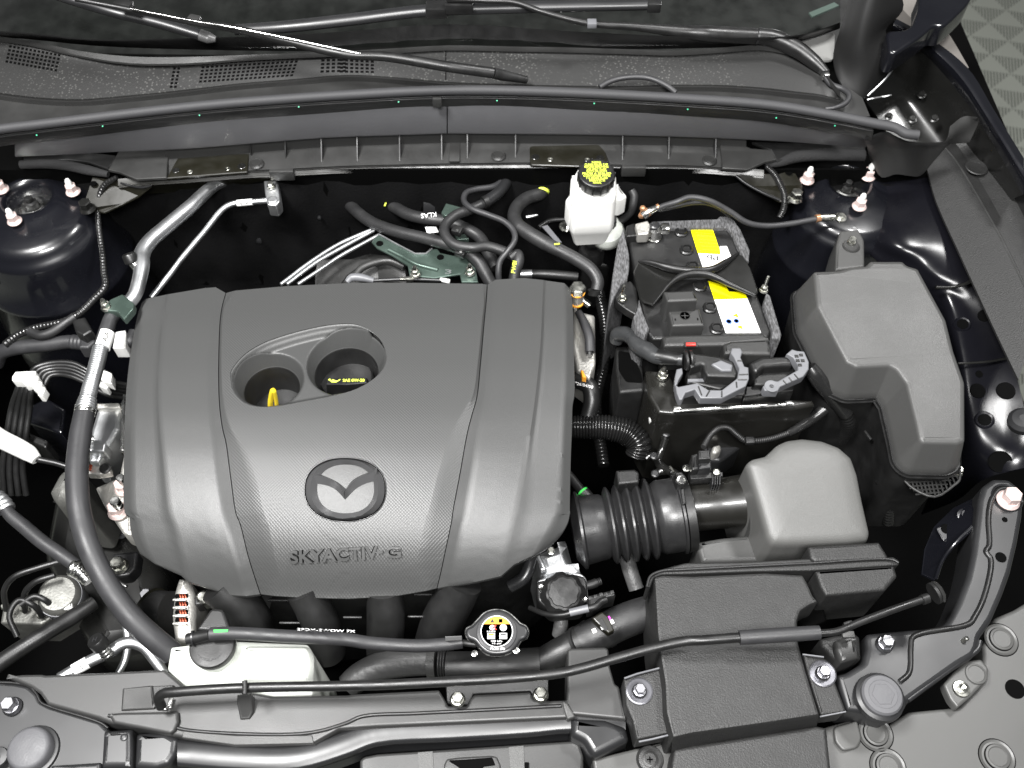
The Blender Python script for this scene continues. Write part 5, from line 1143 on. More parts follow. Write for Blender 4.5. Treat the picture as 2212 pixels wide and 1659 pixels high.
tube('sleeve_body', cL('-80,490,-75 0,545,-76 130,610,-80 210,655,-83 262,698,-86'), [20, 20, 19.5, 18, 12], M['white'], hn, n=20)
tube('rod', cL('250,690,-87 330,707,-90 400,722,-93 475,745,-96'), 6.5, M['black'], hn, n=12)
h2 = thing('refrigerant_hose', 'grey rubber hose with crimped silver ends at the lower left', 'hose', (*cL('300,1280'), -.2))
tube('rubber_hose', cL('40,1050,-120 80,1100,-122 170,1175,-126 300,1285,-130 430,1375,-134 545,1455,-138'), [13, 14, 15, 15, 15, 14], M['rubg'], h2, n=18)
tube('crimped_ferrule', cL('-30,960,-117 20,1010,-119 50,1060,-121'), [17, 18, 19], M['alu'], h2, n=18, ribs=(4, .1))
tube('crimped_ferrule', cL('505,1470,-136 560,1490,-138 640,1570,-142'), [17, 18, 13], M['steel'], h2, n=18, ribs=(5, .12))
# engine mount
em = thing('engine_mount', 'cast silver engine mount with large bolts left of the engine cover', 'engine mount', (*cL('760,700'), -.25))
lid('cast_arm', rnd(cL('695,335 860,330 852,470 775,600 705,720 635,715 630,560 655,470'), 4), -.055, lay(.05, .005), M['alu'], em)
lid('cast_step', rnd(cL('625,572 760,575 745,640 625,640'), 3), -.045, lay(.02, .003), M['alu'], em)
lid('top_flange', rnd(cL('690,290 850,285 865,330 690,330'), 3), -.048, lay(.02, .003), M['cast'], em)
lid('lower_plate', rnd(cL('680,895 760,860 850,820 905,560 945,560 945,1245 880,1225 800,1110 735,1010'), 5), -.07, lay(.03, .004), M['cast'], em)
lid('earth_lug', rnd(cL('610,735 700,740 780,735 795,790 700,805 620,800'), 4), -.05, lay(.01, .002), M['cast'], em)
lathe('socket_bolt', (*cL('757,765'), -.05), [(12, 0), (12, 5), (9, 6), (7, 2)], M['black'], em, n=16); box('copper_shim', (*cL('648,755'), -.047), 6, 14, 4, M['copper'], em)
nut((*cL('850,1070'), -.066), em, 1.35, 'pink', 'mount_nut', False); lathe('threaded_stud', (*cL('848,1030'), -.05), [(11, 0), (11, 8), (10, 8), (10, 14), (11, 14), (11, 24), (9, 26), (6, 26)], M['steel'], em, n=16)
nut((*cL('890,905'), -.066), em, 1.2, 'pink', 'mount_nut', False); lathe('threaded_stud', (*cL('884,860'), -.05), [(9, 0), (9, 22), (7, 24)], M['steel'], em, n=16)
lathe('side_bolt', (*cL('655,555'), -.045), [(8, 0), (8, 6), (5, 8)], M['steel'], em, n=14)
lid('side_rail', rnd(cL('860,290 900,220 900,640 860,640 862,460'), 2), -.05, lay(.02, .003), M['steel'], em)
em2 = thing('mount_housing', 'dull cast housing half hidden behind the thick black hose', 'housing', (*cL('420,900'), -.25))
lid('housing', rnd(cL('330,920 400,790 440,750 560,740 600,900 560,1010 380,985'), 6), -.1, [(-.014, 0), (-.007, -.002), (-.002, -.008), (0, -.02), (.004, -.12)], M['dullcast'], em2, 60)
br = thing('engine_bracket', 'small grey bracket with one flanged bolt at the lower left of the engine cover', 'bracket', (*cL('880,1450'), -.25))
lid('bracket_plate', rnd(cL('805,1370 990,1352 975,1470 920,1530 850,1540 800,1500'), 6), -.12, lay(.02, .003), M['sat'], br); nut((*cL('862,1462'), -.119), br, 1.15, 'zinc', 'flange_bolt', False)
bx = thing('side_box', 'dark box with an open socket low behind the white clipped cables', 'box', (*cL('300,540'), -.3))
lid('box_body', rnd(cL('205,430 440,510 470,330 330,250 230,300'), 4), -.17, lay(.1, .004), M['navy'], bx); lid('socket', rnd(cL('195,495 340,560 330,615 200,560'), 3), -.15, lay(.04, .003), M['dark'], bx)
# brake pump unit
bp_ = thing('brake_pump', 'silver brake pump unit with printed label and black lines at the lower left', 'pump', (*c1('300,600'), -.3))
o = P(*c1('380,560'), -.17); lathe('motor', o, [(44, -60), (45, -10), (43, 8), (36, 16), (10, 17)], M['dullcast'], bp_, n=36, axis=(.1, -.1, 1))
lathe('label_band', o, [(45.4, -34), (46, -32), (46, -4), (45.4, -2)], M['lgrey'], bp_, n=36, axis=(.1, -.1, 1))  # white label coloured grey, its shade put into the colour
def wrap(o, r, off, zc_):
    s = pxm(o)
    return lambda a, b: (o + Vector((math.sin(a / r + off) * r * s, -math.cos(a / r + off) * r * s, (b + zc_) * s)), Vector((math.sin(a / r + off), -math.cos(a / r + off), 0)))
txt('lettering', 'E2', (0, 0), 9, M['blk'], bp_, fn=wrap(o, 47, .25, -22)); txt('lettering', '437 0A-769', (0, 0), 4.5, M['blk'], bp_, width=34, fn=wrap(o, 47, -.5, -10)); txt('lettering', '03C 07800', (0, 0), 5, M['blk'], bp_, width=30, fn=wrap(o, 47, .4, -10)); txt('lettering', '3905', (0, 0), 4, M['blk'], bp_, width=24, fn=wrap(o, 47, -.5, -20))
lid('valve_block', rnd(c1('20,620 330,565 470,540 480,610 260,745 0,735'), 3), -.2, lay(.06, .003), M['dullcast'], bp_)
lid('connector_flag', rnd(c1('420,560 450,530 460,640 400,650'), 2), -.165, lay(.02, .002), M['white'], bp_)
for c in ('45,640', '160,650', '270,690', '330,650'): lathe('pipe_nut', (*c1(c), -.195), [(9, 0), (9, 12), (7, 15)], M['zinc'], bp_, n=6)
for t in ('40,650,-180 30,520,-150 90,440,-140 250,380,-140 420,330,-145', '160,660,-180 160,540,-150 230,470,-140 350,430,-140', '270,690,-180 210,620,-155 120,590,-150 60,680,-155 110,820,-170', '340,650,-180 290,590,-155 220,565,-150 130,620,-152'):
    tube('brake_line', c1(t), 6.5, M['black'], bp_, n=10)
bt_ = thing('black_pipe', 'thick shiny black pipe rising from the lower left corner', 'pipe', (*c1('300,800'), -.25))
tube('pipe_body', c1('-60,1030,-120 100,920,-125 300,795,-130 480,685,-138 600,605,-145'), [18, 18, 17, 17, 15], M['black'], bt_, n=18)
al = thing('refrigerant_line', 'curved silver line with black H service cap at the lower left', 'pipe', (*c1('700,920'), -.2))
tube('silver_pipe', c1('380,1090,-75 560,985,-75 700,918,-75 780,868,-76 850,860,-78 920,890,-84 980,960,-92 1050,1060,-100'), [13, 13, 13, 13, 13, 12, 12, 11], M['alu'], al, n=16)
tube('silver_pipe', c1('800,740,-110 815,860,-112 800,960,-115 750,1070,-120'), 8, M['alu'], al, n=12)
tube('service_stub', c1('690,940,-72 650,895,-62'), [15, 13], M['steel'], al, n=16, seg=3, ribs=(3, .1)); o = P(*c1('620,855'), -.05)
lathe('service_cap', o, [(16, -18), (19, -16), (19, 6), (17, 9), (15, 9)], M['black'], al, n=24, axis=(-.35, .3, 1)); 
A_, X_, Y_ = frame((-.35, .3, 1)); txt('lettering', 'H', (0, 0), 11, M['rubg'], al, fn=lambda a, b: (o + (Vector((1, 0, .35)) * a + Vector((0, 1, -.3)) * b + A_ * 9.4) * pxm(o), A_))
tube('p_label', c1('470,1036,-75 560,985,-75'), 13.4, M['whlab'], al, n=16, seg=2); txt('lettering', 'P', (0, 0), 13, M['blk'], al, fn=on_tube([(*c1('560,985'), -.075), (*c1('470,1036'), -.075)], 13.7))
# alternator
at_ = thing('alternator', 'finned silver alternator with copper windings below the engine cover', 'alternator', (*c1('1160,700'), -.3))
lid('housing', rnd(c1('1135,440 1205,450 1245,560 1240,840 1110,855 1090,700 1105,540'), 6), -.11, lay(.09, .008), M['cast'], at_)
for y in (562, 612, 664, 714):
    lid('slot', rnd(c1('1118,%d 1200,%d 1198,%d 1112,%d' % (y - 14, y - 16, y + 14, y + 12)), 3), -.1092, lay(.004, .0006), M['deep'], at_)
    for k in range(3): box('winding', (*c1('%d,%d' % (1150 + k * 16, y + 1)), -.108), 3, 9, 4, M['copper'], at_, yaw=.5)
for y in (588, 638, 690, 740): box('fin', (*c1('1145,%d' % y), -.107), 28, 4, 6, M['cast'], at_, bev=.2)
tube('pulley', c1('960,640,-150 985,655,-148 1095,665,-140'), [42, 44, 44], M['dark'], at_, n=28, seg=3); tube('pulley_edge', c1('968,640,-150 982,646,-149'), 45, M['olive'], at_, n=28, seg=2)
lathe('terminal', (*c1('1310,590'), -.1), [(14, -20), (15, 20), (10, 24)], M['zinc'], at_, n=18); lid('clip', rnd(c1('1235,570 1285,560 1290,615 1240,620'), 2), -.09, lay(.02, .002), M['black'], at_)
# ================================================================ behind the engine
gh = thing('gearbox_hump', 'smooth dark grey rounded housing between the engine cover and green bracket', 'housing', (*cH('280,750'), -.25))
lid('hump', rnd(cH('-240,860 -120,700 20,600 220,540 420,560 540,660 560,860'), 8), -.06, [(-.04, .006), (-.03, .004), (-.015, -.002), (-.005, -.012), (0, -.025), (.004, -.15)], M['plas'], gh, 60)
tube('hump_lip', cH('120,800,-45 170,730,-42 280,680,-40 400,665,-40 520,710,-42'), 8, M['plas'], gh, n=10)
tr_ = thing('metal_tubes', 'three parallel thin silver tubes crossing diagonally behind the engine cover', 'tubes', (*cH('100,500'), -.1))
for a, b, c, d in (('1790,195', '1990,45', '0,530', '250,420'), ('1830,195', '2010,60', '0,572', '275,425'), ('1900,195', '2080,75', '0,632', '318,458')):
    tube('silver_tube', [(*b1(a), -.03), (*b1(b), -.03), (*cH(c), -.03), (*cH(d), -.03)], 4, M['alu'], tr_, n=10, seg=5)
gb = thing('green_bracket', 'green plated steel bracket with two holes behind the engine cover', 'bracket', (*cH('700,700'), -.1))
plate('bracket_plate', cH('258,515 275,485 315,452 440,530 605,612 690,612 735,575 780,565 805,600 905,622 1005,640 1085,720 1105,832 975,832 960,770 760,800 560,780 545,700 420,620 300,560'), -.018, .003, M['green'], gb)
tube('pressed_rib', cH('395,578,-17 500,630,-17 610,690,-17 785,738,-17'), 5, M['green'], gb, n=8); tube('bright_edge', cH('315,455,-17 450,530,-17 605,610,-17 690,610,-17 740,570,-17'), 2.5, M['alu'], gb, n=6, smooth=False)
for c in ('322,527', '806,636'): lathe('bolt_hole', (*cH(c), -.0178), [(8, 0), (7.6, .6), (7.2, .3)], M['deep'], gb, n=16)
for c in ('608,775', '1040,760'): nut((*cH(c), -.016), gb, .7, 'zinc', 'bracket_bolt')
lid('small_tab', rnd(cH('812,280 850,205 985,240 960,290 840,305'), 2), -.01, lay(.006, .001), M['green'], gb); lid('small_tab', rnd(cH('905,450 1000,450 1035,490 940,495'), 2), -.02, lay(.006, .001), M['green'], gb)
txt('lettering', '3', (*cH('868,752'), -.0176), 9, M['alu'], gb, width=14)
fr = thing('fuel_rail', 'thin grey rail with pale plug along the rear edge of the engine cover', 'rail', (*cH('500,810'), -.08))
tube('rail_tube', cH('270,822,-22 480,812,-22 600,812,-22 860,822,-22'), 4, M['sat'], fr, n=8); box('clip', (*cH('540,810'), -.02), 30, 8, 8, M['zinc'], fr)
tube('pale_plug', cH('60,835,-22 100,800,-20 180,800,-20 275,822,-22'), [6, 9, 9, 6], M['lgrey'], fr, n=10); tube('pale_plug', cH('805,815,-22 880,830,-22'), 5, M['white'], fr, n=8)
def hose(label, pts, r, m='rub', extra=None, n=16):
    t = thing('rubber_hose', label, 'hose', (pts[len(pts) // 2][0], pts[len(pts) // 2][1], pts[len(pts) // 2][2] - .03), 'hoses behind the engine'); tube('hose_body', pts, r, M[m], t, n=n, seg=8); return t
hose('thick black heater hose sweeping lowest, from far left down to the engine cover', cH('10,60,-60 40,150,-50 120,255,-35 260,360,-25 450,430,-15 700,490,-8 850,530,-5 1000,585,-8 1100,660,-15 1160,760,-25 1210,850,-35'), [12, 13, 13, 13, 13, 13, 13, 13, 14, 14, 13])
t = hose('thick black heater hose printed KLAS, just above the lowest hose', cH('270,60,-60 330,140,-50 430,230,-40 560,300,-32 700,330,-28 850,350,-28 1000,405,-28 1120,480,-30 1180,590,-32 1250,720,-36'), 13)
txt('lettering', 'KLAS', (*cH('712,303'), -.019), 10, M['print'], t, ang=186, width=33)
box('yellow_line', (*cH('372,205'), -.032), 3, 18, 3, M['yeltx'], t, yaw=-.25)
t = hose('black hose bent in a tight U behind the green bracket', cH('1280,110,0 1180,190,4 1060,250,6 930,300,8 845,380,8 850,470,8 930,540,8 1060,560,8 1180,550,6 1300,585,2 1400,630,-4'), [10, 10, 11, 11, 11, 11, 11, 11, 11, 11, 11])
tube('metal_pipe', cH('1165,200,8 1270,120,4 1330,40,-4 1370,-30,-14'), [13, 12, 12, 12], M['sat'], t, n=16); lathe('hose_clamp', (*cH('1165,195'), .008), [(13.5, -5), (13.5, 5)], M['black'], t, axis=(.8, .5, 0), n=18)
hose('thin grey S-shaped hose looping over the other hoses', cH('1320,20,-5 1220,75,5 1090,95,10 1010,125,14 995,190,16 1060,250,18 1190,300,18 1320,355,18 1390,430,16 1395,510,14 1340,590,8 1280,670,0 1268,760,-10 1272,820,-20'), 6.5, 'rubg')
t = hose('large black sleeved hose running from the firewall round to the banjo bolt', cH('1640,80,-20 1600,130,-14 1500,165,-8 1420,230,-2 1395,320,2 1440,400,4 1540,465,4 1660,535,2 1780,595,-2 1900,660,-8 2010,740,-14 2060,830,-20 2050,900,-26'), [13, 14, 14, 14.5, 15, 15, 15, 15, 14, 14, 14, 13.5, 13])
tube('sleeve', cH('1440,400,4 1540,465,4 1655,532,2'), [16, 16, 16], M['rub'], t, n=16); box('yellow_mark', (*cH('1735,532'), .012), 12, 3, 3, M['yeltx'], t, yaw=.15)
lathe('clamp_ring', (*cH('1620,100'), -.012), [(15, -3), (16, 0), (15, 3)], M['yeltx'], t, axis=(.3, .7, .4), n=18); lathe('end_clamp', b := P(*cH('2030,915'), -.024), [(14, -5), (14, 5)], M['black'], t, axis=(0, .5, .8), n=18)
t = hose('short black hose with vertical yellow print at the rear of the cover', cH('1360,640,-2 1420,610,0 1430,660,-2 1405,740,-10 1390,830,-20'), [9, 11, 12, 12, 12]); txt('lettering', 'PWBI', (*cH('1392,715'), .004), 9, M['yeltx'], t, ang=82, width=26)
for c in ('940,425', '968,600'): box('hose_clip', (*cH(c), .0), 22, 20, 14, M['dark'], gb, yaw=-.4); lathe('clip_rivet', (*cH(c), .006), [(4, 0), (3, 2)], M['steel'], gb, n=10)
t = thing('grey_tab', 'small grey metal tab hanging in the dark behind the hoses', 'tab', (*cH('715,200'), -.1)); sheet('tab_strip', [[(x, y, -.04) for x, y in cH('668,135 760,132')], [(x, y, -.035) for x, y in cH('672,180 758,180')], [(x, y, -.05) for x, y in cH('670,272 764,268')]], M['sat'], t, sx=2, sy=3)
t = thing('grey_tab', 'small grey tab with a bolt alone in the dark area behind the cover', 'tab', (*a1('1935,1580'), -.2)); lid('tab_plate', rnd(a1('1895,1530 1970,1530 1980,1610 1905,1625'), 2), -.15, lay(.005, .001), M['sat'], t); lathe('bolt', (*a1('1935,1580'), -.149), [(5, 0), (5, 3), (3, 4)], M['zinc'], t, n=8)
t = thing('white_tag', 'small blank white tag between two black hoses behind the engine', 'tag', (*cH('730,415'), -.05)); plate('tag_body', cH('684,392 770,392 790,430 700,440'), -.015, .002, M['whlab'], t)
t = thing('white_tag', 'small white tag hanging below the cowl rail above the large sleeved hose', 'tag', (*cH('1550,20'), -.05)); plate('tag_body', cH('1518,-10 1588,-12 1585,48 1525,50'), -.01, .002, M['whlab'], t)
t = thing('barcode_tag', 'pale slanted label strip right of the large sleeved hose', 'tag', (*cH('1690,440'), -.08)); plate('tag_body', cH('1615,388 1660,376 1772,512 1735,520'), -.03, .002, M['lgrey'], t)
bs = thing('brake_servo', 'black brake servo and pipes in the dark below the brake fluid reservoir', 'brake servo', (*cH('1700,300'), -.3))
o = P(*cH('1640,120'), -.05); lathe('servo_body', o, [(52, -60), (52, -10), (46, 0), (30, 6), (12, 8)], M['black'], bs, n=36, axis=(0, -.5, .85))
for c, r in (('1470,120', 30), ('2010,580', 28)): lathe('servo_cap', (*cH(c), -.09), [(r, -30), (r, 0), (r * .85, 8), (r * .4, 10)], M['black'], bs, n=24)
tube('servo_pipe', cH('1490,318,-60 1570,300,-58 1640,265,-58 1820,262,-60'), 4, M['alu'], bs, n=8); tube('servo_pipe', cH('1590,400,-60 1680,345,-60 1860,335,-60'), 5.5, M['black'], bs, n=8)
lid('servo_bracket', rnd(cH('1440,50 1500,20 1560,60 1520,250 1440,180'), 4), -.08, lay(.03, .003), M['black'], bs)
tube('cross_pipe', cH('1430,770,-60 1560,768,-60 1720,775,-60 1900,790,-62'), [9, 9, 10, 10], M['dark'], bs, n=12); tube('bright_section', cH('1440,770,-58 1535,768,-58'), 9.5, M['alu'], bs, n=12, seg=2)
lid('lower_housing', rnd(cH('1300,380 1800,560 1980,700 2160,700 2180,560 1900,400'), 8), -.16, lay(.1, .01), M['black'], bs)
# ================================================================ right of the engine cover
bj = thing('banjo_bolt', 'silver hex banjo bolt with copper washers at the right rear of the cover', 'bolt', (*b2('1525,260'), -.06)); o = P(*b2('1525,225'), -.012)
lathe('hex_head', o, [(18, -8), (18, 6), (15, 9)], M['zinc'], bj, n=6, sharp=25); lathe('copper_washer', o, [(17, -11), (17, -8)], M['orange'], bj, n=20); lathe('fitting', o, [(14, -44), (14, -11)], M['cast'], bj, n=20)
tube('fitting_pipe', b2('1500,265,-30 1560,300,-36 1600,330,-40'), 7, M['zinc'], bj, n=10); lathe('copper_washer', o, [(16, -46), (16, -42)], M['orange'], bj, n=20)
t = thing('vent_hose', 'short grey hose curving down beside the right edge of the engine cover', 'hose', (*b2('1590,520'), -.1)); tube('hose_body', b2('1530,375,-50 1570,450,-45 1598,530,-45 1605,630,-50'), [8, 10, 11, 11], M['rubg'], t, n=14); tube('hose_end', b2('1605,600,-49 1600,650,-51'), [9, 7], M['black'], t, n=12, seg=2)
t = thing('orange_clip', 'tiny orange clip beside the right edge of the engine cover', 'clip', (*b2('1560,765'), -.08)); lid('clip_body', b2('1545,740 1560,745 1580,790 1555,785'), -.05, lay(.01, .001), M['orange'], t)
t = thing('coolant_hose', 'thick black hose printed 26/04/08 bending beside the engine cover', 'hose', (*b2('1600,850'), -.15)); tube('hose_body', b2('1470,800,-80 1540,812,-76 1600,850,-76 1615,930,-82 1590,1040,-95'), [17, 18, 18.5, 18, 17], M['black'], t, n=20, seg=8)
txt('lettering', '*26/04/08', (*b2('1565,838'), -.064), 6.5, M['print'], t, ang=-14, width=40)
t = thing('corrugated_hose', 'shiny black corrugated hose bending from the cover towards the control unit', 'hose', (*b2('1700,1120'), -.15)); tube('corrugated_body', b2('1460,1105,-100 1600,1105,-98 1740,1112,-97 1850,1145,-100 1915,1215,-106 1900,1290,-118'), [24, 25, 27, 29, 28, 24], M['tube'], t, n=22, ribs=(30, .13), seg=10)
t = thing('quick_connector', 'black hose connector with a bright green locking ring', 'connector', (*b2('1570,1530'), -.15)); tube('hose_body', b2('1450,1390,-95 1500,1450,-95 1555,1520,-95'), [10, 10, 10], M['black'], t, n=14); tube('connector_body', b2('1560,1525,-95 1620,1590,-97'), [15, 14], M['dark'], t, n=16, seg=3); tube('green_ring', b2('1553,1518,-95 1572,1538,-95'), 14, M['grn'], t, n=18, seg=2)

tcase = thing('transmission_case', 'dark ribbed casing deep below the thick black hose at the left', 'casing', (230, 1280, -.4))
lid('casing', rnd(dd('120,1040 260,1080 350,1230 380,1400 200,1420 90,1200'), 20), -.24, [(-.03, .004), (-.012, 0), (0, -.012), (.004, -.15)], M['blackp'], tcase, 60)
for k in range(5): box('casing_rib', (180 + k * 34, 1160 + k * 46, -.236), 70, 6, 10, M['blackp'], tcase, yaw=-.5)
nut((262, 1150, -.235), tcase, 1, 'bolt', 'case_bolt', False); nut((320, 1290, -.235), tcase, 1, 'bolt', 'case_bolt', False)
t = thing('corrugated_tube', 'black corrugated tube dropping into the dark gap in front of the fuse box', 'tube', (*b3('1350,1580'), -.3)); tube('tube_body', b3('1290,1440,-100 1335,1500,-110 1352,1580,-130 1345,1720,-170'), 11, M['tube'], t, n=12, ribs=(16, .14))
t = thing('cable_loom', 'dim black cable loom in the gap between engine cover and battery tray', 'cable', (*b2('1720,700'), -.3)); tube('loom', b2('1660,250,-130 1700,450,-140 1690,700,-150 1640,950,-160 1690,1350,-170'), 13, M['tube'], t, n=12, ribs=(50, .1)); tube('loom', b2('1740,980,-150 1800,1000,-150 1880,985,-150'), 9, M['black'], t, n=10)
# ================================================================ throttle body
th = thing('throttle_body', 'silver throttle body with a black ribbed cover and connector', 'throttle body', (*cT('1350,700'), -.25))
lid('casting', rnd(cT('1010,275 1130,200 1250,185 1330,90 1410,60 1470,280 1500,400 1590,440 1625,520 1400,540 1090,580 1060,470'), 8), -.1, [(-.012, 0), (-.006, -.0015), (-.002, -.006), (0, -.014), (.004, -.1)], M['alu'], th, 60)
lid('ear', rnd(cT('1015,265 1060,255 1140,390 1170,480 1080,500 1060,420'), 4), -.092, lay(.03, .004), M['alu'], th); lathe('ear_bolt', (*cT('1215,240'), -.095), [(9, 0), (9, 6), (6, 8)], M['zinc'], th, n=6)
lid('flange', rnd(cT('1040,600 1480,500 1600,520 1670,590 1690,860 1640,960 1220,1010 1040,830'), 7), -.098, lay(.012, .002), M['alu'], th)
lid('cover_plate', rnd(cT('1030,625 1500,525 1640,560 1675,640 1680,880 1600,980 1220,1015 1040,860'), 7), -.094, lay(.03, .003), M['black'], th)
o = P(*cT('1370,790'), -.088); lathe('cover_dome', o, [(50, 0), (46, 6), (38, 16), (33, 18), (32, 22), (12, 23)], M['black'], th, n=40, axis=(0, -.15, 1), mod=lambda k: 1 if k % 5 < 3 else .93, sharp=25)
for c in ('1090,705', '1517,608', '1640,860'): lathe('screw', (*cT(c), -.092), [(6.5, 0), (6.5, 3), (5, 5), (2, 4)], M['steel'], th, n=14)
lathe('print_mark', (*cT('1480,912'), -.0932), [(5.4, 0), (5.4, .5), (4.4, .5), (4.4, 0)], M['yeltx'], th, n=18)
lid('plug', rnd(cT('1680,805 1960,735 2025,745 2035,810 1900,835 1760,940 1685,955'), 3), -.075, lay(.03, .003), M['black'], th)
for c in ('1710,835', '1780,815', '1850,790', '1910,785', '1990,760'): box('plug_window', (*cT(c), -.0748), 7, 7, 2, M['dark'], th, yaw=.2, bev=.1)
tube('wire_sleeve', cT('1455,1020,-72 1560,995,-70 1690,965,-68'), 8.5, M['lgrey'], th, n=14, seg=3); tube('wire', cT('1690,965,-68 1780,940,-68 1850,880,-70 1920,850,-70'), [7, 8, 8, 7], M['black'], th, n=12); tube('wire', cT('1470,1020,-72 1380,1045,-74 1250,1052,-78 1120,1030,-85 950,960,-100'), 5.5, M['black'], th, n=10)
tube('outlet', cT('1660,680,-105 1740,660,-105 1790,640,-105'), 10, M['black'], th, n=12); tube('outlet', cT('1790,640,-105 1850,620,-105'), 8, M['dark'], th, n=12, ribs=(3, .2))
t = thing('breather_pipe', 'grey plastic elbow pipe tucked under the lower right of the engine cover', 'pipe', (*cT('850,600'), -.2)); tube('elbow', cT('970,320,-95 930,470,-98 860,590,-102 700,690,-110'), [13, 14, 14, 14], M['sat'], t, n=16)
t = thing('braided_hose', 'short grey braided hose standing below the throttle body', 'hose', (*cT('1330,1180'), -.25)); brd = mat('braided_rubber', (.07, .07, .07), .45, bump=.9, scale=260); tube('hose_body', cT('1340,1080,-130 1340,1180,-135 1320,1300,-145'), [15, 16, 16], brd, t, n=16)
t = thing('braided_hose', 'grey braided hose dropping from the bellows behind the front duct', 'hose', (*c2('1860,400'), -.25)); tube('hose_body', c2('1830,300,-140 1860,400,-142 1900,520,-150'), 17, brd, t, n=16)
# ================================================================ radiator hose, filler neck and cap
rh = thing('radiator_hose', 'large black upper radiator hose with clamps running under the radiator cap', 'hose', (*c2('1500,850'), -.25))
cord = mat('cord_rubber', (.028, .028, .028), .45, bump=.6, scale=160)
tube('left_hose', c2('60,1140,-150 130,1080,-145 260,1015,-140 420,985,-136 580,975,-134'), [28, 30, 31, 31, 31], cord, rh, n=24)
tube('left_clamp', c2('575,990,-134 625,990,-133'), 34, M['plas'], rh, n=24, seg=2); tube('neck_ring', c2('640,990,-133 690,990,-132'), 31, M['black'], rh, n=24, seg=2, ribs=(3, .08))
tube('neck_pipe', c2('690,1010,-132 900,1010,-130 1280,985,-128'), [31, 32, 32], M['dark'], rh, n=24, seg=4)
tube('right_neck', c2('1270,980,-128 1400,930,-124 1560,850,-118'), [26, 32, 36], M['dark'], rh, n=24)
tube('right_hose', c2('1545,860,-118 1680,790,-112 1850,710,-108 2080,640,-106'), [37, 37, 37, 36], M['rub'], rh, n=26)
for a, b in (('1530,870', '1545,862'), ('1600,830', '1615,822'), ('1690,785', '1720,770')): tube('ring', [(*c2(a), -.117), (*c2(b), -.115)], 39, M['dark'], rh, n=26, seg=2)
lid('spring_clamp', rnd(c2('1615,700 1680,660 1720,690 1760,780 1720,800 1640,730'), 3), -.066, lay(.01, .002), M['olive'], rh); lid('clamp_window', rnd(c2('1650,720 1680,700 1720,770 1700,785'), 2), -.0655, lay(.003, .0005), M['black'], rh)
for c, m in (('1630,785', 'white'), ('1685,762', 'white'), ('1742,728', 'white'), ('1722,708', 'mag')): box('paint_mark', (*c2(c), -.068), 9, 10, 4, M[m], rh, yaw=.4)
lid('neck_bracket', c2('680,1090 1340,1060 1340,1200 1250,1215 1220,1170 860,1190 830,1260 690,1255'), -.1, lay(.06, .002), M['dark'], rh)
for c in ('760,1225', '1288,1195'): nut((*c2(c), -.052), rh, 1.05, 'zinc', 'flange_bolt', False)
rc = thing('pressure_cap', 'round two-eared radiator cap with orange warning label', 'radiator cap', (*cT('530,1300'), -.12))
zr = -.045
cpts = cT('290,1100 370,1020 450,985 530,975 610,985 690,1022 780,1100 830,1150 900,1185 932,1255 905,1325 835,1365 785,1440 700,1512 560,1545 405,1530 315,1462 245,1378 165,1340 133,1270 150,1215 215,1180')
cpts = sm(cpts, 4, True)
lid('cap_plate', cpts, zr, [(-.003, 0), (-.0012, -.0004), (-.0003, -.0014), (0, -.003), (0, -.007)], M['sat'], rc); lid('cap_rim', cpts, zr - .0025, [(.0, 0), (.0008, -.0008), (.0008, -.0055), (0, -.006)], M['steel'], rc)
o = P(*cT('530,1262'), zr); s_ = pxm(o)
lathe('raised_disc', o, [(44, 0), (43, 2), (40, 3), (36, 3)], M['rubg'], rc, n=40)
top = o + Vector((0, 0, 3.2 * s_))
def disc(name, poly, m, lift_=.3): 
    bm = bmesh.new(); ringmesh([[top + Vector((x * s_, y * s_, lift_ * s_)) for x, y in poly], [top + Vector((x * s_, y * s_, -.2 * s_)) for x, y in poly]], bm=bm); return mk(name, bm, M[m], rc)
cir = lambda r, a, b, n=28, cx=0, cy=0: [(cx + r * math.cos(a + (b - a) * i / n), cy + r * math.sin(a + (b - a) * i / n)) for i in range(n + 1)]
disc('orange_segment', cir(34, R(28), R(152)), 'orange', .4)
lathe('label_ring', top, [(35, 0), (35, .5), (33.3, .5), (33.3, 0)], M['print'], rc, n=40)
disc('warning_symbol', [(-15, 19), (-5, 19), (-10, 28)], 'blk', .8); lathe('book_symbol', top + Vector((8 * s_, 23 * s_, .5 * s_)), [(6, 0), (6, .6), (5, .6), (5, 0)], M['blk'], rc, n=4, rot=.785)
disc('steam_icon', cir(6, 0, 6.2, 14, -10, 8), 'print'); disc('cap_icon', cir(7.5, 0, 6.2, 14, 14, 8), 'print', .5); disc('cross_mark', [(-14, 13), (-12, 13), (0, 4), (-2, 3)], 'redp', .8); disc('cross_mark', [(-13, 3), (-11, 2), (-1, 12), (-3, 14)], 'redp', .7)
disc('tank_icon', [(-20, -17), (-4, -17), (-4, -4), (-20, -4)], 'print', .5); disc('tank_level', [(-18, -9), (-6, -9), (-6, -5), (-18, -5)], 'yellab', .9); disc('tank_icon', [(6, -17), (22, -17), (22, -4), (6, -4)], 'print', .5); disc('tank_level', [(8, -9), (20, -9), (20, -6), (8, -6)], 'blk', .9)
for i in range(5): disc('heat_line', [(-21 + i * 4, -2), (-19.6 + i * 4, -2), (-19.6 + i * 4, 1), (-21 + i * 4, 1)], 'print', .6)
P2 = lambda x, y: (lambda a, b: (top + Vector(((a + x) * s_, (b + y) * s_, .5 * s_)), Vector((0, 0, 1))))
txt('lettering', '108 kPa', (0, 0), 4, M['print'], rc, width=24, fn=P2(0, -22)); txt('lettering', '16 psi', (0, 0), 4, M['print'], rc, width=19, fn=P2(0, -27.5)); txt('lettering', 'PL22 (B)', (0, 0), 5.5, M['print'], rc, width=31, fn=P2(2, -39), bold=.02)
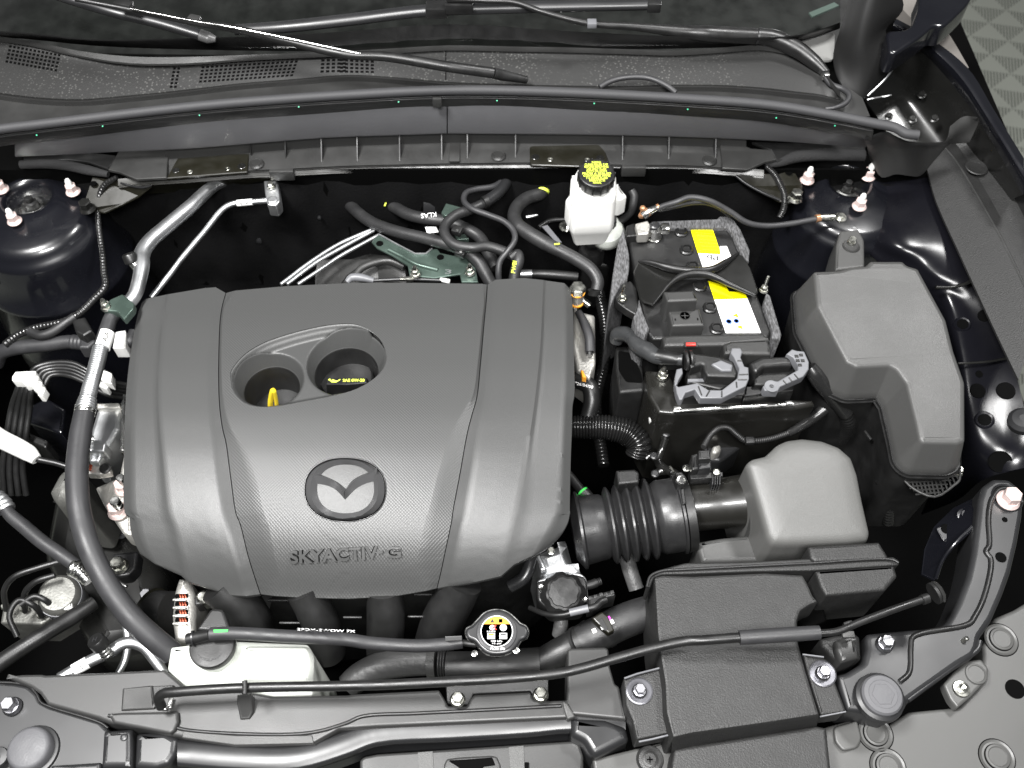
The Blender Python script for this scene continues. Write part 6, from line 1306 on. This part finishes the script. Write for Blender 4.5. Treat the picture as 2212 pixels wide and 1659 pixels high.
lathe('neck', o, [(32, -75), (31, -30), (30, -12), (36, -11), (36, -8)], M['black'], rc, n=32); box('neck_rib', o + Vector((0, -31 * s_, -48 * s_)), 4, 6, 50, M['black'], rc)
tube('neck_spout', cT('270,1420,-62 160,1410,-62 60,1390,-62'), 7, M['black'], rc, n=12)
for c in ('250,1540', '775,1505'): lathe('cap_lug', (*cT(c), -.055), [(7, 0), (7, 3), (3, 4)], M['steel'], rc, n=10)
# overflow hose
oh = thing('overflow_hose', 'thin grey hose with green mark from the coolant tank cap to the radiator cap', 'hose', (*c1('1900,820'), -.1))
tube('hose_body', c1('1340,805,-38 1440,800,-38 1560,803,-39 1800,818,-42 2212,840,-48') + c2('200,862,-54 500,880,-60 660,872,-62 790,858,-62'), [14, 14, 14, 14, 14, 14, 14, 14, 13], M['rubg'], oh, n=18)
tube('elbow', c1('1195,840,-46 1260,825,-44 1340,808,-40'), [13, 13, 11], M['black'], oh, n=14); lathe('elbow_ring', (*c1('1232,830'), -.045), [(16, -2), (16, 2)], M['sat'], oh, axis=(1, .1, 0), n=18)
emboss('green_mark', [c1('1362,780 1455,778 1452,792 1365,796')], .0008, M['grn'], oh, bvh=bvh_of([k for k in ORG if k.parent is oh][0]))
bo = bvh_of([k for k in ORG if k.parent is oh][0])
txt('lettering', 'EPDM-EWOW 7X', (*c1('2080,782'), 0), 5, M['print'], oh, ang=-2, width=125, bvh=bo); emboss('white_print', [c2('680,822 785,818 785,842 682,846')], .0005, M['print'], oh, bvh=bo)
# coolant tank
ct = thing('coolant_tank', 'milky white coolant tank with a black cap at the front', 'coolant tank', (*c1('1600,1050'), -.25))
lid('tank_body', rnd(c1('1085,885 1190,872 1480,845 1960,865 2000,940 1990,1195 1740,1210 1540,1150 1180,1140 1062,1030'), 6), -.07, [(-.006, 0), (-.0025, -.0006), (-.0008, -.002), (0, -.005), (.003, -.14)], M['milk'], ct, 60)
lid('raised_half', rnd(c1('1560,880 1950,880 1975,945 1965,1100 1560,1095 1520,1020'), 8), -.063, [(-.006, 0), (-.002, -.001), (0, -.004), (.003, -.01)], M['milk'], ct, 60)
o = P(*c1('1355,885'), -.055); lathe('tank_neck', o, [(46, -40), (44, -12), (44, -6)], M['milk'], ct, n=32)
lathe('tank_cap', o, [(46, -14), (48, -12), (49, 4), (47, 8), (44, 9), (20, 9)], M['dark'], ct, n=40)
lid('cap_tab', rnd(c1('1245,780 1310,690 1345,640 1420,645 1450,720 1475,790'), 8), -.04, lay(.012, .003), M['dark'], ct)
txt('lettering', 'COOLANT', (0, 0), 6, M['rubg'], ct, width=56, fn=lambda a, b: (o + Vector((math.sin(-a / 32) * -32 * pxm(o), -math.cos(a / 32) * (32 - b) * pxm(o), 9.4 * pxm(o))), Vector((0, 0, 1))))
# ================================================================ front duct
du = thing('intake_duct', 'large dark grey air intake duct with side resonator at the front', 'intake duct', (*c3('400,900'), -.2))
dz = -.022
lid('duct_top', rnd(c2('2010,440 2060,425') + c3('100,432 560,410 805,425 840,490 870,560 905,600 850,620 790,660 770,720 775,860 830,1060 912,1322 500,1385 100,1440') + c2('2130,1470 2085,1300 2078,1120 2055,980 2030,800'), 5), dz, [(-.0035, 0), (-.0015, -.0006), (0, -.0028), (.002, -.09)], M['duct'], du)
lid('duct_flange', rnd(c2('1960,500 1985,440 2060,390 2212,350') + c3('400,345 900,320 1380,312 1418,335 1415,365 860,400 500,405 100,420') + c2('2060,425 2010,445 1985,510'), 4), dz + .002, lay(.035, .002), M['duct'], du)
tube('rim_lip', [(*p, dz + .0045) for p in c2('1965,505 1990,435 2070,400') + c3('0,395 400,375 900,350 1370,330 1412,350')], 3, M['dark'], du, n=8)
lid('resonator_back', rnd(c3('835,245 1290,215 1350,312 1340,330 880,345 850,320'), 4), dz + .006, lay(.03, .004), M['duct'], du)
lid('resonator_front', rnd(c3('880,400 1385,365 1408,435 1330,525 950,560 915,500'), 4), dz + .004, lay(.075, .004), M['duct'], du)
lid('duct_hole', rnd(c3('800,640 880,600 940,640 960,720 860,760 775,755 770,700'), 6), -.06, lay(.05, .003), M['deep'], du)
lid('front_step', rnd(c3('-20,1530 400,1465 890,1388 955,1402 985,1680 985,1800 -40,1800') + c2('2120,1640'), 5), -.045, lay(.08, .004), M['duct'], du)
sheet('step_riser', [[(x, y, -.026) for x, y in c2('2130,1465') and [c2('2130,1465')] + c3('100,1442 500,1388 905,1325')], [(x, y, -.046) for x, y in [c2('2125,1560')] + c3('100,1520 500,1455 890,1390')]], M['duct'], du, sx=3)
lid('mount_ear', rnd(c2('1815,1090 1850,1065 2085,1010 2110,1140 2105,1440 1900,1480 1870,1350 1830,1260'), 4), -.04, lay(.03, .003), M['duct'], du)
lid('mount_ear', rnd(c3('800,930 940,955 985,985 1010,1110 1080,1290 1070,1305 915,1325 830,1060'), 4), -.04, lay(.03, .003), M['duct'], du)
tube('ear_fold', [(*p, -.036) for p in c2('1822,1088 1900,1060 2085,1012')], 2.5, M['lgrey'], du, n=6, seg=1); tube('ear_fold', [(*p, -.036) for p in c2('1915,1492 2000,1475 2100,1450')], 2.5, M['lgrey'], du, n=6, seg=1)
tube('ear_fold', [(*p, -.036) for p in c3('800,935 935,952')], 2.2, M['lgrey'], du, n=6, seg=1); tube('ear_fold', [(*p, -.038) for p in c3('910,1332 1075,1300')], 2, M['lgrey'], du, n=6, seg=1)
for c in (c2('1918,1170'), c3('928,1058')):
    w_ = lathe('washer', (*c, -.0395), [(29, 0), (29, 3), (26, 4)], mat('dull_zinc', (.1, .1, .11), .35, .7, var=.1), du, n=32); nut((*c, -.0375), du, 1.0, 'bolt', 'flange_bolt', False)
sd = thing('duct_shell', 'small grey bracket under the prop rod right of the intake duct', 'bracket', (*c3('1060,900'), -.15))
lid('shell', rnd(c3('915,830 1000,810 1130,790 1170,820 1180,960 1050,995 990,950 920,880'), 4), -.05, lay(.06, .006), M['duct'], sd); lid('block', rnd(c3('1010,840 1140,800 1165,950 1050,985 1010,900'), 4), -.04, lay(.04, .006), M['primer'], sd); box('tab', (*c3('1090,745'), -.02), 20, 12, 14, M['dark'], sd, yaw=.3); box('tab', (*c3('1090,810'), -.028), 26, 14, 10, M['lidm'], sd)
# ================================================================ prop rod
pr_ = thing('bonnet_prop_rod', 'long thin black prop rod lying across the front with a grey foam grip', 'prop rod', (*c2('700,1110'), -.06))
tube('rod', c1('1030,1270,-40 1012,1215,-30 1040,1185,-25 1120,1175,-22 1500,1150,-20 2212,1135,-18') + c2('300,1128,-17 700,1108,-15 1100,1085,-14 1400,1055,-13 1560,1020,-12 1750,965,-10 2000,895,-7 2212,850,-4') + c3('150,845,-1 420,825,1'), [11, 11, 11] + [11] * 13, M['black'], pr_, n=16, seg=8)
tube('foam_grip', c3('398,828,1 650,812,3 908,795,5'), [15.5, 16, 15], M['rubg'], pr_, n=20, seg=5)
tube('rod_end', c3('905,800,5 1000,792,6 1060,775,7 1160,732,8 1350,660,10 1590,575,12'), 8, M['black'], pr_, n=16)
tube('rod_grommet', c3('1560,588,12 1600,575,12'), 11, M['black'], pr_, n=16, seg=2)
hd2 = thing('rod_holder', 'black plastic clip holding the right end of the prop rod', 'clip', (*c3('1650,560'), -.06))
lathe('holder_disc', (*c3('1640,545'), .012), [(24, -3), (24, 3), (14, 6)], M['dark'], hd2, axis=(.9, .35, .15), n=24); lathe('holder_disc', (*c3('1665,535'), .012), [(22, -3), (26, 0), (22, 4)], M['plas'], hd2, axis=(.9, .35, .15), n=8)
# ================================================================ radiator top cover
tc2 = thing('radiator_top_cover', 'long dark grey plastic cover over the radiator along the front', 'radiator cover', (600, 1500, -.2))
zt = -.062
lid('cover_skin', rnd(c1('35,1075 140,1062 265,1060 290,1066 1050,1030 1110,1080 1180,1140 1300,1160 1550,1165 1740,1198 2212,1192') + c2('100,1186 640,1160 665,1200 700,1262 815,1262 838,1215 865,1190 1220,1172 1250,1222 1350,1228 1455,1225') + c2('1459,905 1475,893 1700,886 1722,900 1730,1010 1762,1120 1790,1140 1835,1352 1500,1318 1455,1340 235,1395 0,1412') + c1('2000,1500 1700,1512 1500,1510 1160,1462 700,1372 620,1340 300,1252 250,1180 190,1140'), 3), zt, lay(.05, .003), M['primer'], tc2)
tube('raised_lip', [(*p, zt + .001) for p in c1('690,1325 760,1330 900,1372 1080,1390 1180,1415 1500,1440 1900,1442 2050,1420 2212,1370')] + [(*p, zt + .001) for p in c2('150,1330 500,1310 1000,1285 1420,1262')], 4, M['dark'], tc2, n=8)
lid('front_fold', c1('1165,1420 1500,1450 1990,1450 2000,1500 1500,1512 1160,1465'), zt + .0012, lay(.01, .001), M['lidm'], tc2)
lid('clip_tower', rnd(c1('780,1150 970,1130 985,1280 770,1292'), 2), zt + .003, lay(.02, .002), M['plas'], tc2); lid('rod_socket', rnd(c1('965,1135 1110,1128 1090,1190 1010,1200 980,1280'), 3), zt + .004, lay(.02, .002), M['dark'], tc2)
box('socket_spring', (*c1('1085,1245'), zt + .005), 9, 22, 8, M['steel'], tc2); box('socket_spring', (*c1('1040,1280'), zt + .004), 14, 6, 6, M['steel'], tc2)
lid('hook_plate', rnd(c1('685,1312 780,1302 1135,1296 1140,1360 1110,1420 1080,1440 720,1372'), 4), zt + .006, lay(.02, .003), M['primer'], tc2)
lid('peg', [(x, y, z) for (x, y), z in zip(c1('1512,1190 1600,1180 1612,1300 1590,1345 1530,1350 1508,1240'), (zt + .02, zt + .02, zt + .005, zt + .002, zt + .002, zt + .012))], 0, lay(.02, .002), M['primer'], tc2); tube('peg_hook', [(*p, -.012) for p in c1('1560,1105 1562,1150 1560,1190')], 6, M['dark'], tc2, n=10)
lid('lip_end', rnd(c2('1425,1232 1460,1240 1500,1310 1510,1330 1460,1350 1440,1300'), 3), zt + .004, lay(.01, .002), M['lidm'], tc2)
# ================================================================ front crossmember
cm = thing('front_crossmember', 'satin black steel crossmember along the front with rubber buffer on the left', 'crossmember', (500, 1620, -.3))
lid('left_plate', rnd(c1('-60,1105 100,1115 180,1132 235,1180 260,1230 320,1262 640,1360 700,1420 690,1700 690,1900 -60,1900'), 5), -.075, lay(.08, .004), M['sat'], cm)
tube('plate_edge', [(*p, -.0745) for p in c1('-20,1112 100,1118 180,1138 232,1185 262,1240 330,1272 640,1370 690,1405')], 3.5, M['black'], cm, n=8)
lid('fold_block', rnd(c1('655,1420 840,1405 842,1560 838,1659 640,1659'), 6), -.066, lay(.06, .006), M['sat'], cm); lid('fold_block', rnd(c1('862,1435 1060,1420 1140,1465 1125,1570 1075,1640 980,1670 850,1660'), 8), -.068, lay(.06, .007), M['sat'], cm)
lid('rib_bar', rnd(c1('320,1640 640,1620 640,1659 640,1700 320,1700'), 5), -.066, lay(.02, .004), M['sat'], cm)
lathe('rivet', (*c1('790,1463'), -.0655), [(8, 0), (7, 2), (3, 3)], M['sat'], cm, n=16)
xsn = [c1('1130,1560')] + c1('1500,1590 1900,1590 2212,1500') + c2('240,1430 700,1400 1200,1370 1480,1345 1700,1360 1830,1400')
prof_ = ((-30, -.08), (-27, -.0715), (-20, -.0695), (20, -.0695), (27, -.0715), (31, -.08), (33, -.092), (48, -.1))
sheet('main_beam', [[(x, y + o, z) for x, y in xsn] for o, z in prof_], M['sat'], cm, sx=4, sy=1, sharp=60)
lid('beam_end', rnd(c2('1480,1335 1700,1345 1835,1395 1855,1480 1700,1560 1630,1592 1600,1560 1560,1490 1480,1450'), 8), -.064, lay(.05, .008), M['sat'], cm)
o = P(*c1('178,1530'), -.06); lathe('rubber_buffer', o, [(47, -30), (46, -4), (42, 2), (37, 4), (10, 4)], M['buffer'], cm, n=36); lathe('buffer_collar', o, [(56, -34), (54, -26), (47, -24)], M['sat'], cm, n=36)
nut((*c1('80,1268'), -.073), cm, 1.25, 'bolt', 'flange_bolt', False)
for c in ('-10,1590',): lathe('round_boss', (*c1(c), -.066), [(22, 0), (20, 4), (8, 5)], M['sat'], cm, n=24)
sheet('beam_edge', [[(x, y, -.085) for x, y in [c1('1640,1659')] + c1('1700,1605 1800,1590 1950,1598 2020,1650')], [(x, y + 30, -.09) for x, y in [c1('1640,1659')] + c1('1700,1605 1800,1590 1950,1598 2020,1650')]], M['primer'], cm, sx=3)
# latch panel
lp_ = thing('latch_panel', 'grey plastic panel with bonnet latch opening at the bottom edge', 'panel', (1020, 1640, -.2))
lid('panel_skin', rnd(c2('135,1610 160,1585 250,1568 1500,1484 1535,1500 1562,1580 1562,1800 135,1800'), 4), -.09, lay(.05, .003), M['primer'], lp_)
lid('latch_opening', rnd(c2('670,1640 690,1600 760,1590 970,1578 1010,1585 1035,1640 1035,1760 670,1760'), 4), -.0885, lay(.02, .002), M['plas'], lp_); lid('latch_slot', rnd(c2('700,1612 980,1590 1000,1640 920,1650 920,1800 770,1800 770,1655'), 3), -.0868, lay(.01, .001), M['deep'], lp_)
for a, b in ((505, 600), (1085, 1180)): sheet('pressed_strip', [[(*c2('%d,%d' % (a, 1560 - (a - 505) * .06)), -.089), (*c2('%d,%d' % (b, 1552 - (b - 600) * .06)), -.089)], [(*c2('%d,1800' % (a + 20)), -.0885), (*c2('%d,1800' % (b + 10)), -.0885)]], M['lidm'], lp_)
box('small_slot', (*c2('1200,1645'), -.0885), 9, 14, 3, M['deep'], lp_, bev=0)
# ================================================================ headlamp support and bumper
hs = thing('headlamp_support', 'satin black steel headlamp support with round buffer at the lower right', 'support panel', (*c3('1500,900'), -.25))
zh = -.05
lid('support_plate', rnd(c3('1200,830 1215,800 1460,776 1640,762 1715,735 1790,600 1850,440 1885,280 1915,40 1925,-60') + b3('1950,1480 2020,1430 2120,1435 2200,1500 2212,1580') + c3('2205,60 2175,230 2130,420 2080,560 2010,720 1935,830 1922,900 1895,950 1800,1005 1650,1112 1480,1232 1450,1290 1345,1352 1230,1325 1170,1302 1085,1292 1015,1065 1080,1050 1185,985 1205,890'), 6), zh, lay(.05, .006), M['sat'], hs)
tube('pressed_channel', [(*p, zh + .0005) for p in c3('1420,1110 1480,1050 1490,900 1500,830 1560,800 1860,740 1900,690 1960,560 2000,330 1970,280 1990,240 1985,60')] + [(*p, zh + .0005) for p in b3('2010,1560 2070,1500 2150,1520 2200,1590')], 6, M['black'], hs, n=10)
tube('support_edge', [(*p, zh - .004) for p in c3('1930,850 1915,900 1790,990 1640,1100 1470,1225')], 6, M['sat'], hs, n=10)
o = P(*c3('1312,1190'), -.035); lathe('rubber_buffer', o, [(45, -20), (44, -3), (40, 2), (31, 3), (30, 2), (12, 2)], M['buffer'], hs, n=36); lathe('buffer_hex', o, [(25, 2), (24, 3), (8, 4)], M['buffer'], hs, n=6); lathe('buffer_collar', o, [(54, -30), (52, -16), (45, -12)], M['sat'], hs, n=36)
nut((*c3('1322,870'), zh + .001), hs, 1.15, 'bolt', 'flange_bolt', False); lathe('threaded_pin', (*c3('1822,850'), zh), [(5, 0), (5, 14), (4, 15)], M['zinc'], hs, n=10, axis=(.4, .2, 1))
lathe('recess_ring', (*b3('2105,1555'), zh + .0005), [(34, 0), (32, 3), (29, 0)], M['sat'], hs, n=30); nut((*b3('2108,1575'), zh + .001), hs, 1.5, 'pink', 'flange_bolt', False)
for c, rx in (('2065,315', 12), ('2090,75', 6)): lathe('slot_hole', (*c3(c), zh + .0006), [(rx, 0), (rx * .95, .6), (rx * .9, .2)], M['deep'], hs, n=16)
iw = thing('inner_wing_arch', 'dark navy curved inner panel with square hole beside the headlamp support', 'body panel', (*c3('1700,200'), -.3))
plate('arch_skin', [(x, y, z) for (x, y), z in zip(c3('1560,420 1580,260 1640,120 1760,0 1880,-60 1920,0 1900,130 1780,240 1690,350 1645,460'), (-.12, -.11, -.1, -.09, -.08, -.06, -.06, -.07, -.09, -.11))], 0, .004, M['navy'], iw)
tube('arch_edge', c3('1880,120,-62 1760,240,-72 1690,340,-88 1650,450,-105'), 4, M['navy'], iw, n=10)
lid('square_boss', rnd(c3('1650,130 1740,90 1785,150 1700,215'), 4), -.088, lay(.004, .001), M['navy'], iw); lathe('boss_hole', (*c3('1718,135'), -.0876), [(12, 0), (11, .6), (10, .3)], M['deep'], iw, n=16); lathe('arch_bolt', (*c3('1835,60'), -.08), [(20, 0), (18, 5), (12, 6), (11, 12)], M['navy'], iw, n=20)
bu = thing('bumper_support', 'light grey panel with plastic rivets in the lower right corner', 'panel', (*c3('1700,1450'), -.3))
zb = -.085
lid('panel_skin', rnd(c3('930,1400 1150,1340 1350,1385 1480,1300 1800,1270 1960,1100 1950,880 2030,700 2150,650 2300,560 2500,560 2500,1900 930,1900'), 5), zb, lay(.04, .004), M['panel'], bu)
lid('tab', rnd(c3('1000,1400 1150,1355 1180,1470 1150,1530 1060,1550 1010,1490'), 8), zb + .005, lay(.01, .002), M['panel'], bu)
rv_ = lathe('plastic_rivet', (*c3('2065,840'), zb + .001), [(36, -1), (34, 2), (30, 0), (24, 1), (24, 5), (20, 6), (18, 4), (4, 4)], M['panel'], bu, n=30)
lathe('rivet_shade_ring', (*c3('2065,840'), zb + .0008), [(37, -1), (36.5, .6), (33, .6), (32, -1)], M['deep'], rv_, n=30); lathe('rivet_shade_ring', (*c3('2065,840'), zb + .001), [(26, .5), (25.6, 1.9), (24, 1.9)], M['deep'], rv_, n=30)  # flush black rings paint the shade round the rivet head
for c in ('1265,1440', '2040,1590', '1345,1650'): dup(rv_, (*c3('2065,840'), zb + .001), (*c3(c), zb + .001))
lathe('punched_hole', (*c3('2155,1155'), zb + .0006), [(21, 0), (20.5, .6), (20, .3)], M['deep'], bu, n=24)
sb = thing('rivet_bracket', 'small grey bracket with two fasteners beside the headlamp support edge', 'bracket', (*c3('1850,1120'), -.12))
lid('bracket_plate', rnd(c3('1700,1120 1760,1050 1850,975 1940,962 1990,1020 1985,1090 1880,1200 1790,1278 1745,1225 1715,1160'), 5), -.07, lay(.012, .003), M['panel'], sb)
lathe('plastic_rivet', (*c3('1905,1060'), -.0695), [(23, 0), (22, 3), (18, 4), (17, 2), (5, 2)], M['panel'], sb, n=28); lathe('washer_screw', (*c3('1812,1155'), -.0695), [(19, 0), (17, 3), (10, 4), (10, 8), (7, 9), (3, 7)], M['zinc'], sb, n=24)
du2 = thing('lower_duct_clip', 'dark recessed phillips screw beside the front step of the duct', 'screw', (*c2('1980,1610'), -.1)); lid('screw_plate', rnd(c2('1870,1540 2120,1480 2140,1659 2140,1760 1640,1760 1620,1600'), 5), -.08, lay(.03, .003), M['panel'], du2); lathe('screw_head', (*c2('1985,1605'), -.0795), [(30, 0), (28, 3), (24, 0), (17, 1), (17, 5), (12, 7)], M['plas'], du2, n=24); box('cross_slot', (*c2('1985,1605'), -.0758), 12, 2.5, 2, M['deep'], du2, bev=0); box('cross_slot', (*c2('1985,1605'), -.0757), 2.5, 12, 2, M['deep'], du2, bev=0)
